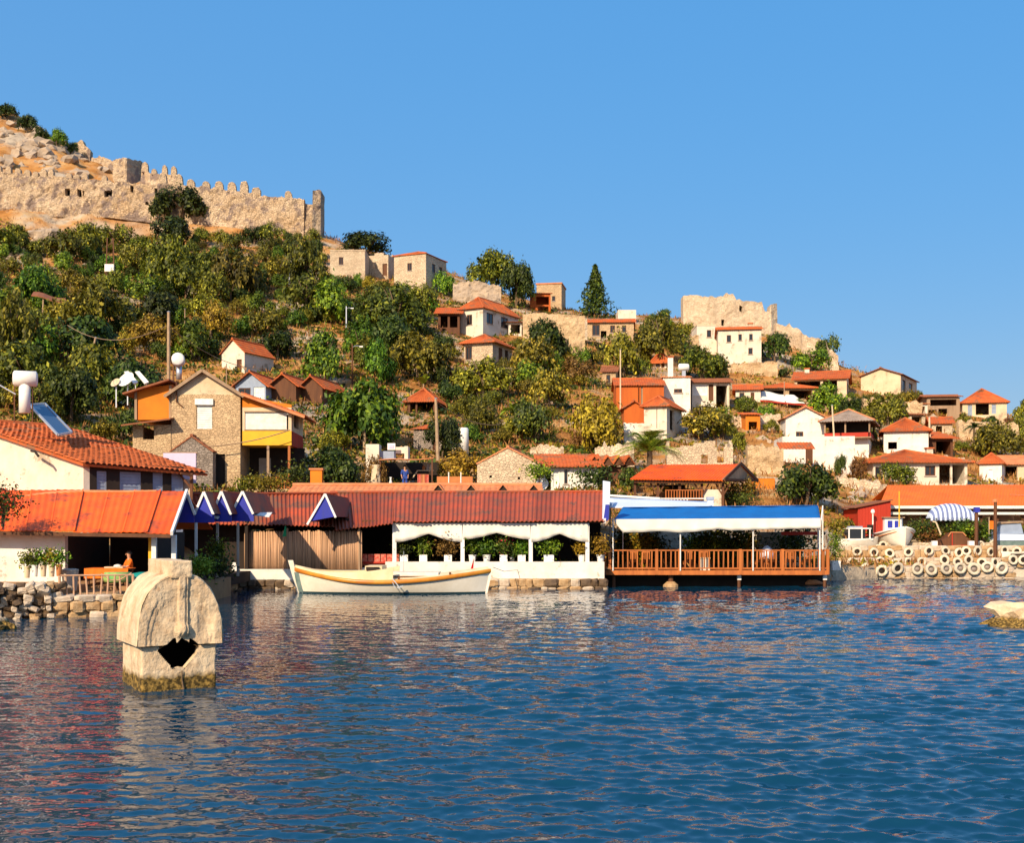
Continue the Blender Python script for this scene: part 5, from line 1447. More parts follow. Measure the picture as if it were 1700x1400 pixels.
# ---------------------------------------------------------------- timber deck with the blue canopy
def deck():
    Y0, Y1 = 63.2, 70.0
    zt, zd = W(0, 913, Y0).z, W(0, 948, Y0).z
    x0, x1 = W(1004, 0, Y0).x, W(1374, 0, Y0).x
    T = thing('timber_deck', 'orange timber deck on piles over the water', 'deck', ((x0 + x1) / 2, Y0, zd))
    n = 13
    for i in range(n):
        y = Y0 + (Y1 - Y0) * i / n
        part(MB().box(x0, x1, y, y + (Y1 - Y0) / n - .025, zd - .06, zd), 'plank', M['rail'], T, True)
    for px in (1006, 1125, 1229, 1371): part(MB().box(W(px, 0, Y0).x - .09, W(px, 0, Y0).x + .09, Y0 + .12, Y1, zd - .22, zd - .063), 'joist', M['wood'], T, True)
    part(MB().box(x0, x1, Y0 - .06, Y0 - .003, zd - .22, zd + .02), 'edge_beam', M['rail'], T, True)
    for i, px in enumerate((1020, 1115, 1229, 1372)):
        x = W(px, 0, Y0).x
        for y in (Y0 + .35, Y1 - 1.0):
            part(MB().tube([(x, y, -2), (x, y, zd - .225)], .09 if px != 1115 else .14, 8), 'pile', M['wood'], T, True)
            if px in (1229, 1372) and y < 65: part(MB().box(x - .1, x + .1, y - .1, y + .1, zd - .5, zd - .228), 'pile_cap', M['white_paint'], T, True)
    part(MB().lathe([(.42, -.3), (.40, .1), (.2, .28)], 12, (W(1115, 0, Y0).x, Y0 + .35, 0)), 'pile_footing', M['qs'], T, True)
    part(MB().box(x0, x1 + .3, Y0 + 1.3, Y0 + 1.5, -1, zd - .24), 'underdeck_shade', M['dark'], T, True)  # near-black sheet standing in for the shade under the deck
    Rl = thing('railing', 'long orange balustrade along the front of the timber deck', 'railing', ((x0 + x1) / 2, Y0, zd))
    r = random.Random(17)
    part(MB().box(x0, x1, Y0 - .05, Y0 + .05, zt - .07, zt), 'top_rail', M['rail'], Rl, True)
    part(MB().box(x0, x1, Y0 - .03, Y0 + .03, zd + .10, zd + .16), 'bottom_rail', M['rail'], Rl, True)
    posts = (1004, 1012, 1090, 1128, 1229, 1299, 1366, 1374)
    for px in posts:
        x = W(px, 0, Y0).x
        part(MB().box(x - .075, x + .075, Y0 - .075, Y0 + .075, zd - .2, zt + .03), 'newel', M['rail'], Rl, True)
    nb = 46
    bp = MB().box(-.035, .035, -.025, .025, 0, zt - zd - .235).mesh('baluster', M['rail'])
    for i in range(nb):
        x = x0 + .2 + (x1 - x0 - .4) * i / (nb - 1)
        link('baluster', bp, Rl, (x - Rl.location.x, r.uniform(-.01, .01), .163), (0, r.uniform(-.02, .02), 0))
    # canopy
    C = thing('canopy', 'blue tarpaulin canopy with scalloped white valance over timber deck', 'canopy', (W(1190, 0, 63).x, 63.4, zd))
    Yf, Yb = 63.0, 66.2
    fl, fr = W(1020, 862, Yf), W(1362, 860, Yf)
    bl, br_ = W(1034, 842, Yb), W(1358, 839, Yb)
    mb = MB()
    mb.patch(fl, fr, br_, bl, lin(48), lin(10), lambda u, v: -.10 * math.sin(math.pi * v) * (.5 + .5 * math.sin(u * 12)) - .06 * abs(math.sin(u * math.pi * 6)), .03)
    part(mb, 'tarpaulin', M['blue_cloth'], C, True, True)
    rb = MB(); bkd = Vector((0, 4.0, -.5)); rb.patch(br_ + bkd, bl + bkd, bl, br_, lin(2), lin(2), None, .03); part(rb, 'back_tarpaulin', M['blue_cloth'], C, True)
    m = MB(); n = 90; V = []
    def vd(u):
        px = 1020 + 342 * u
        kx = [1020, 1034, 1060, 1095, 1130, 1160, 1192, 1215, 1250, 1290, 1362]
        ky = [866, 884, 884, 882, 885, 883, 879, 882, 881, 880, 879]
        return (np.interp(px, kx, ky) - 862) * Yf / F
    for k in range(5):
        for i in range(n + 1):
            u = i / n
            p = fl.lerp(fr, u)
            V.append((p.x, p.y - .03 + .03 * math.sin(u * 75) * k / 4, p.z - .015 - vd(u) * k / 4 ))
    N1 = len(V); m.v = V + [(x, y + .02, z) for x, y, z in V]
    for k in range(4):
        for i in range(n):
            q = k * (n + 1) + i
            m.f.append((q, q + n + 1, q + n + 2, q + 1)); m.f.append((q + N1, q + 1 + N1, q + n + 2 + N1, q + n + 1 + N1))
    for i in range(n):
        q = 4 * (n + 1) + i; m.f.append((q, q + N1, q + 1 + N1, q + 1))
    part(m, 'valance', M['cloth'], C, True, True)
    for px in (1018, 1130, 1251, 1362):
        x = W(px, 0, Yf).x
        part(MB().tube([(x, Yf + .12, zd), (x, Yf + .12, W(0, 862, Yf).z)], .035, 6), 'pole', M['white_paint'], C, True)
    for px in (1034, 1358):
        x = W(px, 0, Yb).x
        part(MB().tube([(x, Yb, zd), (x, Yb, W(0, 842, Yb).z)], .035, 6), 'pole', M['white_paint'], C, True)
    part(MB().bar(W(1362, 879, Yf), W(1366, 840, Yf + .5), .05).bar(W(1366, 840, Yf + .5), W(1366, 913, Yf), .04), 'end_frame', M['white_paint'], C, True)
    # rear wall with red edge and greenery ledge
    B2 = thing('terrace_wall', 'low dark rear wall of the deck terrace hung with red cloth', 'wall', (W(1190, 0, 70).x, 70.2, zd))
    part(MB().box(x0, x1 - 1.2, 70.15, 70.4, zd - .4, zd + 1.0), 'wall', M['dark'], B2, True)
    part(MB().box(W(1260, 0, 70).x, x1 + .4, 70.5, 70.7, zd - .4, zd + 2.0), 'pale_wall', M['stone_pale'], B2, True)
    part(MB().box(W(1300, 0, 66).x, W(1366, 0, 66).x, 66.4, 66.46, W(0, 889, 66).z, W(0, 883, 66).z), 'red_strip', M['red_wood'], B2, True)
    # bluish awning behind
    A2 = thing('awning', 'bluish white sloping awning behind the blue canopy', 'awning', (W(1090, 0, 71).x, 71, zd))
    a, b, c, d = W(1012, 843, 67.2), W(1178, 843, 67.2), W(1186, 833, 71), W(1012, 826, 71)
    mb = MB(); mb.patch(a, b, c, d, lin(20), lin(6), lambda u, v: -.05 * math.sin(u * 9) * math.sin(math.pi * v), .03); part(mb, 'sheet', M['cloth_blue'], A2, True, True)
    part(MB().bar(W(1012, 823, 71.2), W(1095, 828, 71.2), .14, .12), 'white_beam', M['white_paint'], A2, True)
    part(MB().bar(W(1095, 828, 71.2), W(1180, 828, 71.2), .06, .06), 'rail', M['white_paint'], A2, True)
    for i in range(9): part(MB().bar(W(1098 + 5.2 * i, 828, 71.22), W(1102 + 5.2 * i, 836, 71.22), .05), 'baluster', M['white_paint'], A2, True)
    for px in (1013, 1180):
        x = W(px, 0, 69).x; part(MB().tube([(x, 69, zd - .2), (x, 69, W(0, 835, 69).z)], .05, 6), 'pole', M['white_paint'], A2, True)
    K = thing('chimney', 'stubby blue and white chimney vent behind the blue canopy', 'chimney', W(1179, 845, 69))
    part(MB().box(-.16, .16, -.16, .16, -.4, .5), 'shaft', M['cloth_blue'], K); part(MB().box(-.2, .2, -.2, .2, .503, .68), 'cap', M['blue_pale'], K)
    for i, (px, lab) in enumerate(((1052, 'orange chair at the left end of the deck, behind the balustrade'), (1072, 'second orange chair along the deck balustrade from its left end'), (1142, 'orange chair near the middle newel of the deck'), (1168, 'orange chair beside the white box on deck'), (1262, 'first of the four close set chairs at the right part of deck'), (1282, 'second of the four close set chairs at the right part of deck'), (1310, 'third of the four close set chairs at the right part of deck'), (1340, 'last close set orange chair at the right end of deck'))):
        c = thing('chair', lab, 'chair', (W(px, 0, 64.2).x, 64.1, zd), 0, 'orange chairs on the deck')
        part(MB().box(-.22, .22, -.02, .42, .42, .47), 'seat', M['rail'], c)
        bk = MB()
        for k in range(4): bk.box(-.2 + .115 * k, -.14 + .115 * k, -.07, -.03, .473, .93)
        bk.box(-.22, .22, -.07, -.028, .932, 1.0)
        part(bk, 'backrest', M['rail'], c)
        for sx in (-1, 1):
            for y in (0, .36): part(MB().box(sx * .2 - .02, sx * .2 + .02, y, y + .04, 0, .418), 'leg', M['rail'], c)
    wb = thing('box', 'cream storage box standing behind the deck balustrade', 'box', (W(1171, 0, 63.6).x, 63.6, zd))
    part(MB().box(-.24, .24, 0, .4, 0, .62), 'body', M['white'], wb); part(MB().box(-.26, .26, -.02, .42, .622, .68), 'lid', M['cream'], wb)
    rb = thing('life_ring', 'pale blue domed cushion on deck behind balustrade', 'cushion', (W(1273, 0, 64.8).x, 64.8, zd + .6))
    part(MB().lathe([(.36, 0), (.36, .25), (.28, .5), (.12, .66), (.02, .7)], 16), 'cushion', M['cloth_blue'], rb, False, True)
    part(MB().box(-.3, .3, -.3, .3, -.6, -.003), 'plinth', M['wood'], rb)
    # mooring float and white post foot by the right pile
    fl_ = thing('buoy', 'pale orange and violet buoy floating by the right deck pile', 'buoy', (W(1352, 0, 64.5).x, 64.5, .05))
    part(MB().tube([(-.5, 0, .06), (-.3, 0, .14), (.1, 0, .14), (.45, 0, .08)], [.06, .17, .15, .05], 10), 'float', M['tile_pale'], fl_, False, True)
    part(MB().tube([(.45, 0, .08), (.6, 0, .06)], .03, 6), 'ring', M['metal'], fl_)
deck()
# ---------------------------------------------------------------- red roofed pavilion
def pavilion():
    Y = 80.0
    z0 = W(0, 842, Y).z
    T = thing('pavilion', 'open timber pavilion with red roof and lattice gable above blue canopy', 'pavilion', (W(1150, 0, Y).x, Y, z0))
    PROTECT.append((1045, 770, 1256, 845, Y))
    eL, eR = W(1046, 795, Y - .6), W(1200, 797, Y - .6)
    rR, rL = W(1228, 771, Y + 3.2), W(1080, 772, Y + 3.2)
    bR, bL = W(1256, 799, Y + 6.6), W(1086, 799, Y + 6.6)
    mb = MB(); slope(mb, eL, eR, rR, rL, 'iron'); part(mb, 'roof', M['orange_roof'], T, True)
    mb = MB(); mb.patch(bR, bL, rL, rR, lin(2), lin(2), None, .05); part(mb, 'back_roof', M['orange_roof'], T, True)
    part(MB().add([eR, bR, rR, eR + Vector((-.1, 0.02, 0)), bR + Vector((-.1, 0, 0)), rR + Vector((-.1, 0, 0))], [(0, 1, 2), (5, 4, 3), (0, 2, 5, 3), (1, 4, 5, 2), (0, 3, 4, 1)]), 'gable', M['wood_grey'], T, True)
    part(MB().bar(eR + Vector((.1, -.1, 0)), rR + Vector((.1, 0, .05)), .08, .22), 'bargeboard', M['wood'], T, True)
    part(MB().bar(bR + Vector((.1, -.1, 0)), rR + Vector((.1, 0, .05)), .08, .22), 'bargeboard', M['wood'], T, True)
    part(MB().bar(eR + Vector((.12, 0, .02)), bR + Vector((.12, 0, .02)), .08, .16), 'tie_beam', M['wood'], T, True)
    part(MB().bar(eL + Vector((.3, .3, -.16)), eR + Vector((0, .3, -.16)), .14, .2), 'eave_beam', M['wood'], T, True)
    for px, yy in ((1054, 0), (1092, 0), (1128, 0), (1165, 0), (1200, 0)):
        x = W(px, 0, Y).x
        part(MB().box(x - .08, x + .08, Y - .08, Y + .08, z0 - 1, W(0, 801, Y).z), 'post', M['wood'], T, True)
        if px in (1092, 1165, 1200):
            zt = W(0, 801, Y).z
            part(MB().bar((x, Y, zt - .9), (x + .5, Y, zt - .05), .09), 'brace', M['wood'], T, True)
            part(MB().bar((x, Y, zt - .9), (x - .5, Y, zt - .05), .09), 'brace', M['wood'], T, True)
    x = bR.x - .2
    part(MB().box(x - .08, x + .08, bR.y - .3, bR.y - .14, z0 - 1, bR.z - .1), 'post', M['wood'], T, True)
    part(MB().bar((x, bR.y - .22, bR.z - 1.0), (x - .35, bR.y - 1.0, bR.z - .2), .09), 'brace', M['wood'], T, True)
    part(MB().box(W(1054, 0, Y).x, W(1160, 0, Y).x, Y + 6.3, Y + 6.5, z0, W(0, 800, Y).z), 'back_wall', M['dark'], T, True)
    part(MB().box(W(1168, 0, Y).x, W(1200, 0, Y).x, Y + .1, Y + .25, z0 - .5, W(0, 813, Y).z), 'low_wall', M['white'], T, True)
    part(MB().box(W(1050, 0, Y).x, bR.x + .3, Y - .3, Y + 6.8, z0 - 3.2, z0 - .02), 'floor', M['stone'], T, True)
    rl = MB().box(W(1104, 0, Y).x, W(1166, 0, Y).x, Y - .16, Y - .1, W(0, 815, Y).z, W(0, 813.5, Y).z)
    part(rl, 'rail', M['rail'], T, True)
    for i in range(14):
        xx = W(1105 + 4.6 * i, 0, Y).x
        part(MB().box(xx - .03, xx + .03, Y - .155, Y - .105, W(0, 828, Y).z, W(0, 815.1, Y).z), 'baluster', M['rail'], T, True)
    part(MB().box(W(1104, 0, Y).x, W(1166, 0, Y).x, Y - .16, Y - .1, W(0, 830, Y).z, W(0, 828.1, Y).z), 'bottom_rail', M['rail'], T, True)
pavilion()
# ---------------------------------------------------------------- shop under a thin canopy behind the pale roof
def shop():
    Y = 84
    z0 = W(0, 815, Y).z
    T = thing('shop', 'small shop with thin flat canopy and cream wall blocks above', 'shop', (W(655, 0, Y).x, Y, z0))
    PROTECT.append((596, 733, 728, 815, Y))
    X = lambda px: W(px, 0, Y).x
    Z = lambda py: W(0, py, Y).z
    part(MB().patch((X(632), Y - 1.2, Z(765)), (X(722), Y - 1.2, Z(762)), (X(722), Y + 1.6, Z(758)), (X(632), Y + 1.6, Z(762)), lin(8), lin(1), lambda u, v: .05 * math.sin(u * 7), .06), 'canopy', M['tile_pale'], T, True)
    part(MB().box(X(606), X(628), Y + .4, Y + 2, Z(815), Z(737)), 'cream_block', M['white'], T, True)
    part(MB().box(X(670), X(676), Y + .6, Y + 2.2, Z(762), Z(740)).box(X(655), X(669.9), Y + .8, Y + 2.2, Z(752), Z(741)), 'parapet', M['white'], T, True)
    part(MB().box(X(629), X(655), Y + .9, Y + 1.0, Z(763), Z(748)), 'grey_sheet', M['blue_pale'], T, True)
    s = part(MB().box(X(643), X(656), Y + .1, Y + .16, Z(747), Z(736)), 'sign_board', M['white_paint'], T, True)
    part(MB().box(X(645.5), X(653), Y + .06, Y + .097, Z(744.5), Z(739)), 'sign_print', M['lilac'], s).data.transform(Matrix.Translation(-T.location))
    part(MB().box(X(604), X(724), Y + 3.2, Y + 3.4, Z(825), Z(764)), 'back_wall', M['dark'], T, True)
    part(MB().box(X(604), X(724), Y - .8, Y + 3.1, z0 - 2.5, z0), 'floor', M['stone'], T, True)
    for px in (634, 719): part(MB().box(X(px) - .05, X(px) + .05, Y - 1.1, Y - 1.0, z0, Z(764)), 'post', M['wood'], T, True)
    sh = thing('shelf', 'pale display shelf hanging under the shop canopy', 'shelf', (X(705), Y + .2, Z(782)))
    part(MB().box(X(692) - X(705), X(720) - X(705), 0, .35, 0, .06), 'board', M['cream'], sh)
    part(MB().bar((X(693) - X(705), .1, .05), (X(684) - X(705), .1, -.5), .08), 'bracket', M['cream'], sh)
    for i, px in enumerate((703, 709, 714)):
        b = thing('jar', ('tall brown jar', 'grey jar', 'short pale jar')[i] + ' on the display shelf of the shop', 'jar', (X(px), Y + .36, Z(782) + .062))
        part(MB().lathe([(.1, 0), (.12, .2), (.07, .32)], 9), 'body', M[('terra', 'concrete', 'cream')[i]], b); part(MB().lathe([(.06, .322), (.06, .4)], 8), 'neck', M['concrete'], b)
    c = thing('hanging_cloth', 'pink and red cloths hung out for sale below the shelf', 'cloth', (X(703), Y - .2, Z(803)))
    for i in range(3):
        mb = MB(); mb.patch((-.4 + .27 * i, .04 * i, -.7), (-.16 + .27 * i, .04 * i, -.7), (-.16 + .27 * i, .04 * i, .62), (-.4 + .27 * i, .04 * i, .62), lin(6), lin(2), lambda u, v: .03 * math.sin(u * 9), .02)
        part(mb, 'cloth', M[('red_cloth', 'tile_pale', 'red_cloth')[i]], c)
    part(MB().bar((-.5, .05, .66), (.5, .05, .66), .03), 'line', M['wood'], c)
    v = thing('vase', 'slim white vase standing on the shop terrace', 'vase', (X(650), Y - .6, z0))
    part(MB().lathe([(.12, 0), (.17, .35), (.1, .6), (.06, .8), (.1, .9)], 10), 'body', M['white_paint'], v, False, True)
    part(MB().lathe([(.10, .902), (.115, .93)], 10), 'rim', M['white_paint'], v)
shop()
lp = thing('panel', 'lilac painted panel rising behind the far end of left tiled roof', 'panel', W(298, 790, 63))
part(MB().box(-.85, .85, 0, .12, -.4, 1.18), 'sheet', M['lilac'], lp); part(MB().box(-.9, .9, .13, .2, 1.1, 1.24), 'rail', M['wood_grey'], lp)
gc = thing('hanging_cloth', 'small green cloth hanging under the eave in front of cane fence', 'cloth', W(473, 890, 61.5))
mb = MB(); mb.patch((-.13, 0, -.05), (.08, 0, -.02), (.07, 0, .5), (0, 0, .5), lin(5), lin(4), lambda u, v: .03 * math.sin(u * 7), .015); part(mb, 'cloth', mat('green_bag_cloth', (.02, .30, .12), .8), gc)
part(MB().bar((.03, 0, .5), (.03, 0, .72), .015), 'cord', M['wood_grey'], gc)
ow = thing('orange_wall', 'plain bright orange wall between red pavilion and large dark tree', 'wall', W(1267, 846, 89))
part(MB().box(-.85, .85, 0, .3, -1, 2.3), 'wall', M['orange_wall'], ow); part(MB().box(-.9, .9, -.03, .33, 2.303, 2.38), 'coping', M['stone_pale'], ow)
# ---------------------------------------------------------------- right hand restaurant with the bright orange roof
def right_restaurant():
    Y = 84.0
    z0 = W(0, 900, Y).z
    T = thing('orange_restaurant', 'long restaurant with bright orange roof and cream fascia by the tyre pier', 'restaurant', (W(1600, 0, Y).x, Y, z0))
    PROTECT.append((1410, 800, 1700, 905, Y))
    a, b, c, d = W(1460, 839, Y - 1), W(1800, 839, Y - 1), W(1800, 805, Y + 4.5), W(1474, 806, Y + 4.5)
    # laid in wide sheets
    n = 9
    for i in range(n):
        u0, u1 = i / n, (i + 1) / n
        mb = MB(); mb.patch(a.lerp(b, u0), a.lerp(b, u1), d.lerp(c, u1), d.lerp(c, u0), lin(28), lin(3), lambda u, v: .022 * math.sin(u * 14 * math.pi) + .004 * (i % 2), .04)
        part(mb, 'roof_sheet', M['bright_orange'], T, True)
    mb = MB(); q = Vector((0, 4, -1)); mb.patch(c + q, d + q, d, c, lin(1), lin(1), None, .04); part(mb, 'back_slope', M['bright_orange'], T, True)
    # faint pale lettering on the roof, cut by the frame in the photograph
    cu = bpy.data.curves.new('roof_lettering', 'FONT'); cu.body = 'Ose'; cu.size = .62; cu.extrude = .004
    cu.materials.append(M['tile_pale'])
    tmp = bpy.data.objects.new('lettering', cu); COL.objects.link(tmp)
    lm = bpy.data.meshes.new_from_object(tmp.evaluated_get(bpy.context.evaluated_depsgraph_get()))
    bpy.data.objects.remove(tmp)
    lo = link('lettering', lm, T)
    ex = (b - a).normalized(); ey = (d - a).normalized(); ez = ex.cross(ey).normalized(); ey = ez.cross(ex)
    pos = a.lerp(b, .635).lerp(d.lerp(c, .635), .42) + ez * .05
    lo.matrix_local = Matrix.Translation(pos - T.location) @ Matrix((ex, ey, ez)).transposed().to_4x4()
    X = lambda px: W(px, 0, Y).x
    Z = lambda py: W(0, py, Y).z
    part(MB().box(X(1460), X(1800), Y - 1.02, Y - .92, Z(845) , Z(840.5)), 'fascia', M['cloth'], T, True)
    part(MB().box(X(1466), X(1800), Y - .8, Y - .7, Z(855), Z(851)), 'beam', M['cloth'], T, True)
    part(MB().box(X(1466), X(1800), Y - .6, Y - .5, Z(851), Z(845.5)), 'dark_board', M['wood'], T, True)
    part(MB().box(X(1470), X(1548), Y + 1.8, Y + 2.0, z0, Z(853)), 'cream_wall', M['cream'], T, True)
    part(MB().box(X(1550), X(1800), Y + 4.2, Y + 4.4, z0, Z(845)), 'back_wall', M['cream'], T, True)
    part(MB().box(X(1400), X(1800), Y - 3, Y + 6, -1, z0 - .01), 'floor', M['stone_pale'], T, True)
    for px in (1470, 1530, 1568, 1625, 1652, 1694, 1760): part(MB().box(X(px) - .09, X(px) + .09, Y - .4, Y - .22, z0, Z(845)), 'post', M['wood'], T, True)
    for (l, r, t, bt) in ((1478, 1520, 857, 864), (1660, 1690, 858, 872), (1700, 1740, 858, 872)):
        part(MB().box(X(l), X(r), Y + 1.5, Y + 1.6, Z(bt), Z(t)), 'hanging_board', M['wood_grey'], T, True)
    S_ = thing('red_shed', 'red boarded shed with sloping top beside the orange restaurant', 'shed', (X(1440), Y - 1.6, z0))
    n = 22
    x0, x1 = X(1413), X(1466)
    for i in range(n):
        xa_, xb_ = x0 + (x1 - x0) * i / n, x0 + (x1 - x0) * (i + .93) / n
        f = lambda x: Z(845) + (Z(832) - Z(845)) * (x - x0) / (x1 - x0)
        part(MB().prism([(xa_, Z(886)), (xb_, Z(886)), (xb_, f(xb_)), (xa_, f(xa_))], Y - 1.7 - .01 * (i % 2), Y - 1.62), 'board', M['red_wood'], S_, True)
    part(MB().prism([(x0, Z(890)), (x1, Z(890)), (x1, Z(834)), (x0, Z(846.5))], Y - 1.6, Y + 2), 'body', M['red_wood'], S_, True)
    part(MB().bar((x0 - .25, Y - 1.75, Z(844)), (x1 + .1, Y - 1.75, Z(831)), .12, .1), 'roof_edge', M['tile_brown'], S_, True)
    part(MB().patch((x0 - .3, Y - 1.9, Z(843.6)), (x1 + .1, Y - 1.9, Z(830.6)), (x1 + .1, Y + 2.2, Z(830.6)), (x0 - .3, Y + 2.2, Z(843.6)), lin(1), lin(1), None, .05), 'roof', M['tile_brown'], S_, True)
    L_ = thing('lamp_post', 'short white lamp post in front of the red shed', 'lamp post', W(1449, 884, Y - 2.4))
    part(MB().tube([(0, 0, -.3), (0, 0, 1.25)], .05, 6), 'pole', M['cloth'], L_); part(MB().lathe([(.08, 1.252), (.14, 1.36), (.12, 1.5), (.03, 1.56)], 8), 'lantern', M['cloth'], L_)
    # barrel awning with stripes
    A = thing('striped_awning', 'barrel shaped blue and white striped awning in front of orange restaurant', 'awning', W(1585, 860, Y - 2.2))
    ns, hw = 21, (1624 - 1546) / 2 * Y / F
    for i in range(ns):
        u0, u1 = -1 + 2 * i / ns, -1 + 2 * (i + 1) / ns
        zt = lambda u: .98 * max(0, 1 - abs(u) ** 2.4) ** .62
        mb = MB()
        V = []
        for k in range(5):
            t = k / 4 * math.pi / 2
            for u in (u0, u1): V.append((u * hw, 1.3 - 1.3 * math.sin(t + .0) if False else -math.sin(t) * .9 + .9, zt(u) * math.cos(t) if k < 4 else 0))
        V += [(x, y + .02, z - .025) for x, y, z in V]
        mb.v = V
        for k in range(4): mb.f.append((k * 2, k * 2 + 2, k * 2 + 3, k * 2 + 1)); mb.f.append((10 + k * 2, 11 + k * 2, 13 + k * 2, 12 + k * 2))
        part(mb, 'stripe', M['stripe_blue' if i % 2 else 'cloth_blue'], A)
        part(MB().box(u0 * hw + .01, u1 * hw - .01, -.02, 0, -.16 if i % 2 else -.2, -.005), 'scallop', M['stripe_blue' if i % 2 else 'cloth_blue'], A)
    for s in (-1, 1): part(MB().tube([(s * hw * .96, .1, -1.7), (s * hw * .96, .1, -.02)], .05, 6), 'pole', M['wood'], A)
    P1 = thing('wooden_post', 'tall brown post at the pier beside the blue boat covers', 'post', W(1652, 915, Y - 5))
    part(MB().tube([(0, 0, -.6), (.02, 0, 3.2)], [.13, .11], 8), 'shaft', M['wood'], P1); part(MB().lathe([(.17, 3.202), (.16, 3.34), (.05, 3.4)], 8), 'cap', M['tile_pale'], P1)
    P2 = thing('wooden_post', 'dark post with blue box beside the striped awning', 'post', W(1621, 900, Y - 4))
    part(MB().tube([(0, 0, -.6), (0, 0, 1.95)], .12, 8), 'shaft', M['wood'], P2); part(MB().box(-.16, .16, -.2, .12, 1.955, 2.3), 'box', M['blue'], P2)
    P3 = thing('wooden_pole', 'pale leaning pole beside the dark brown boat', 'pole', W(1562, 888, Y - 5))
    part(MB().tube([(0, 0, 0), (-.32, 0, .82)], .05, 6), 'shaft', M['cream'], P3); part(MB().tube([(-.32, 0, .82), (-.5, .1, .86)], .05, 6), 'crook', M['cream'], P3)
right_restaurant()
# ---------------------------------------------------------------- tyre clad piers
tyre_me = []
for k in range(5):
    r = random.Random(40 + k)
    mb = MB()
    R_, w_ = .36, .11
    prof = [(.20, -.07), (.25, -.105), (.33, -.11), (.385, -.075), (.40, 0), (.385, .075), (.33, .11), (.25, .105), (.20, .07)]
    n = 26
    for j in range(n):
        t = 2 * math.pi * j / n
        sq = 1 + .05 * math.sin(2 * t + k) + .02 * r.uniform(-1, 1)
        for (a, y) in prof: mb.v.append((a * sq * math.cos(t), y, a * sq * math.sin(t)))
    q = len(prof)
    for j in range(n):
        for i in range(q):
            a, b = j * q + i, j * q + (i + 1) % q
            c, d = ((j + 1) % n) * q + (i + 1) % q, ((j + 1) % n) * q + i
            mb.f.append((a, b, c, d))
    tyre_me.append(mb.mesh('tyre', M['tyre_white'], True))
core_me = MB().tube([(0, .03, 0), (0, .07, 0)], .215, 14).mesh('core', M['hub'], True)
core2_me = MB().tube([(0, .03, 0), (0, .07, 0)], .215, 14).mesh('core', M['dark'], True)
ORD = ['first', 'second', 'third', 'fourth', 'fifth', 'sixth', 'seventh', 'eighth', 'ninth', 'tenth', 'eleventh', 'twelfth', 'thirteenth', 'fourteenth', 'fifteenth']
def pier():
    X = lambda px, Y: W(px, 0, Y).x
    T = thing('stone_pier', 'stepped stone pier faced with white painted tyres', 'pier', (X(1540, 74), 74, 0))
    part(MB().box(X(1428, 73.5), X(1676, 73.5), 73.7, 78, -1.2, .72), 'lower_step', M['qs2'], T, True)
    part(MB().box(X(1392, 76), X(1800, 76), 76.2, 83, -1.2, 1.12), 'upper_step', M['qs2'], T, True)
    part(MB().box(X(1384, 79), X(1800, 79), 79.5, 92, -1.2, 1.9), 'apron', M['concrete'], T, True)
    part(MB().box(X(1376, 72), X(1428, 72), 74.4, 76.1, -.2, .32), 'side_slab', M['concrete'], T, True)
    stone_wall(T, (X(1428, 73.5), 73.66), (X(1676, 73.5), 73.66), -.2, .7, .46, ('qs2', 'qs2', 'qs'), 91, .3, .1, 90)
    stone_wall(T, (X(1392, 76.1), 76.16), (X(1700, 76.1), 76.16), .6, 1.14, .5, ('qs2', 'qs'), 92, .3, .1, 60)
    stone_wall(T, (X(1392, 79.4), 79.44), (X(1700, 79.4), 79.44), 1.12, 1.86, .55, ('qs', 'qs2'), 93, .3, .1, 70)
    rows = [('bottom', 73.36, .36, 1.02, (1438, 1464, 1490, 1523, 1546, 1571, 1594, 1617, 1639, 1663), (946, 948, 944, 945, 946, 945, 944, 945, 942, 944)),
            ('middle', 75.9, .80, .84, (1415, 1434, 1461, 1487, 1508, 1530, 1568, 1590, 1608, 1630, 1652, 1682, 1699), (934, 934, 932, 936, 934, 933, 930, 934, 930, 934, 934, 930, 930)),
            ('top', 79.2, 1.42, .84, (1423, 1451, 1477, 1508, 1542, 1570, 1592, 1604, 1623, 1645, 1668, 1688), (916, 918, 919, 917, 915, 915, 918, 915, 915, 917, 914, 916))]
    r = random.Random(77)
    for (nm, Y, z, sc, pxs, pys) in rows:
        for i, px in enumerate(pxs):
            where = ORD[i] + ' tyre from the red shed end' if i < len(pxs) - 1 else 'farthest tyre from the red shed end'
            t = thing('tyre', f'white painted tyre, {where} of the {nm} pier row', 'tyre', W(px, pys[i], Y), 0, f'white painted tyres in the {nm} row of the pier')
            s2 = sc * r.uniform(.88, 1.0)
            link('tread', r.choice(tyre_me), t, (0, 0, 0), (r.uniform(-.15, .15), r.uniform(0, 6.28), r.uniform(-.25, .25)), (s2, s2, s2))
            link('core', core_me if nm == 'bottom' and i > 2 else core2_me, t, (0, 0, 0), None, (s2, s2, s2))
    # a few stray tyres leaning behind
    for i, (px, py, Y) in enumerate(((1466, 905, 80.6), (1459, 911, 80.2), (1628, 905, 81), (1648, 904, 81.2))):
        t = thing('tyre', ('small pale tyre below the bow of the white launch', 'dark centred tyre lying beside the white cabin boat', 'pale tyre leaning behind the top pier row by post', 'pale tyre at the foot of the tall brown post')[i], 'tyre', W(px, py, Y))
        link('tread', tyre_me[i], t, None, (.2, 1, .2), .7); link('core', core2_me, t, None, None, .7)
pier()
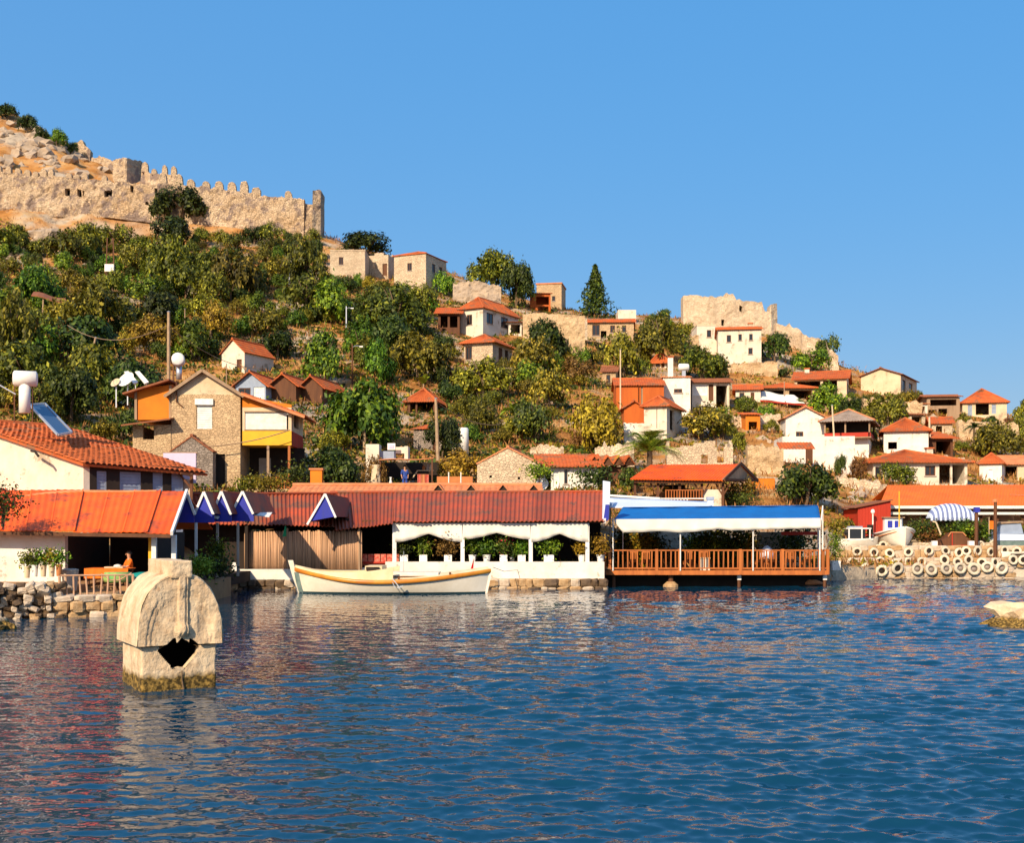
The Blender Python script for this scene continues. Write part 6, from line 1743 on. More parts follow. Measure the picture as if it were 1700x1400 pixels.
# ---------------------------------------------------------------- hulls
def hull(T, L, B, z_mid, rise_b, rise_s, mname, draft=.3, sharp_stern=True, nst=25, flare=.8, world=False):
    """double ended hull along +x (bow), waterline at z 0; returns sheer curve function"""
    mb = MB()
    nr = 9
    def hb(t):
        e = abs(2 * t - 1)
        return B / 2 * (1 - e ** 2.6) ** .8 if (sharp_stern or t > .5) else B / 2 * (1 - .25 * e ** 2)
    def sz(t):
        return z_mid + (rise_b * max(0, (t - .42) / .58) ** 2 if t > .42 else rise_s * ((.42 - t) / .42) ** 2)
    st = [i / (nst - 1) for i in range(nst)]
    for t in st:
        x = (t - .5) * L
        b, s = hb(t), sz(t)
        for k in range(-nr, nr + 1):
            a = k / nr
            q = abs(a)
            yy = b * (q ** .55) * (1 if a > 0 else -1) if a else 0
            zz = -draft + (s + draft) * q ** 1.7
            rake = (.10 * L * .35 * (q ** 1.3) * (max(0, (t - .8) / .2) ** 2 - max(0, (.2 - t) / .2) ** 2))
            mb.v.append((x + rake, yy, zz))
    m = 2 * nr + 1
    for i in range(nst - 1):
        for k in range(m - 1):
            a = i * m + k
            mb.f.append((a, a + m, a + m + 1, a + 1))
    part(mb, 'hull', M[mname], T, False, True)
    return hb, sz
def main_boat():
    Y = 57.6
    s = Y / F
    L = (806 - 500) * s
    cx = W(652, 0, Y).x
    T = thing('fishing_boat', 'white wooden fishing boat with orange band moored in front of cane fence', 'boat', (cx, Y, 0), R(-1.5))
    zm = .66
    hb, sz = hull(T, L, 2.7, zm, .50, .55, 'hull_white', .35)
    def rk(t): return .035 * L * (max(0, (t - .8) / .2) ** 2 - max(0, (.2 - t) / .2) ** 2)
    st = lin(40)
    # band (rubbing strake) on both sides
    for sg, nm in ((-1, 'strake'), (1, 'strake')):
        mb = MB()
        for t in st:
            x = (t - .5) * L + rk(t); b = hb(t) + .012; z = sz(t)
            for dy, dz in ((0.0, .02), (.05, 0), (.05, -.15), (0.0, -.18)): mb.v.append((x, sg * (b + dy * .9), z + dz))
        for i in range(40):
            for k in range(3):
                a = i * 4 + k; mb.f.append((a, a + 4, a + 5, a + 1) if sg < 0 else (a, a + 1, a + 5, a + 4))
        part(mb, nm, M['hull_band'], T, False, True)
    # dark waterline
    mb = MB()
    for sg in (-1, 1):
        b0 = len(mb.v)
        for t in st:
            x = (t - .5) * L
            s_ = sz(t)
            for z in (.085, -.05):
                q = ((z + .35) / (s_ + .35)) ** (1 / 1.7)
                rake = (.10 * L * .35 * (q ** 1.3) * (max(0, (t - .8) / .2) ** 2 - max(0, (.2 - t) / .2) ** 2))
                mb.v.append((x + rake, sg * (hb(t) * q ** .55 + .006), z))
        for i in range(40):
            a = b0 + i * 2; mb.f.append((a, a + 2, a + 3, a + 1))
    part(mb, 'bottom_paint', M['antifoul'], T)
    # deck with camber and bulwark
    mb = MB()
    for t in st:
        x = (t - .5) * L + rk(t) * .9; b = hb(t) * .97; z = sz(t) + .0
        for k in range(7):
            a = -1 + k / 3
            mb.v.append((x, a * b, z - .02 + .16 * (1 - a * a)))
    for i in range(40):
        for k in range(6):
            a = i * 7 + k; mb.f.append((a, a + 7, a + 8, a + 1))
    part(mb, 'deck', M['deck_cream'], T, False, True)
    # raised washboard on the after part, highest near the stern
    for sg in (-1, 1):
        mb = MB()
        for t in lin(24):
            tt = .02 + .50 * t
            x = (tt - .5) * L + rk(tt); b = hb(tt) * .985; z = sz(tt)
            hgt = .06 + .52 * t ** 1.1
            for dy in (0, -.05):
                mb.v.append((x, sg * (b + dy), z - .02)); mb.v.append((x, sg * (b + dy - .05), z + hgt))
        for i in range(24):
            a = i * 4
            mb.f += [(a, a + 4, a + 5, a + 1), (a + 1, a + 5, a + 7, a + 3), (a + 3, a + 7, a + 6, a + 2)]
        mb.f += [(24 * 4, 24 * 4 + 1, 24 * 4 + 3, 24 * 4 + 2), (0, 2, 3, 1)]
        part(mb, 'washboard', M['deck_cream'], T)
    hx = (612 - 652) * s
    part(MB().box(hx - .05, hx + .75, -.85, .85, zm + .1, zm + .66), 'engine_box', M['deck_cream'], T)
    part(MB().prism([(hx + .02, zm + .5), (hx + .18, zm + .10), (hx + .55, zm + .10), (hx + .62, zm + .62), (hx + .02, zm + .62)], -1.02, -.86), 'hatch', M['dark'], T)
    part(MB().box(hx + .8, hx + 3.4, -.75, .75, zm + .12, zm + .36), 'cabin_top', M['hull_white'], T)
    part(MB().box(hx + .9, hx + 3.3, -.79, -.76, zm + .14, zm + .19), 'grab_rail', M['wood'], T)
    # stem and stern posts
    xb = L / 2
    part(MB().prism([(xb - .12, -.3), (xb + .06, -.3), (xb + .42, sz(1) + .22), (xb + .16, sz(1) + .24)], -.06, .06), 'stem_post', M['hull_white'], T)
    part(MB().prism([(-xb + .12, -.3), (-xb - .38, sz(0) + .36), (-xb - .62, sz(0) + .36), (-xb - .1, -.3)][::1], -.055, .055), 'stern_post', M['hull_white'], T)
    part(MB().prism([(-xb + .55, -.3), (-xb + .52, .03), (-xb + .02, .95), (-xb - .3, 1.0), (-xb - .22, .55), (-xb + .02, -.3)], -.16, -.10), 'rudder', M['teal_grey'], T)
    part(MB().prism([(-xb + .52, .02), (-xb + .56, .08), (-xb + .05, .99), (-xb + .0, .95)], -.19, -.165), 'rudder_edge', M['hull_white'], T)
    an = part(MB().bar((.02 * L, -1.42, .75), (.06 * L, -1.46, .30), .04).bar((.045 * L, -1.46, .32), (.075 * L, -1.46, .42), .05).bar((.02 * L, -1.45, .58), (.035 * L, -1.45, .30), .03), 'anchor', M['metal'], T)
    fx = (786 - 652) * s
    part(MB().tube([(fx, .1, sz(.9)), (fx + .05, .1, sz(.9) + .75)], .018, 5), 'flag_pole', M['white_paint'], T)
    mb = MB(); mb.patch((fx - .16, .1, sz(.9) + .08), (fx + .02, .1, sz(.9) + .05), (fx + .05, .1, sz(.9) + .72), (fx + .0, .1, sz(.9) + .6), lin(5), lin(5), lambda u, v: .03 * math.sin(u * 6), .01)
    part(mb, 'flag', M['red'], T)
    part(MB().tube([(hx + 1.7, -.2, zm + .3), (hx + 1.7, -.2, zm + 1.35)], .012, 4), 'rod', M['metal'], T)
    for t in (.12, .3, .55, .82): part(MB().box((t - .5) * L - .05, (t - .5) * L + .05, -hb(t) + .05, -hb(t) + .12, sz(t) + .02, sz(t) + .14), 'cleat', M['wood'], T)
    rp = thing('mooring_rope', 'thin mooring rope from the bow of the white fishing boat to quay', 'rope', (0, 0, 0))
    part(MB().tube([(cx + L / 2 + .2, Y, 1.3), (cx + L / 2 + .9, Y + 2.4, .95), (cx + L / 2 + 1.6, Y + 4.55, .95)], .018, 5), 'rope', M['cloth'], rp)
main_boat()
def pier_boats():
    Y = 80.5
    z = 2.15
    a = thing('cabin_boat', 'small white cabin boat laid up beside the red shed', 'boat', (W(1424, 0, Y).x, Y, z), R(8))
    hull(a, 2.7, 1.2, .12, .25, .1, 'hull_white', .42)
    part(MB().box(-.95, .85, -.5, .5, .12, .22), 'deck', M['white_paint'], a)
    part(MB().box(-.85, .75, -.46, .46, .86, .94), 'cabin_roof', M['white_paint'], a)
    part(MB().box(-.75, .35, -.40, .40, .222, .857), 'cabin', M['glass'], a)
    for x in (-.8, .1, .66): part(MB().box(x - .04, x + .04, -.45, -.40, .222, .857), 'window_post', M['white_paint'], a)
    part(MB().box(.75, 1.02, -.2, .2, .5, 1.15), 'outboard_motor', M['dark'], a)
    part(MB().box(-.6, .3, -.1, .3, .945, 1.05), 'roof_bag', M['blue_pale'], a)
    b = thing('white_launch', 'white launch seen bow on above the tyre pier, with wheelhouse', 'boat', (W(1495, 0, Y).x, Y + 1.6, z + .1), R(-88))
    hb, sz = hull(b, 4.6, 2.4, .42, .45, .15, 'hull_white', .45)
    mb = MB()
    for t in lin(20):
        for sg in (-1, 1): mb.v.append(((t - .5) * 4.6, sg * hb(t) * .95, sz(t) - .03))
    for i in range(20): a_ = 2 * i; mb.f.append((a_, a_ + 2, a_ + 3, a_ + 1))
    part(mb, 'deck', M['cloth_blue'], b)
    for sg in (-1, 1):
        mb = MB()
        pts = [((t - .5) * 4.6, sg * (hb(t) + .03), sz(t) + .02) for t in lin(14)]
        part(MB().tube(pts, .06, 6), 'gunwale', M['white_paint'], b, False, True)
        pts = [((t - .5) * 4.6, sg * (hb(t) * .93 + .03), sz(t) - .2) for t in lin(14)]
        part(MB().tube(pts, .04, 6), 'strake', M['tile_pale'], b, False, True)
    part(MB().box(-1.3, .15, -.62, .62, .4, 1.5), 'wheelhouse', M['white_paint'], b)
    part(MB().box(.153, .18, -.42, -.10, .85, 1.32).box(.153, .18, .06, .30, .85, 1.32), 'wheelhouse_window', M['blue'], b)
    part(MB().box(-1.45, .3, -.72, .72, 1.503, 1.58), 'wheelhouse_roof', M['wood_grey'], b)
    part(MB().tube([(1.2, 0, .6), (1.2, 0, 3.3)], .045, 6), 'mast', M['yellow_wall'], b)
    c = thing('brown_boat', 'dark brown planked boat laid up between two white bollards', 'boat', (W(1588, 0, Y).x, Y + .4, z - .05), R(0))
    part(MB().prism([(-1.12, -.25), (1.08, -.25), (1.05, .1), (.55, .42), (.35, .64), (-.42, .66), (-.62, .36), (-1.1, .12)], -.5, .9), 'hull', M['wood'], c)
    part(MB().box(-.36, -.30, -.54, -.503, -.25, .64).box(-.29, 1.05, -.54, -.503, -.22, -.16), 'red_frame', M['red_wood'], c)
    part(MB().bar((-.62, -.55, .4), (-.42, -.55, .70), .06).bar((-.42, -.55, .70), (.36, -.55, .68), .06).bar((.36, -.55, .68), (.58, -.55, .44), .06), 'pale_rim', M['tile_pale'], c)
    for i, (px, lab) in enumerate(((1551, 'white bollard block at the left of the dark brown boat'), (1612, 'white bollard block between dark brown boat and the post'))):
        q = thing('bollard', lab, 'bollard', W(px, 909, Y - .6))
        part(MB().box(-.17, .17, -.15, .15, 0, .42), 'block', M['white_paint'], q); part(MB().box(-.19, .19, -.17, .17, -.25, -.003), 'base', M['concrete'], q)
    d = thing('covered_boat', 'boat under grey and light blue covers at the right end of pier', 'boat', W(1672, 905, Y + 1), R(4))
    part(MB().prism([(-.85, -.3), (.95, -.3), (1.15, .25), (-1.0, .3)], -.6, .9), 'hull', M['teal_grey'], d)
    part(MB().prism([(-1.0, .303), (1.1, .303), (1.0, .72), (-.85, .74)], -.65, .9), 'light_blue_cover', M['cloth_blue'], d)
    part(MB().prism([(-.85, .743), (.9, .743), (.7, 1.45), (-.6, 1.4)], -.5, .8), 'grey_cover', M['blue_pale'], d)
    part(MB().prism([(-.7, 1.42), (.85, 1.5), (.8, 1.62), (-.65, 1.53)], -.6, .9), 'cover_ridge', M['wood_grey'], d)
    e = thing('speedboat', 'black and white dinghy at the right frame edge behind the tyres', 'boat', W(1696, 922, 78.6), R(5))
    hull(e, 2.6, 1.0, .2, .1, .05, 'hull_white', .15); part(MB().box(-1.0, 1.2, -.53, -.48, -.02, .1), 'black_stripe', M['dark'], e)
    f = thing('ladder_flag', 'small orange flag on a thin staff beside the tall brown post', 'flag', W(1642, 880, Y))
    part(MB().tube([(0, 0, -.3), (0, 0, .85)], .02, 5), 'staff', M['cream'], f); part(MB().box(.02, .36, 0, .02, .05, .6), 'cloth', M['orange_cloth'], f)
pier_boats()
# ---------------------------------------------------------------- half sunken sarcophagus
def sarcophagus():
    Yc = 23.5
    M['sarc'] = sm = mat('cream_sarcophagus_stone', (0.70, 0.55, 0.36), 0.92, (0.52, 0.36, 0.21), 2.6, 0.022, 16, stain=((0.42, 0.27, 0.15), 1.5, 0.59))  # cream stone mottled brown, its own colour
    # tide mark: algae below, set by height above the water
    nt = sm.node_tree; N, L = nt.nodes, nt.links
    b = N['Principled BSDF']
    src = b.inputs['Base Color'].links[0].from_socket
    vo = N.new('ShaderNodeTexVoronoi'); vo.inputs['Scale'].default_value = 26; tcx = N.new('ShaderNodeTexCoord'); L.new(tcx.outputs['Object'], vo.inputs['Vector'])
    rv = N.new('ShaderNodeMapRange'); rv.inputs['From Min'].default_value = .05; rv.inputs['From Max'].default_value = .32; L.new(vo.outputs['Distance'], rv.inputs[0])
    b2 = N.new('ShaderNodeBump'); b2.inputs['Distance'].default_value = .008; b2.inputs['Strength'].default_value = .7; L.new(rv.outputs[0], b2.inputs['Height']); L.new(b.inputs['Normal'].links[0].from_socket, b2.inputs['Normal']); L.new(b2.outputs[0], b.inputs['Normal'])
    geo = N.new('ShaderNodeNewGeometry'); sp = N.new('ShaderNodeSeparateXYZ'); L.new(geo.outputs['Position'], sp.inputs[0])
    nz = N.new('ShaderNodeTexNoise'); nz.inputs['Scale'].default_value = 5.0; nz.inputs['Detail'].default_value = 6; L.new(geo.outputs['Position'], nz.inputs['Vector'])
    ad = N.new('ShaderNodeMath'); ad.operation = 'MULTIPLY_ADD'; ad.inputs[1].default_value = -.22; L.new(nz.outputs[0], ad.inputs[0]); L.new(sp.outputs['Z'], ad.inputs[2])
    rp = N.new('ShaderNodeValToRGB'); rp.color_ramp.elements[0].position = .13; rp.color_ramp.elements[1].position = .24
    rp.color_ramp.elements[0].color = (0, 0, 0, 1); rp.color_ramp.elements[1].color = (1, 1, 1, 1)
    L.new(ad.outputs[0], rp.inputs[0])
    nz2 = N.new('ShaderNodeTexNoise'); nz2.inputs['Scale'].default_value = 14; nz2.inputs['Detail'].default_value = 4; L.new(geo.outputs['Position'], nz2.inputs['Vector'])
    al = N.new('ShaderNodeValToRGB'); al.color_ramp.elements[0].position = .42; al.color_ramp.elements[1].position = .66
    al.color_ramp.elements[0].color = (.055, .035, .008, 1); al.color_ramp.elements[1].color = (.34, .21, .05, 1); L.new(nz2.outputs[0], al.inputs[0])
    mx = N.new('ShaderNodeMix'); mx.data_type = 'RGBA'; L.new(rp.outputs[0], mx.inputs[0]); L.new(al.outputs[0], mx.inputs[6]); L.new(src, mx.inputs[7]); L.new(mx.outputs[2], b.inputs['Base Color'])
    T = thing('sarcophagus', 'half sunken stone sarcophagus with arched lid and broken dark opening', 'sarcophagus', W(298, 1142, Yc).to_tuple()[:2] + (0,), R(29))
    T.scale = (.905, .905, .955)
    # lid: pointed arch in section across x, long axis y
    hw = .925
    def half(q, k=1.0):                                # height above the lid foot at |x|/hw = q
        return 1.22 * k * max(0.0, 1 - q ** 2.35) ** .53
    zb = .93
    d0, d1 = -.10, 2.05
    def lump(p, a=.02, s=2.2): return noise.fractal(p * s, .8, 2.1, 4) * a
    mb = MB()
    nx, ny = 72, 60
    def prof(i):                                      # arc parameter from left foot to right foot
        a = -1 + 2 * i / nx
        s = 1 if a > 0 else -1
        q = abs(a)
        ang = (1 - q) * math.pi / 2
        x = hw * math.cos(ang) ** .62
        z = half(min(1, x / hw))
        return s * x, z
    sec = [prof(i) for i in range(nx + 1)]
    ring = [(-hw, -.24)] + sec + [(hw, -.24)]
    # outer shell
    V = []
    for j in range(ny + 1):
        v = j / ny
        y = d0 + (d1 - d0) * v
        sc = 1.0
        edge = .97 if j in (0, ny) else 1.0
        for (x, z) in ring:
            ribs = 0
            g1 = abs(v - .34) < .02 or abs(v - .62) < .02
            p = Vector((x * edge * sc, y, zb + .24 + z * edge))
            q = lump(p, .03, 1.3) + lump(p, .012, 5)
            n_ = Vector((x, 0, max(z, 0) + .2)).normalized()
            p += n_ * (q - (.028 if g1 and z > .25 and x < -.15 else 0))
            V.append(p)
    m = len(ring)
    mb.v = [tuple(p) for p in V]
    for j in range(ny):
        for i in range(m - 1):
            a = j * m + i
            mb.f.append((a, a + 1, a + m + 1, a + m))
    lid = part(mb, 'lid', sm, T, False, True)
    # gable ends: front one with carved rim, recessed field and central rib
    def gable_end(y, sgn, carve):
        g = MB()
        nu, nr = 96, 26
        pts = []
        for i in range(nu + 1):
            x = -hw + 2 * hw * i / nu
            zt = half(abs(x) / hw) + .24
            brk = 0.0
            if carve:                                # broken lower edge above the hole
                bx = x - .04
                brk = max(0, .24 - abs(bx) * .62) + (.04 * noise.noise(Vector((x * 9, 1, 3))) if abs(bx) < .4 else 0)
                brk = max(0, brk) * (1 if abs(bx) < .42 else 0)
                if -.12 < bx < .16: brk -= .10
                brk = max(0, brk)
            for k in range(nr + 1):
                z = brk + (zt - brk) * k / nr
                zz = z / zt if zt > 0 else 0
                dep = 0.0
                if carve:
                    h_in = half(min(1, abs(x) / (hw * .80)), .86) + .10 if abs(x) < hw * .80 else -1
                    h_in2 = half(min(1, abs(x) / (hw * .70)), .78) + .05 if abs(x) < hw * .70 else -1
                    if z < h_in: dep += .022
                    if z < h_in2: dep += .016
                    xr = x - .06
                    if abs(xr) < .10 and z > .22: dep -= .045
                    elif abs(xr) < .15 and z > .22 and xr > 0: dep += .02
                    if .055 < xr < .085 and z > .25: dep += .03
                    if (xr / .19) ** 2 + ((z - .30) / .15) ** 2 < 1: dep -= .10 * (1 - (xr / .19) ** 2 - ((z - .30) / .15) ** 2) ** .5
                    w_ = abs(x) / hw
                    if x > .3 and .12 < z < .70: dep += .05 * max(0, 1 - ((x - .58) / .2) ** 2) * max(0, 1 - ((z - .4) / .32) ** 2)
                p = Vector((x * .97, y, zb + z * .985))
                dep += lump(p, .022, 2.5) + lump(p, .012, 7)
                pts.append((p.x, y + dep * (1 if sgn < 0 else -1), p.z))
        g.v = pts
        for i in range(nu):
            for k in range(nr):
                a = i * (nr + 1) + k
                f = (a, a + nr + 1, a + nr + 2, a + 1)
                g.f.append(f if sgn < 0 else f[::-1])
        return part(g, 'gable_front' if carve else 'gable_back', sm, T, False, True)
    gable_end(d0, -1, True)
    gable_end(d1, 1, False)
    # flat ridge block on top
    rb = MB()
    def rock_box(mb, x0, x1, y0, y1, z0, z1, n=14, a=.02, taper=0.0, skip=None):
        for (o, u, v) in (((x0, y0, z0), (x1 - x0, 0, 0), (0, 0, z1 - z0)), ((x1, y0, z0), (0, y1 - y0, 0), (0, 0, z1 - z0)), ((x1, y1, z0), (x0 - x1, 0, 0), (0, 0, z1 - z0)), ((x0, y1, z0), (0, y0 - y1, 0), (0, 0, z1 - z0)), ((x0, y0, z1), (x1 - x0, 0, 0), (0, y1 - y0, 0))):
            b0 = len(mb.v)
            o, u, v = Vector(o), Vector(u), Vector(v)
            c = Vector(((x0 + x1) / 2, (y0 + y1) / 2, (z0 + z1) / 2))
            for i in range(n + 1):
                for k in range(n + 1):
                    p = o + u * i / n + v * k / n
                    q = (p - c)
                    e = sum(1 for w, h in ((q.x, (x1 - x0) / 2), (q.y, (y1 - y0) / 2), (q.z, (z1 - z0) / 2)) if abs(w) > h * .97)
                    r_ = p + q.normalized() * (lump(p, a, 2.6) + lump(p, a * .5, 8) - (.018 if e > 1 else 0))
                    mb.v.append(tuple(r_))
            for i in range(n):
                for k in range(n):
                    a_ = b0 + i * (n + 1) + k
                    if skip and skip(o + u * (i + .5) / n + v * (k + .5) / n): continue
                    mb.f.append((a_, a_ + n + 1, a_ + n + 2, a_ + 1))
    rock_box(rb, -.22, .24, d0 - .04, d1 + .02, zb + 1.36, zb + 1.72, 14, .025)
    part(rb, 'ridge_block', sm, T, False, True)
    # chest with the broken triangular hole in its front
    cb = MB()
    hole = [(-.46, .80), (-.30, 1.3), (.34, 1.3), (.42, .86), (.37, .72), (.12, .44), (.02, .46), (-.14, .43), (-.26, .58)]
    def inside(x, z):
        r = False
        for i in range(len(hole)):
            (x1_, z1_), (x2_, z2_) = hole[i], hole[i - 1]
            if (z1_ > z) != (z2_ > z) and x < (x2_ - x1_) * (z - z1_) / (z2_ - z1_) + x1_: r = not r
        return r
    cw = .80
    rock_box(cb, -cw, cw, .04, 2.0, -.9, zb - .02, 60, .02, 0, lambda p: p.z > zb - .025 or (p.y < .06 and inside(p.x, p.z)))
    ch = part(cb, 'chest', sm, T, False, True)
    ib = MB()
    # thick lip round the hole, and a near-black lining that paints in the hollow's shade
    n = len(hole)
    hs_ = [(x * 1.06, z) for x, z in hole]
    hs_ = [(x, min(z, .90)) for x, z in hs_]
    ib.v = [(x, .06, z) for x, z in hs_] + [(x * .97, .26, z) for x, z in hs_]
    ib.f = [(i, (i + 1) % n, (i + 1) % n + n, i + n) for i in range(n) if not (hs_[i][1] > .89 and hs_[(i + 1) % n][1] > .89)]
    part(ib, 'broken_edge', sm, T)
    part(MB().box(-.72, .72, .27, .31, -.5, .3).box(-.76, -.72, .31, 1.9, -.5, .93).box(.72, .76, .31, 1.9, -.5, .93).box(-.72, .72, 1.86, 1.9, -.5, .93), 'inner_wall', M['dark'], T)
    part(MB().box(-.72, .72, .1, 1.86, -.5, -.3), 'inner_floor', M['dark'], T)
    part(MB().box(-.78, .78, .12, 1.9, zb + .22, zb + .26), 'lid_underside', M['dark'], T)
    part(MB().tube([(.05, .0, .40), (.06, .015, .2), (.10, .0, -.05)], [.012, .018, .03], 5), 'crack', M['qs3'], T)
    # worn lug on the right of the lid
    lg = MB(); rock_box(lg, hw - .04, hw + .10, .3, .62, zb + .22, zb + .50, 6, .02); part(lg, 'lug', sm, T, False, True)
sarcophagus()
def boulder(name, label, c, sz, seed, m='rock', group=None, cat='rock', detail=3, flat=None, cell=.22):
    import bmesh
    T = bpy.data.meshes.new(name)
    bm = bmesh.new(); bmesh.ops.create_icosphere(bm, subdivisions=detail, radius=1)
    for v in bm.verts:
        p = v.co.copy()
        n_ = noise.fractal(p * 1.1 + Vector((seed * 3.7, 0, 0)), .9, 2, 5) * .38 + noise.noise(p * 3.1 + Vector((0, seed, 0))) * .14 + (noise.cell(p * 2.3 + Vector((seed, 0, 0))) - .5) * .22
        v.co = p * (1 + n_)
        v.co.x *= sz[0]; v.co.y *= sz[1]; v.co.z *= sz[2]
        if flat and v.co.z > flat: v.co.z = flat + (v.co.z - flat) * .15
    bm.to_mesh(T); bm.free()
    T.materials.append(M[m] if isinstance(m, str) else m)
    o = link(name, T, None, c)
    tag(o, label, cat, group)
    return o
b_ = boulder('rock', 'pale rock slab rising from the sea at the right edge', (W(1706, 0, 39).x, 39, .12), (1.5, 1.0, .80), 4, M['sarc'], flat=.62, cell=.05)
boulder('rock', 'small pale rock breaking the water at the left edge', (W(-4, 0, 37.5).x, 37.5, .02), (.55, .5, .34), 9, M['sarc'], cell=.05)
# ---------------------------------------------------------------- plants
def quads_mesh(name, P, U, Vv, m):
    """leaf quads: centres P, half axes U and Vv (n x 3 arrays)"""
    n = len(P)
    co = np.stack([P - U, P - Vv * .9, P + U, P + Vv], 1).reshape(-1, 3)
    me = bpy.data.meshes.new(name)
    me.vertices.add(4 * n); me.vertices.foreach_set('co', co.astype(np.float32).ravel())
    me.loops.add(4 * n); me.loops.foreach_set('vertex_index', np.arange(4 * n, dtype=np.int32))
    me.polygons.add(n); me.polygons.foreach_set('loop_start', np.arange(0, 4 * n, 4, dtype=np.int32))
    try: me.polygons.foreach_set('loop_total', np.full(n, 4, dtype=np.int32))
    except Exception: pass
    me.materials.append(m)
    me.update(); me.validate()
    return me
def unit(a): return a / np.maximum(np.linalg.norm(a, axis=1, keepdims=True), 1e-9)
def leaf_axes(g, N_, size, droop=.0, asp=.55):
    n = len(N_)
    t = unit(np.cross(N_, g.normal(size=(n, 3))))
    t[:, 2] -= droop; t = unit(t)
    b = unit(np.cross(N_, t))
    s = size * g.uniform(.55, 1.35, (n, 1))
    return t * s, b * s * asp
def crown_mesh(name, seed, n, leaf, m, lobes=9, spread=.62, flat=.8, base=.10, rl=(.3, .52)):
    """leaves gathered in clumps over uneven lobes inside a crown of about unit radius"""
    g = np.random.default_rng(seed)
    C, Rr = [], []
    for k in range(lobes):
        d = unit(g.normal(size=(1, 3)))[0]
        d[2] = abs(d[2]) * 1.15 - .52
        C.append(np.array([d[0] * spread, d[1] * spread, base + flat * (.5 + .58 * d[2])]))
        Rr.append(g.uniform(*rl))
    C = np.array(C); Rr = np.array(Rr)
    clumps = max(30, n // 14)
    w = Rr ** 2; w /= w.sum()
    li = g.choice(lobes, clumps, p=w)
    D = unit(g.normal(size=(clumps, 3)))
    D[:, 2] = np.where(D[:, 2] < -.45, -D[:, 2], D[:, 2])
    cc = C[li] + D * (Rr[li] * g.uniform(.72, 1.08, clumps))[:, None] * np.array([1, 1, .86])
    k = g.integers(0, clumps, n)
    P = cc[k] + g.normal(size=(n, 3)) * leaf * 1.15
    N_ = unit(D[k] * 1.1 + np.array([0, 0, .3]) + g.normal(size=(n, 3)) * .42)
    U, V = leaf_axes(g, N_, leaf, .1)
    return quads_mesh(name, P, U, V, m)
def trunk_mesh(name, seed, h=.55, r=.07, m=None, limbs=5, lean=.1):
    q = random.Random(seed)
    mb = MB()
    top = Vector((q.uniform(-lean, lean), q.uniform(-lean, lean), h))
    mb.tube([(0, 0, -.25), (0, 0, 0), top * .5 + Vector((q.uniform(-.04, .04), 0, 0)), top], [r * 1.5, r * 1.15, r * .9, r * .7], 7)
    for k in range(limbs):
        a = 6.28 * k / limbs + q.uniform(-.4, .4)
        e = top + Vector((math.cos(a) * q.uniform(.25, .5), math.sin(a) * q.uniform(.25, .5), q.uniform(.2, .5)))
        mid = top.lerp(e, .5) + Vector((0, 0, -.05))
        mb.tube([top * q.uniform(.75, .98), mid, e], [r * .5, r * .36, r * .14], 5)
    return mb.mesh(name, m or M['bark'], True)
KIND = {}
def make_kind(k, m, nproto, n, leaf, **kw):
    tr = kw.pop('trunk', {})
    KIND[k] = [(crown_mesh('crown', 1000 + hash(k) % 97 * 0 + sum(map(ord, k)) * 7 + i, n, leaf, M[m], **kw), trunk_mesh('trunk', sum(map(ord, k)) + i, **tr)) for i in range(nproto)]
make_kind('olive', 'L_olive', 5, 2635, 0.066, lobes=11, spread=.66, flat=.72)
make_kind('scrub', 'L_scrub', 5, 2790, 0.062, lobes=10, spread=.66, flat=.72)
make_kind('green', 'L_green', 4, 2945, 0.066, lobes=10, spread=.6, flat=.8)
make_kind('dark', 'L_dark', 4, 2945, 0.066, lobes=9, spread=.58, flat=.82)
make_kind('yellow', 'L_yellow', 2, 2635, 0.058, lobes=9, spread=.6, flat=.75)
make_kind('brown', 'L_brown', 2, 2325, 0.062, lobes=9, spread=.62, flat=.72)
make_kind('bigfig', 'L_green', 1, 5200, .062, lobes=17, spread=.72, flat=.8, rl=(.24, .42), trunk=dict(m=M['bark_pale'], r=.05, limbs=6))
make_kind('bigdark', 'L_dark', 2, 4600, .06, lobes=15, spread=.68, flat=.82, rl=(.24, .42))
make_kind('bigyellow', 'L_yellow', 1, 4200, .055, lobes=14, spread=.68, flat=.8, rl=(.24, .42))
make_kind('bigolive', 'L_olive', 2, 4600, .058, lobes=16, spread=.72, flat=.78, rl=(.22, .4))
make_kind('bigscrub', 'L_scrub', 2, 4600, .058, lobes=16, spread=.72, flat=.78, rl=(.22, .4))
def plant(kind, px, base, top, hw, label, cat='tree', name=None, group=None, Y=None, seed=None, loc=None):
    """a tree whose foot is seen at (px, base); crown up to row top, half width hw pixels"""
    p = hit(px, base) if loc is None else Vector(loc)
    if Y is not None: p = W(px, base, Y)
    s = p.y / F
    H = max(.5, (base - top) * s); Rw = hw * s
    q = random.Random(seed if seed is not None else int(px * 13 + base * 7))
    cm, tm = q.choice(KIND[kind])
    T = thing(name or cat.replace(' ', '_'), label, cat, p, q.uniform(0, 6.28), group)
    f = 1.22                                           # unit crowns reach about this high
    link('crown', cm, T, (0, 0, 0), None, (Rw * .92, Rw * .92, H / f))
    link('trunk', tm, T, (0, 0, 0), None, (Rw * .8, Rw * .8, H / f))
    return T
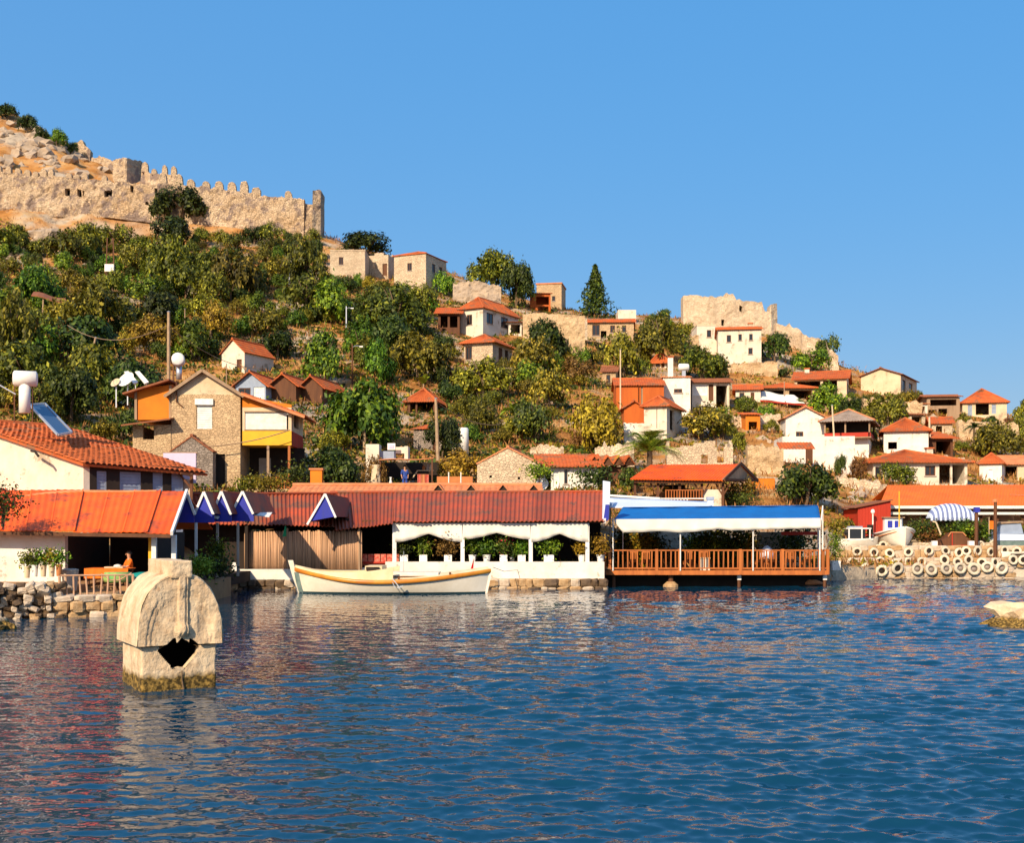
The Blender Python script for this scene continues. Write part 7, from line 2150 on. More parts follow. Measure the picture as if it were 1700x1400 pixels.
def conifer():
    p = hit(988, 526)
    s = p.y / F
    T = thing('conifer', 'lone dark conical conifer standing on the ridge skyline', 'conifer', p)
    H = 86 * s; g = np.random.default_rng(5)
    P, N_ = [], []
    n = 3600
    h = g.uniform(.06, 1, n) ** .9
    rad = (1 - h) * .40 + .015
    lay = .72 + .28 * np.abs(np.sin(h * 34))
    a = g.uniform(0, 6.28, n)
    side = .75 + .3 * np.sin(a * 3 + h * 9) + .25 * np.sin(a * 7 + h * 40)
    rr = rad * 1.25 * lay * side * g.uniform(.4, 1.05, n)
    P = np.stack([rr * np.cos(a), rr * np.sin(a), h - rr * .18], 1) * H
    N_ = unit(np.stack([np.cos(a) * .6, np.sin(a) * .6, np.full(n, .7)], 1) + g.normal(size=(n, 3)) * .5)
    U, V = leaf_axes(g, N_, .30, .2, .4)
    link('crown', quads_mesh('crown', P, U, V, M['L_dark']), T)
    part(MB().tube([(0, 0, -.6), (0, 0, H * .4), (0, 0, H * .98)], [.22, .14, .02], 7), 'trunk', M['bark'], T)
conifer()
def frond_plant(kind, px, base, label, cat, H, nf, L, m, trunk_r=.12, Y=None, name=None, bend=1.0, wid=.16, broad=False, seed=1):
    p = hit(px, base) if Y is None else W(px, base, Y)
    T = thing(name or kind, label, cat, p)
    q = random.Random(seed)
    part(MB().tube([(0, 0, -.4), (.03, 0, H * .5), (0, 0, H)], [trunk_r * 1.2, trunk_r, trunk_r * .8], 9), 'trunk', M['bark_pale'] if broad else M['bark'], T)
    for i in range(nf):
        a = 6.28 * i / nf + q.uniform(-.25, .25)
        el = q.uniform(.25, 1.25)
        mb = MB()
        d = Vector((math.cos(a), math.sin(a), 0)); sd = Vector((-d.y, d.x, 0))
        pts = []
        ns = 9
        for k in range(ns + 1):
            t = k / ns
            pts.append(Vector((0, 0, H)) + d * (L * t * math.cos(el) * (1 - .1 * t)) + Vector((0, 0, L * (math.sin(el) * t - bend * .62 * t * t))))
        if broad:
            for k in range(ns + 1):
                t = k / ns
                w = wid * math.sin(math.pi * min(1, .12 + t * .9)) ** .7
                mb.v += [tuple(pts[k] + sd * w + Vector((0, 0, w * .35))), tuple(pts[k]), tuple(pts[k] - sd * w + Vector((0, 0, w * .35)))]
            for k in range(ns):
                b = k * 3; mb.f += [(b, b + 3, b + 4, b + 1), (b + 1, b + 4, b + 5, b + 2)]
        else:
            mb.tube(pts, [.025 * (1 - k / (ns + 1)) + .004 for k in range(ns + 1)], 4)
            for k in range(22):
                t = .12 + .86 * k / 21
                f = t * ns; i0 = min(ns - 1, int(f)); c = pts[i0].lerp(pts[i0 + 1], f - i0)
                tang = (pts[i0 + 1] - pts[i0]).normalized()
                l = wid * 3.2 * math.sin(math.pi * min(1, t * .85 + .15)) ** .6
                for s_ in (-1, 1):
                    e = c + (sd * s_ * .75 + tang * .6 + Vector((0, 0, -.18))) * l
                    u = tang * .03
                    b = len(mb.v); mb.v += [tuple(c - u), tuple(c + u), tuple(e)]; mb.f.append((b, b + 1, b + 2))
        part(mb, 'frond' if not broad else 'leaf', M[m], T)
    return T
frond_plant('palm_tree', 1078, 775, 'palm with arching fronds in front of the pale ruin wall', 'palm tree', 1.1, 34, 3.3, 'L_lime', .2, Y=86, wid=.34, bend=.85, seed=3)
frond_plant('banana_plant', 855, 712, 'lime green banana plant on short stem in dark bushes at mid slope', 'banana plant', 1.5, 10, 1.9, 'L_lime', .1, wid=.42, broad=True, seed=4)
frond_plant('banana_plant', 703, 645, 'lime green upright banana leaves behind the open fronted hut', 'banana plant', .4, 7, 1.7, 'L_lime', .1, wid=.3, broad=True, seed=8, bend=.5)
frond_plant('palm_tree', 1617, 752, 'dark slender palm beside the yellow green tree on right slope', 'palm tree', 2.4, 14, 1.6, 'L_dark', .14, wid=.12, seed=9)
TREES = [
 ('bigdark', 297, 376, 302, 52, 'large dark round tree in front of the castle battlements'),
 ('green', 538, 640, 543, 46, 'bright green leafy tree above the tiled gable row'),
 ('bigfig', 606, 752, 622, 74, 'big dense green fig tree beside the yellow annex'),
 ('green', 632, 640, 562, 36, 'small green tree behind the big fig tree'),
 ('bigdark', 905, 606, 526, 42, 'dense dark green tree in front of ochre retaining wall'),
 ('bigyellow', 985, 752, 638, 52, 'tall yellow green tree left of the orange house'),
 ('bigscrub', 818, 484, 406, 46, 'big spreading brown green tree on the ridge skyline'),
 ('bigdark', 857, 512, 430, 36, 'dark drooping tree beside the square ridge stone house'),
 ('bigdark', 703, 428, 379, 43, 'low wide dark tree behind the hip roofed ridge house'),
 ('dark', 608, 428, 384, 47, 'dark flat topped tree behind the roofless ridge house'),
 ('dark', 1287, 604, 552, 30, 'round dark green tree beside the tall white house'),
 ('green', 1346, 618, 574, 36, 'green rounded tree below the fort terrace wall'),
 ('dark', 1377, 608, 552, 26, 'dark wind bent tree at the end of fort terrace wall'),
 ('bigdark', 1338, 846, 764, 58, 'large dark bushy tree behind the blue canopy'),
 ('green', 1376, 690, 635, 38, 'bright green tree above the grey roofed balcony house'),
 ('olive', 1474, 706, 650, 40, 'olive coloured tree below the cream gable house'),
 ('scrub', 1491, 809, 764, 34, 'dome shaped bush in front of the broad veranda house'),
 ('bigolive', 1655, 764, 690, 46, 'broad yellow green tree on the right slope by white house'),
 ('dark', 1396, 796, 752, 13, 'narrow upright green shrub below the white lower storey'),
 ('brown', 1428, 802, 752, 18, 'rust red shrub beside the narrow upright shrub'),
 ('olive', 1166, 730, 668, 56, 'broad olive bush below the balcony wing'),
 ('bigolive', 694, 632, 543, 56, 'pale tan olive tree below the large brown green oak'),
 ('bigscrub', 655, 564, 463, 64, 'large brown green oak on the mid slope below ridge houses'),
 ('yellow', 102, 596, 538, 30, 'rounded golden yellow bush on the left slope'),
 ('bigolive', 22, 610, 462, 46, 'tall yellowish olive tree at the left edge'),
 ('green', 737, 492, 448, 20, 'small green tree beside the tall ridge stone house'),
 ('bigolive', 800, 664, 586, 54, 'broad olive tree below the low pink stone house'),
 ('bigscrub', 1165, 634, 568, 46, 'dark green olive spreading below the narrow white wing'),
 ('bigolive', 1095, 606, 514, 48, 'tall olive tree between low stone house and the hilltop fort'),
 ('olive', 1035, 628, 548, 38, 'olive tree above the orange walled house'),
 ('yellow', 770, 806, 744, 52, 'golden orange bush left of the cracked stone gable house'),
 ('olive', 390, 500, 398, 46, 'tall olive coloured tree under the battlements'),
 ('bigscrub', 285, 480, 378, 50, 'spreading brown green tree below the large dark castle tree'),
 ('scrub', 510, 486, 392, 42, 'dark green oak below the castle end tower'),
 ('green', 60, 520, 430, 44, 'bright green tree on the left slope below the grey boulder'),
 ('bigdark', 215, 690, 585, 60, 'dark shady tree mass behind the satellite dishes'),
 ('scrub', 150, 660, 560, 52, 'brown green tree below the golden yellow bush'),
 ('green', 330, 600, 528, 46, 'yellow green tree behind the bare wooden pole'),
 ('dark', 460, 600, 545, 40, 'dark green tree right of the small hidden white house'),
 ('bigdark', 735, 770, 690, 40, 'dark tree behind the grey stone hut'),
 ('dark', 560, 830, 745, 48, 'dark shaded tree under the big fig tree'),
 ('dark', 885, 735, 655, 44, 'dark green tree beside the lime banana plant'),
 ('bigscrub', 1240, 690, 655, 22, 'small dark bush under the skyline shed'),
 ('dark', 1045, 820, 775, 22, 'dark shrub behind the red pavilion, left of it'),
 ('olive', 1225, 755, 715, 18, 'brown shrub hanging over the roofless ochre building'),
 ('green', 95, 245, 216, 20, 'dark green bush on the crest above the castle wall'),
 ('dark', 15, 200, 172, 22, 'dark bush on the crest at the left edge of sky'),
 ('dark', 45, 222, 190, 20, 'second dark bush going down along the crest'),
 ('dark', 72, 236, 208, 17, 'third dark bush going down along the crest'),
 ('dark', 118, 258, 232, 13, 'low dark shrub beside the ruined stump on the crest'),
 ('dark', 150, 262, 240, 14, 'blue green shrub on the crest beside the ruined castle block'),
 ('dark', 545, 392, 362, 14, 'small dark tree just beyond the castle end tower'),
 ('bigdark', 118, 705, 602, 54, 'large dark tree behind the ridge of the left tiled house'),
 ('scrub', 62, 704, 628, 42, 'brown green tree behind the solar water heater'),
 ('dark', 203, 735, 672, 34, 'dark tree between tiled house and the orange bay'),
 ('olive', 172, 732, 694, 26, 'small olive tree above the far end of left tiled roof'),
 ('brown', 622, 818, 748, 24, 'brown leafed creeper tree on thick pale trunk before shop'),
]
for k, px, b, t, hw, lab in TREES:
    plant(k, px, b, t, hw, lab, 'tree' if 'bush' not in lab and 'shrub' not in lab else 'bush', seed=int(px) + 3)
part(MB().tube([tuple(W(624, 826, 83)), tuple(W(624, 772, 83))], [.42, .30], 9), 'pillar', M['cream'])
bpy.data.objects['pillar'].name = 'stone_pillar'
tag(bpy.data.objects['stone_pillar'], 'thick pale round pillar under brown creeper at the shop', 'pillar')
# hillside bushes, told by kind and by the nearest landmark
MARKS = [(60, 400, 'the grey boulder'), (150, 350, 'the lower castle wall'), (300, 350, 'the large dark castle tree'), (430, 350, 'the upper battlements'), (530, 350, 'the castle end tower'), (600, 440, 'the roofless ridge house'), (690, 450, 'the tall ridge stone house'),
         (100, 570, 'the golden yellow bush'), (90, 495, 'the pole shelter'), (185, 430, 'the pylon frame'), (280, 560, 'the bare wooden pole'), (395, 595, 'the small hidden white house'), (460, 645, 'the tiled gable row'), (575, 540, 'the street lamp'), (540, 595, 'the bright green tree'), (605, 690, 'the big fig tree'),
         (240, 670, 'the orange bay'), (40, 650, 'the solar water heater'), (655, 520, 'the large oak'), (700, 590, 'the tan olive tree'), (690, 670, 'the open fronted hut'), (715, 730, 'the grey stone hut'), (780, 530, 'the two storey white house'), (800, 590, 'the low pink stone house'), (855, 690, 'the lime banana plant'), (835, 450, 'the ridge tree'),
         (905, 570, 'the dense dark tree'), (930, 550, 'the ochre retaining wall'), (985, 690, 'the tall yellow tree'), (988, 480, 'the conifer'), (1015, 550, 'the low orange roof'), (1060, 660, 'the orange house'), (1125, 655, 'the white cube house'), (1090, 700, 'the stepped white house'), (1095, 600, 'the small hip roofed house'), (1225, 570, 'the tall white house'), (1210, 510, 'the hilltop fort'), (1180, 650, 'the balcony wing'),
         (1330, 580, 'the fort terrace wall'), (1310, 655, 'the open shed'), (1365, 640, 'the long orange skyline roof'), (1335, 710, 'the white gable house'), (1415, 700, 'the grey roofed balcony house'), (1460, 640, 'the cream gable house'), (1565, 680, 'the brown timber house'), (1640, 675, 'the red pyramid roof'), (1510, 735, 'the white hip roofed house'), (1530, 780, 'the broad veranda house'), (1650, 780, 'the edge white house'), (1160, 760, 'the roofless ochre building'), (945, 780, 'the white house with long roof'), (840, 790, 'the cracked stone gable'), (760, 780, 'the golden orange bush'), (440, 790, 'the yellow annex')]
KW = {'olive': 'tan olive', 'scrub': 'brown green', 'green': 'bright green', 'dark': 'dark green', 'yellow': 'yellow', 'brown': 'rusty brown'}
def dens(px, py):
    """wanted bush density over the photo: thick scrub on the left hill, thin by the right hand houses"""
    up = np.interp(px, [0, 100, 250, 420, 530, 600, 700, 760, 900, 1000, 1130, 1250, 1400, 1600, 1700], [392, 425, 395, 380, 392, 470, 490, 520, 590, 545, 530, 610, 625, 668, 690])
    lo = np.interp(px, [0, 200, 330, 420, 520, 560, 700, 800, 900, 1050, 1100, 1200, 1300, 1450, 1600, 1700], [690, 690, 640, 640, 700, 790, 780, 745, 745, 760, 745, 735, 735, 740, 770, 790])
    if py < up + 6 or py > lo: return 0.0
    if px < 760: return 1.0
    if px < 1060: return .9
    return 1.0
acc = []
PROTECT += [(832, 662, 880, 702, 106), (690, 612, 720, 645, 112), (938, 645, 1032, 735, 110), (495, 545, 580, 630, 122), (535, 630, 676, 740, 96)]
r = random.Random(11)
for k, px, b, t, hw, lab in TREES: acc.append((px, (b + t) / 2, hw * .75))
nfill = 0
tries = 0
while nfill < 390 and tries < 16000:
    tries += 1
    px, py = r.uniform(-20, 1710), r.uniform(400, 800)
    if r.random() > dens(px, py): continue
    p = hit(px, py)
    big = r.random()
    Rm = r.uniform(2.1, 4.3) if big > .28 else r.uniform(1.1, 2.0)
    if px > 1060: Rm *= .62
    hw = Rm * F / p.y
    hm = Rm * r.uniform(1.2, 1.8)
    hp = hm * F / p.y
    c = (px, py - hp / 2)
    kx = .45 if px < 480 else .38
    if any(abs(c[0] - a[0]) < kx * (hw + a[2]) and abs(c[1] - a[1]) < kx * .8 * (hw + a[2]) for a in acc): continue
    if any(px + hw * .8 > q[0] and px - hw * .8 < q[2] and py > q[1] and py - hp < q[3] - .36 * (q[3] - q[1]) and p.y < q[4] + 7 for q in PROTECT): continue
    if any(px + hw * .5 > q[0] and px - hw * .5 < q[2] and q[3] + 4 > py > q[1] for q in PROTECT): continue
    acc.append((c[0], c[1], hw)); nfill += 1
    kd = r.choices(['olive', 'scrub', 'green', 'dark', 'yellow', 'brown'], [29, 27, 20, 18, 5, 1] if px < 760 else [38, 20, 20, 12, 7, 3])[0]
    m = min(MARKS, key=lambda q: (q[0] - c[0]) ** 2 + (q[1] - c[1]) ** 2 * 1.3)
    dx, dy = c[0] - m[0], c[1] - m[1]
    rel = ('uphill of' if dy < 0 else 'downhill of') if abs(dy) > abs(dx) * .7 else ('on the seaward side of' if dx > 0 else 'on the castle side of')
    sz = 'low' if hp < 28 else 'tall' if hp > 52 else 'rounded'
    cat = 'tree' if hp > 48 else 'bush'
    plant(kd, px, py + 2, py - hp, hw, f'{sz} {KW[kd]} {cat} {rel} {m[2]}', cat, f'hillside_{cat}', f'{KW[kd]} {cat}es {rel} {m[2]}' if cat == 'bush' else f'{KW[kd]} trees {rel} {m[2]}')
pass
# ---------------------------------------------------------------- ground cover
def ground_cover(name, label, n, m, size, per, seed, yr, pxr, asp, up, dens_f):
    g = np.random.default_rng(seed)
    C = []
    rr = random.Random(seed)
    while len(C) < n:
        px = rr.uniform(*pxr); y = rr.uniform(*yr)
        if not dens_f(px, y): continue
        x = (px - CX) * y / F
        C.append((x, y, ground(x, y)))
    C = np.array(C)
    k = np.repeat(np.arange(n), per)
    sc = g.uniform(.5, 1.5, n)[k][:, None]
    P = C[k] + g.normal(size=(n * per, 3)) * np.array([1, 1, .25]) * size * 1.6 * sc
    P[:, 2] += size * .5 * sc[:, 0]
    N_ = unit(g.normal(size=(n * per, 3)) + np.array([0, -.3, .5]))
    U, V = leaf_axes(g, N_, size, 0, asp)
    if up:
        U = np.stack([g.normal(size=n * per) * .35, g.normal(size=n * per) * .35, np.ones(n * per)], 1); U = unit(U) * (size * g.uniform(.6, 1.3, (n * per, 1)))
        V = unit(np.cross(U, g.normal(size=(n * per, 3)))) * size * asp
    o = link(name, quads_mesh(name, P, U, V * np.minimum(1, sc), M[m]))
    return tag(o, label, None, None, 'stuff')
below = lambda px, y: y < column(px)[-4, 0] + 2
ground_cover('dry_grass', 'dry golden grass over the hillside', 6500, 'grass', .30, 10, 3, (66, 215), (-80, 1780), .18, True, below)
ground_cover('scrub', 'low dry scrub over the hillside', 5200, 'L_olive', .20, 16, 4, (68, 205), (-80, 1780), .55, False, lambda px, y: below(px, y) and (px < 1050 or random.random() < .5) and not (px < 330 and y > 206))
ground_cover('undergrowth', 'dark green undergrowth between the bushes', 3800, 'L_dark', .22, 16, 5, (66, 185), (-80, 1050), .55, False, lambda px, y: below(px, y) and not (px < 330 and y > 165))
# boulders and outcrops
ROCKS = [(75, 412, 30, 24, 'big grey boulder below the castle wall'), (120, 414, 16, 16, 'pale split rock beside the big grey boulder'), (30, 430, 18, 12, 'low brown rock under the big grey boulder')]
for i, (px, py, w, h, lab) in enumerate(ROCKS):
    p = hit(px, py); s = p.y / F
    boulder('boulder', lab, p + Vector((0, 0, h * s * .3)), (w * s, w * s * .8, h * s * .9), 20 + i, 'rock', None, 'boulder')
rock_me = [boulder('tmp', None, (0, 0, 0), (1, .8, .6), 50 + k, 'rock', detail=2) for k in range(6)]
rms = [o.data for o in rock_me]
for o in rock_me: bpy.data.objects.remove(o)
r = random.Random(5)
PATCH = [('on the bare crest above the castle wall', 5, 180, 210, 285, 100), ('on the ochre slope below the castle wall', 0, 260, 400, 440, 22), ('on the slope between ridge and low pink house', 560, 760, 470, 520, 14), ('on the ochre bank above blue canopy', 1235, 1300, 730, 810, 8), ('around the foot of the hilltop fort', 1130, 1300, 552, 580, 16), ('on the bank below the broad veranda house', 1380, 1470, 790, 840, 9), ('below the stepped white house', 1020, 1110, 735, 760, 8), ('below the skyline cream houses', 1420, 1600, 690, 740, 10)]
for where, xa_, xb_, ya_, yb_, n in PATCH:
    for i in range(n):
        px, py = r.uniform(xa_, xb_), r.uniform(ya_, yb_)
        if py < np.interp(px, [0, 110, 200], [180, 245, 292]): continue
        p = hit(px, py); s = r.uniform(.5, 1.7) * (1.7 if py < 300 else .8)
        o = link('boulder', r.choice(rms), None, p - Vector((0, 0, .3 * s)), (r.uniform(-.3, .3), r.uniform(-.3, .3), r.uniform(0, 6)), (s, s, s * r.uniform(.6, 1.1)))
        wd = ('large' if s > (1.5 if py < 300 else .95) else 'middling' if s > (1.1 if py < 300 else .65) else 'small') + (' pale' if i % 2 else ' weathered')
        sd = ('castle end' if px < xa_ + (xb_ - xa_) / 3 else 'seaward end' if px > xb_ - (xb_ - xa_) / 3 else 'midway')
        tag(o, f'{wd} boulder {where}, {sd}', 'boulder', f'{wd} boulders {where}, {sd}')
# ---------------------------------------------------------------- balcony house with grey pyramid roof
def balcony_house():
    Y = 118.0
    p = hit(1415, 758)
    Y = p.y
    s = Y / F
    z0 = W(0, 758, Y).z
    T = thing('balcony_house', 'dark timber balcony house with grey pyramid roof on white base', 'house', (W(1406, 0, Y).x, Y, z0), R(-20))
    PROTECT.append((1366, 676, 1462, 760, Y))
    w, d = 70 * s, 5.5
    x0, x1 = -w / 2, w / 2
    Z = lambda py: (758 - py) * s
    part(MB().box(x0, x1, 0, d, -3, Z(729)), 'base', M['white_wall'], T)
    part(MB().box(x0 - .1, x1 + .25, -.9, d, Z(729) + .003, Z(727)), 'balcony_floor', M['wood_grey'], T)
    part(MB().box(x0, x1, -.86, -.78, Z(727) + .003, Z(720)).box(x1 + .12, x1 + .2, -.77, d, Z(727) + .003, Z(720)), 'parapet', M['red_wood'], T)
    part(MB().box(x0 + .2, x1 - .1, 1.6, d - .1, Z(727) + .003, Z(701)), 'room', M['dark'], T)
    for x in (x0 + .05, x0 + w * .48, x1 + .1): part(MB().box(x - .07, x + .07, -.86, -.72, Z(720) + .003, Z(703)), 'post', M['wood_grey'], T)
    part(MB().box(x1 + .06, x1 + .2, d - .4, d - .26, Z(720), Z(703)), 'post', M['wood'], T)
    part(MB().box(x0 - .2, x1 + .3, -.95, -.75, Z(703) + .003, Z(701)), 'beam', M['wood'], T)
    ap = ((x0 + x1) / 2, d / 2 - .4, Z(677))
    c = [(x0 - .5, -1.3, Z(701.5)), (x1 + .6, -1.3, Z(701.5)), (x1 + .6, d + .5, Z(701.5)), (x0 - .5, d + .5, Z(701.5))]
    gm = M.setdefault('grey_tile', mat('weathered_grey_tile', (0.36, 0.29, 0.24), .9, (.24, .18, .14), 1.5))
    for i in range(4):
        mb = MB(); slope(mb, c[i], c[(i + 1) % 4], ap, ap); part(mb, 'roof', gm, T)
    rb = MB()
    for q in c: rb.tube([Vector(q) + Vector((0, 0, .05)), Vector(ap) + Vector((0, 0, .05))], .1, 6)
    part(rb, 'ridge', M['tile_pale'], T)
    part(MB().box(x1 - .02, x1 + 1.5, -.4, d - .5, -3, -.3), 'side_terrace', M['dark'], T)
    lt = thing('lean_to', 'red tiled lean-to roof over the door of the white lower storey', 'lean-to', W(1323, 742, hit(1330, 778).y - .6))
    mb = MB(); slope(mb, (-1.6, -.9, -.25), (1.3, -.9, -.25), (1.3, .4, .35), (-1.6, .4, .35)); part(mb, 'roof', M['tile'], lt)
    part(MB().box(-1.5, -1.4, -.8, -.7, -2.2, -.2), 'post', M['wood'], lt)
balcony_house()
# ---------------------------------------------------------------- striped white awning on the slope
def slope_awning():
    Y = hit(1300, 672).y - 1
    T = thing('awning', 'sloping white awning with red edge below the open shed roof', 'awning', W(1300, 668, Y))
    mb = MB(); mb.patch(W(1262, 664, Y - 1.2), W(1336, 671, Y - 1.2), W(1318, 657, Y + 1.5), W(1264, 650, Y + 1.5), lin(12), lin(4), lambda u, v: .08 * math.sin(u * 8), .03)
    part(mb, 'sheet', M['cloth'], T, True)
    part(MB().bar(W(1262, 665.5, Y - 1.2), W(1338, 673, Y - 1.2), .06, .16), 'red_edge', M['red_wood'], T, True)
    for px in (1266, 1300, 1333): part(MB().box(W(px, 0, Y).x - .04, W(px, 0, Y).x + .04, Y - 1.15, Y - 1.07, W(0, 690, Y).z, W(0, 668, Y).z), 'post', M['wood'], T, True)
    part(MB().box(W(1262, 0, Y).x, W(1336, 0, Y).x, Y + 1.4, Y + 1.5, W(0, 690, Y).z, W(0, 660, Y).z), 'back_wall', M['dark'], T, True)
slope_awning()
# ---------------------------------------------------------------- poles, lamps, cables
def pole(px, base, top, label, m='wood_grey', r0=.09, cat='pole', lean=0, Y=None, lamp=None, name=None):
    p = hit(px, base) if Y is None else W(px, base, Y)
    h = (base - top) * p.y / F
    T = thing(name or cat.replace(' ', '_'), label, cat, p)
    part(MB().tube([(0, 0, -.6), (lean * h * .5, 0, h * .5), (lean * h, 0, h)], [r0, r0 * .9, r0 * .75], 7), 'shaft', M[m], T)
    if lamp:
        part(MB().tube([(0, 0, h * .92), (lamp * .5, -.1, h * .95), (lamp, -.15, h * .93)], .035, 5), 'arm', M['metal'], T)
        part(MB().box(lamp - .05 if lamp > 0 else lamp - .3, lamp + .3 if lamp > 0 else lamp + .05, -.25, -.05, h * .91, h * .94), 'lamp_head', M['white_paint'], T)
    else:
        part(MB().lathe([(r0 * .8, h - .02), (r0 * .95, h + .01), (r0 * .5, h + .05)], 7, (lean * h, 0, 0)), 'cap', M['metal'], T)
    return p + Vector((lean * h, 0, h))
a1 = pole(280, 642, 518, 'tall bare wooden pole behind the round water tank', 'bark_pale', .13, Y=84)
a2 = pole(307, 555, 516, 'short thin pole uphill of the tall bare wooden pole', 'wood_grey', .07)
a3 = pole(575, 560, 509, 'white street lamp pole uphill of the bright green tree', 'metal', .10, 'street lamp', lamp=.6, name='street_lamp')
a4 = pole(479, 476, 426, 'thin leaning grey pole below the castle end tower', 'metal', .09, lean=.10)
a5 = pole(585, 640, 572, 'old lamp post with white shade right of bright green tree', 'wood', .09, 'street lamp', lamp=.8, name='street_lamp')
a6 = pole(727, 752, 662, 'yellowish timber pole against the grey stone hut', 'bark_pale', .14, lean=-.04, Y=91)
a7 = pole(1030, 700, 583, 'tall slim white pole at the corner of the orange house', 'cream', .08)
a8 = pole(1387, 768, 675, 'white leaning pole in front of the grey roofed balcony house', 'cream', .09, lean=-.06)
a9 = pole(1544, 752, 694, 'pale pole between white hip roofed house and its red wing', 'cream', .12, lean=-.02)
a10 = pole(1302, 672, 636, 'thin brown pole in front of the open shed', 'wood_grey', .06)
a11 = pole(1210, 690, 640, 'pale pole at the end of the balcony wing', 'cream', .08)
a12 = pole(376, 655, 606, 'thin stake beside the small hidden white house', 'wood_grey', .06)
a13 = pole(1232, 606, 575, 'thin mast in front of the tall white house', 'cream', .05)
a14 = pole(145, 625, 562, 'pale crooked dead trunk on the left slope', 'bark_pale', .12, 'dead tree', lean=.22, name='dead_tree')
def cable(label, a, b, sag, r=.025):
    a, b = Vector(a), Vector(b)
    mid = (a + b) / 2
    T = thing('cable', label, 'cable', mid)
    pts = [a.lerp(b, k / 12) - mid + Vector((0, 0, -sag * 4 * (k / 12) * (1 - k / 12))) for k in range(13)]
    part(MB().tube(pts, r, 4), 'wire', M['wood_grey'], T)
cable('thin cable from the tall bare pole towards the left slope shelter', a1 + Vector((0, 0, -.9)), W(112, 540, 108), 1.2)
cable('thin cable from the tall bare pole down to the gable row', a1 + Vector((0, 0, -1.0)), W(440, 612, 100), .8)
cable('thick cable hanging across the front of stone gable house', W(330, 742, 79.2), W(482, 714, 79.6), .25, .035)
cable('cable from yellowish timber pole down to the dark bushes', a6 + Vector((0, 0, -.2)), W(830, 705, 103), .6)
def shelter():
    T = thing('pole_shelter', 'ramshackle shelter of pale poles with a sagging brown roof on left slope', 'shelter', hit(88, 545))
    Y = T.location.y
    for px, b, t in ((70, 545, 497), (106, 540, 504)): part(MB().tube([W(px, b, Y), W(px + 2, t, Y)], [.10, .08], 6), 'post', M['bark_pale'], T, True)
    part(MB().patch(W(52, 490, Y - .3), W(112, 503, Y - .3), W(108, 496, Y + 3), W(56, 484, Y + 3), lin(6), lin(2), lambda u, v: .1 * math.sin(u * 7), .12), 'roof', M['tile_brown'], T, True)
    T = thing('pylon_frame', 'rusty lattice stand carrying a white box on the slope below castle', 'frame', hit(183, 468))
    Y = T.location.y
    for px in (176, 190): part(MB().bar(W(px, 470, Y), W(px + (183 - px) * .3, 395, Y), .13), 'leg', M['wood'], T, True)
    for py in (408, 424, 440, 456): part(MB().bar(W(177, py, Y), W(189, py - 5, Y), .08), 'brace', M['wood'], T, True)
    part(MB().box(W(176, 0, Y).x, W(191, 0, Y).x, Y - .6, Y - .2, W(0, 452, Y).z, W(0, 440, Y).z), 'box', M['white_paint'], T, True)
    t = thing('water_tank', 'pale cylindrical tank among dark bushes beside the grey stone hut', 'water tank', W(769, 744, 93))
    part(MB().lathe([(.42, -.5), (.42, 1.45), (.34, 1.55)], 12), 'drum', M['white_paint'], t, False, True)
    part(MB().box(-.85, -.3, -.3, .3, -.5, .7), 'plinth', M['white'], t)
    for i, (px, py, sc, lab) in enumerate(((899, 806, 1.0, 'white satellite dish in front of white house with long roof'),)):
        T = thing('satellite_dish', lab, 'satellite dish', W(px, py + 4, 80))
        m = MB(); ax = Vector((-.2, -.8, .5)).normalized(); u = ax.cross(Vector((0, 0, 1))).normalized(); v = ax.cross(u); c = W(px, py, 80)
        for k in range(5):
            for j in range(14):
                q = .5 * k / 4; a = 6.283 * j / 14; m.v.append(tuple(c + u * math.cos(a) * q + v * math.sin(a) * q + ax * q * q * .5))
        for k in range(4):
            for j in range(14): m.f.append((k * 14 + j, k * 14 + (j + 1) % 14, (k + 1) * 14 + (j + 1) % 14, (k + 1) * 14 + j))
        part(m, 'dish', M['white_paint'], T, True, True); part(MB().bar(W(px, py + 20, 80), c, .07), 'mast', M['metal'], T, True); part(MB().bar(c, c + ax * .45, .03), 'feed_arm', M['metal'], T, True)
    h = thing('water_heater', 'white water tank on the flat roof of white cube house', 'water tank', W(1135, 632, 137))
    part(MB().tube([(-.6, 0, 1.5), (-.5, 0, 1.5), (.5, 0, 1.5), (.6, 0, 1.5)], [.3, .42, .42, .3], 12), 'drum', M['white_paint'], h, False, True); part(MB().box(-.2, .2, -.2, .2, -.8, 1.1), 'stand', M['metal'], h)
shelter()
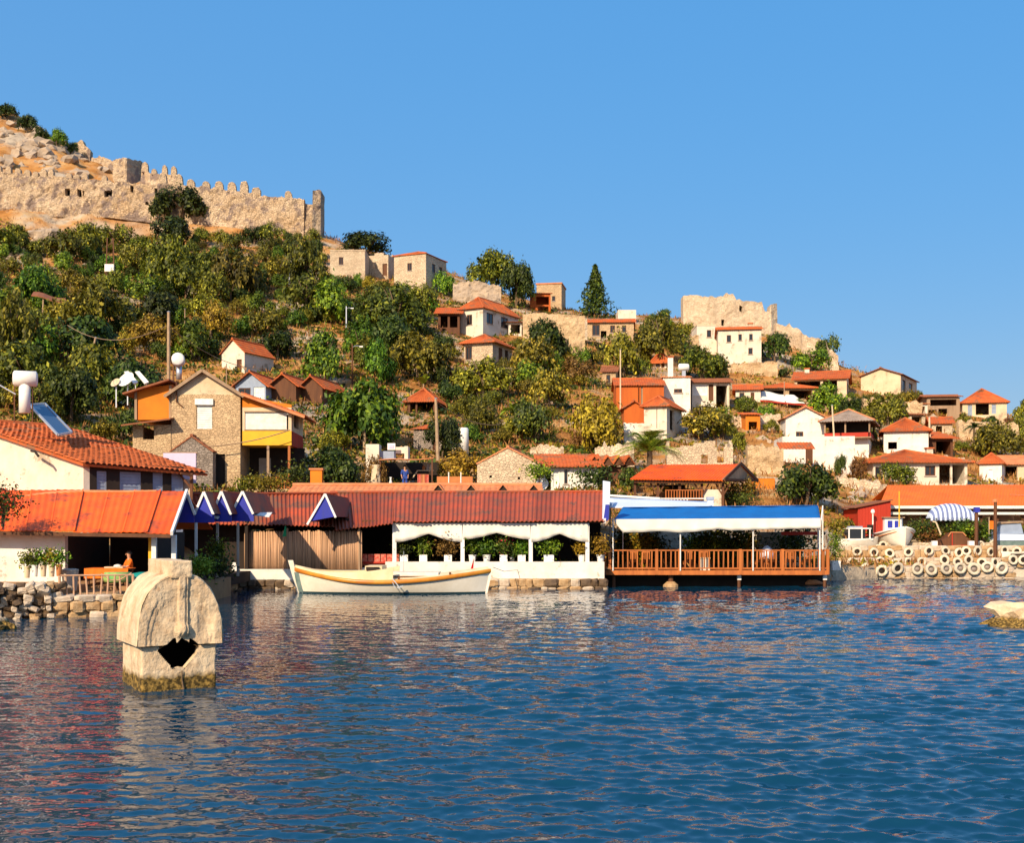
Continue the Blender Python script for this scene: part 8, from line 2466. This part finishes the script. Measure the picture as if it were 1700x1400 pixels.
# ---------------------------------------------------------------- pots and waterside plants
def foliage(seed, n, leaf, m, h, r, tall=False):
    g = np.random.default_rng(seed)
    P = g.normal(size=(n, 3)) * np.array([r * .5, r * .5, h * .24]) + np.array([0, 0, h * .55])
    N_ = unit(g.normal(size=(n, 3)) + np.array([0, -.5, .3]))
    U, V = leaf_axes(g, N_, leaf, -.5 if tall else .1, .3 if tall else .55)
    return quads_mesh('foliage', P, U, V, M[m])
def potted(px, base, label, m='L_green', ph=.42, pw=.2, fh=.9, fr=.42, Y=62.7, pot='white_paint', n=520, leaf=.075, tall=False, square=False, Z=None, flowers=None):
    p = W(px, base, Y)
    T = thing('potted_plant', label, 'potted plant', p, 0, None)
    mb = MB()
    if square: mb.box(-pw, pw, -pw, pw, 0, ph)
    else: mb.lathe([(pw * .78, 0), (pw, ph * .9), (pw * 1.1, ph * .91), (pw * 1.1, ph), (pw * .85, ph)], 12)
    part(mb, 'pot', M[pot], T)
    o = link('foliage', foliage(int(px), n, leaf, m, fh, fr, tall), T, (0, 0, ph - .08))
    part(MB().tube([(0, 0, ph - .1), (.02, 0, ph + fh * .6)], .02, 5), 'stem', M['bark'], T)
    if flowers: link('flowers', foliage(int(px) + 5, 60, .06, flowers, fh, fr), T, (0, 0, ph))['kind'] = 'stuff'
    return T
zb = 935
potted(671, zb, 'dark green plant in white pot beside first restaurant post', 'L_dark', fh=.8, fr=.4, square=True)
potted(703, zb, 'feathery lime plant in white pot, second from the red bench', 'L_green', fh=1.0, fr=.42, tall=True, square=True)
potted(744, zb, 'wide rusty brown shrub in white pot on parapet', 'L_brown', fh=1.15, fr=.66, n=700, square=True)
potted(784, zb, 'green shrub in white pot right of the second post', 'L_green', fh=1.15, fr=.4)
potted(808, zb, 'bushy green plant in white pot behind the boat flag', 'L_green', fh=.95, fr=.5)
potted(836, zb, 'dark shrub with red blooms in white pot', 'L_dark', fh=1.1, fr=.5, flowers='L_red', square=True)
potted(866, zb, 'tight upright green plant in white pot before third post', 'L_green', fh=.9, fr=.36, n=700, tall=True, square=True)
potted(911, zb, 'spreading green plant in wide white pot after third post', 'L_green', pw=.26, fh=.9, fr=.55, square=True)
potted(966, zb, 'yellow green plant in white pot by the last post', 'L_yellow', fh=.9, fr=.42, Y=62.66)
potted(997, zb, 'yellow and rust plant in white pot at the end of parapet', 'L_yellow', fh=1.05, fr=.5)
potted(850, zb + 0, 'red flowering plant half hidden between white pots', 'L_dark', pw=.14, ph=.3, fh=.9, fr=.34, flowers='L_red', Y=63.2)
potted(1387, 947, 'tall bright green plant in white pot at the right end of deck', 'L_green', ph=.55, pw=.24, fh=2.0, fr=.42, n=1100, Y=70.5, square=True, tall=True)
o = link('upper_leaves', foliage(99, 420, .08, 'L_yellow', 1.1, .5), bpy.data.objects['potted_plant.011'], (0, 0, 2.0))
for i, (px, b, m, lab, Y, pot) in enumerate(((72, 958, 'L_green', 'leafy green plant in pale pot on the rubble wall', 43.4, 'cream'), (86, 958, 'L_yellow', 'yellow flowering plant in cream pot beside green one', 43.3, 'cream'), (45, 960, 'L_scrub', 'low straggling plant in slim pale pot on the rubble wall', 43.5, 'cream'), (98, 957, 'L_green', 'small green plant in terracotta pot by pink railing', 43.2, 'terra'), (58, 958, 'L_scrub', 'grey green plant in second slim pot on rubble wall', 43.4, 'white_paint'))):
    potted(px, b, lab, m, ph=.42, pw=.11, fh=.6, fr=.3, Y=Y, pot=pot, n=360, leaf=.055)
def shrub(name, label, loc, h, r, m, n=900, leaf=.08, cat='shrub', flowers=None, tall=False):
    T = thing(name, label, cat, loc)
    link('foliage', foliage(int(abs(loc[0]) * 10 + n), n, leaf, m, h, r, tall), T)
    part(MB().tube([(0, 0, -.2), (.05, 0, h * .4), (0, .05, h * .7)], [.05, .035, .015], 5), 'stem', M['bark'], T)
    if flowers: link('flowers', foliage(int(abs(loc[0]) * 10 + 7), n // 3, leaf * .8, flowers, h * 1.1, r * 1.05), T)['kind'] = 'stuff'
    return T
shrub('bougainvillea', 'red bougainvillea spilling in front of orange roof at the left edge', W(3, 866, 44.6), 1.25, .8, 'L_dark', 900, .07, 'shrub', 'L_red')
shrub('shrub', 'yellow green shrub behind the sarcophagus under the blue gables', W(334, 962, 50.5), 1.0, .6, 'L_lime', 800, .07)
shrub('shrub', 'dark shrub at the foot of blue gable arcade', W(355, 960, 51.5), .9, .8, 'L_dark', 900)
shrub('shrub', 'leafy climbing shrub under the third blue gable', W(362, 935, 53.2), 1.1, .5, 'L_scrub', 500)
shrub('shrub', 'yellow flowering shrub in front of the yellow annex', W(445, 818, 77.5), 1.2, 1.3, 'L_yellow', 900, .1)
shrub('shrub', 'green shrub under the annex railing', W(415, 815, 77.8), .9, .9, 'L_scrub', 700, .1)
shrub('shrub', 'green shrub at the corner of the yellow annex', W(492, 812, 78), 1.6, 1.0, 'L_dark', 900, .1)
for i, (px, b, h, rr_, m, lab, fl) in enumerate(((1065, 912, 1.1, .7, 'L_yellow', 'yellow leaved shrub inside the deck at its left', None), (1085, 912, .9, .6, 'L_scrub', 'dull green shrub inside the deck beside yellow one', None), (1160, 912, 1.2, .9, 'L_green', 'green shrub inside the deck behind middle pole', None), (1183, 912, 1.1, .8, 'L_scrub', 'brownish green shrub inside the deck right of middle pole', None), (1215, 912, 1.2, .8, 'L_dark', 'dark green shrub inside the deck by the newel', None), (1238, 910, 1.1, .7, 'L_yellow', 'yellow green shrub inside the deck under the valance peak', None), (1320, 912, 1.6, 1.0, 'L_dark', 'big dark shrub inside the deck at its right', None), (1040, 914, 1.3, .7, 'L_dark', 'dark plant at the left end of the deck', 'L_yellow'))):
    shrub('shrub', lab, W(px, b + 28, 68.5 + (i % 3) * .5), h + .95, rr_ * 1.15, m, 1500, .10, 'shrub', fl)
for i, (px, b, h, rr_, m, lab) in enumerate(((1560, 905, 1.2, .7, 'L_scrub', 'olive shrub left of the dark brown boat'), (1580, 897, 1.5, 1.1, 'L_dark', 'dark hedge like shrub under the striped awning'), (1600, 897, 1.4, .9, 'L_green', 'green shrub under the right part of striped awning'), (1612, 903, 1.2, .6, 'L_yellow', 'yellow green shrub beside the dark post'), (1635, 900, 1.3, .7, 'L_green', 'green shrub between the two pier posts'), (1512, 898, 1.0, .9, 'L_scrub', 'scrubby plant behind the white launch'), (1537, 902, 1.1, .8, 'L_brown', 'rusty shrub right of the white launch'), (1695, 900, 1.2, .8, 'L_scrub', 'shrub behind the covered boat at the right edge'), (1530, 892, 1.2, .9, 'L_dark', 'dark shrub below the cream restaurant wall'))):
    shrub('shrub', lab, W(px, b, 82.0 + .3 * (i % 2)), h, rr_, m, 700, .09)
shrub('shrub', 'green plant below the white satellite dish', W(895, 800, 79), 1.2, .9, 'L_green', 700, .1)
shrub('shrub', 'dark plant beside the long roofed white house', W(985, 815, 79), 1.6, 1.2, 'L_dark', 900, .11)
shrub('shrub', 'low green plant at the red shed corner', W(1405, 885, 82), .9, .5, 'L_scrub', 500, .09)
# plants growing along the foot of the red pavilion
shrub('shrub', 'green plant standing inside the pavilion gable end', W(1215, 830, 83), 1.3, .6, 'L_yellow', 500, .09)
shrub('shrub', 'yellow green plant at the pavilion corner post', W(1240, 826, 84), 1.2, .6, 'L_yellow', 500, .09)
shrub('shrub', 'dark creeper below the pavilion gable', W(1228, 842, 82), 1.0, 1.1, 'L_dark', 700, .09)
# ---------------------------------------------------------------- people
def figure(T, J, edges, rad, m, name, parent=None, root=0, lv=2):
    me = bpy.data.meshes.new(name)
    me.from_pydata(J, edges, [])
    me.materials.append(M[m])
    o = link(name, me, parent or T)
    sk = o.modifiers.new('Skin', 'SKIN'); sk.use_smooth_shade = True
    for i, r_ in enumerate(rad): me.skin_vertices[0].data[i].radius = (r_, r_)
    me.skin_vertices[0].data[root].use_root = True
    sb = o.modifiers.new('Sub', 'SUBSURF'); sb.levels = lv; sb.render_levels = lv
    return o
def person(label, loc, rz, J, cloth_top, cloth_bot, hair='hair'):
    """J: dict of joints in metres, z up, facing -y"""
    T = thing('person', label, 'person', loc, rz)
    k = ['pelvis', 'waist', 'chest', 'neck', 'chin', 'head', 'crown', 'lsh', 'lel', 'lwr', 'lha', 'rsh', 'rel', 'rwr', 'rha', 'lhip', 'lkn', 'lan', 'lto', 'rhip', 'rkn', 'ran', 'rto']
    ix = {n: i for i, n in enumerate(k)}
    E = [('pelvis', 'waist'), ('waist', 'chest'), ('chest', 'neck'), ('neck', 'chin'), ('chin', 'head'), ('head', 'crown'), ('chest', 'lsh'), ('lsh', 'lel'), ('lel', 'lwr'), ('lwr', 'lha'), ('chest', 'rsh'), ('rsh', 'rel'), ('rel', 'rwr'), ('rwr', 'rha'), ('pelvis', 'lhip'), ('lhip', 'lkn'), ('lkn', 'lan'), ('lan', 'lto'), ('pelvis', 'rhip'), ('rhip', 'rkn'), ('rkn', 'ran'), ('ran', 'rto')]
    RD = dict(pelvis=.12, waist=.115, chest=.13, neck=.05, chin=.07, head=.09, crown=.07, lsh=.06, lel=.042, lwr=.03, lha=.035, rsh=.06, rel=.042, rwr=.03, rha=.035, lhip=.09, lkn=.06, lan=.04, lto=.03, rhip=.09, rkn=.06, ran=.04, rto=.03)
    figure(T, [J[n] for n in k], [(ix[a], ix[b]) for a, b in E], [RD[n] for n in k], 'skin', 'body')
    def sub(names, grow, m, nm):
        i2 = {n: i for i, n in enumerate(names)}
        figure(T, [J[n] for n in names], [(i2[a], i2[b]) for a, b in E if a in i2 and b in i2], [RD[n] + grow for n in names], m, nm)
    sub(['waist', 'chest', 'pelvis', 'lsh', 'lel', 'rsh', 'rel'], .022, cloth_top, 'shirt')
    sub(['pelvis', 'lhip', 'lkn', 'lan', 'rhip', 'rkn', 'ran'], .02, cloth_bot, 'trousers')
    h, c = Vector(J['head']), Vector(J['crown'])
    up = (c - h).normalized()
    hm = MB()
    for a in range(5):
        for b in range(12):
            t, p_ = a / 4 * 1.75, 2 * math.pi * b / 12
            hm.v.append((h.x + .108 * math.sin(t) * math.cos(p_), h.y + .02 + .115 * math.sin(t) * math.sin(p_), h.z + .03 + .125 * math.cos(t)))
    for a in range(4):
        for b in range(12): hm.f.append((a * 12 + b, a * 12 + 12 + b, a * 12 + 12 + (b + 1) % 12, a * 12 + (b + 1) % 12))
    hm.v = [(x, y + (.03 if z < h.z + .03 else 0), z) for x, y, z in hm.v]
    part(hm, 'hair', M[hair], T, False, True)
    fc = MB().tube([(h.x, h.y - .085, h.z + .0), (h.x, h.y - .125, h.z - .025)], [.012, .017], 5)
    for s in (-1, 1): fc.tube([(h.x + s * .034, h.y - .088, h.z + .018), (h.x + s * .034, h.y - .10, h.z + .018)], .011, 5)
    part(fc, 'face', M['skin'], T)
    return T
SIT = dict(pelvis=(0, 0, .48), waist=(0, .02, .62), chest=(.0, .03, .86), neck=(0, .02, 1.02), chin=(0, .0, 1.10), head=(0, -.01, 1.19), crown=(0, .0, 1.27), lsh=(-.18, .02, .95), lel=(-.24, -.1, .72), lwr=(-.16, -.3, .70), lha=(-.12, -.38, .72), rsh=(.18, .02, .95), rel=(.24, -.1, .72), rwr=(.16, -.3, .70), rha=(.12, -.38, .72), lhip=(-.1, -.05, .47), lkn=(-.12, -.43, .48), lan=(-.12, -.42, .08), lto=(-.12, -.55, .04), rhip=(.1, -.05, .47), rkn=(.12, -.43, .48), ran=(.12, -.42, .08), rto=(.12, -.55, .04))
STAND = dict(pelvis=(0, 0, .92), waist=(0, 0, 1.06), chest=(0, .02, 1.30), neck=(0, .01, 1.47), chin=(0, -.01, 1.54), head=(0, -.02, 1.62), crown=(0, -.01, 1.70), lsh=(-.19, .02, 1.39), lel=(-.24, .03, 1.10), lwr=(-.22, -.08, .88), lha=(-.21, -.12, .80), rsh=(.19, .02, 1.39), rel=(.25, .02, 1.10), rwr=(.2, -.12, .9), rha=(.17, -.18, .84), lhip=(-.1, 0, .88), lkn=(-.11, -.03, .49), lan=(-.12, .0, .08), lto=(-.13, -.13, .03), rhip=(.1, 0, .88), rkn=(.12, -.02, .49), ran=(.13, .02, .08), rto=(.14, -.11, .03))
st = thing('stool', 'wooden stool under the person in orange at the orange table', 'stool', (W(214, 0, 46.6).x, 46.6, .93))
part(MB().box(-.2, .2, -.18, .22, .34, .39), 'seat', M['wood'], st)
for x in (-.17, .17):
    for y in (-.15, .19): part(MB().box(x - .02, x + .02, y - .02, y + .02, 0, .338), 'leg', M['wood'], st)
person('person in an orange top sitting at the end of orange table in hut', (W(214, 0, 46.6).x, 46.6, .93), R(-55), SIT, 'orange_cloth', 'trousers')
zs = bpy.data.objects['shop'].location.z
person('person in blue shirt standing in front of the dark shop', (W(672, 0, 83.6).x, 83.6, zs), R(20), STAND, 'shirt_blue', 'shirt_blue')
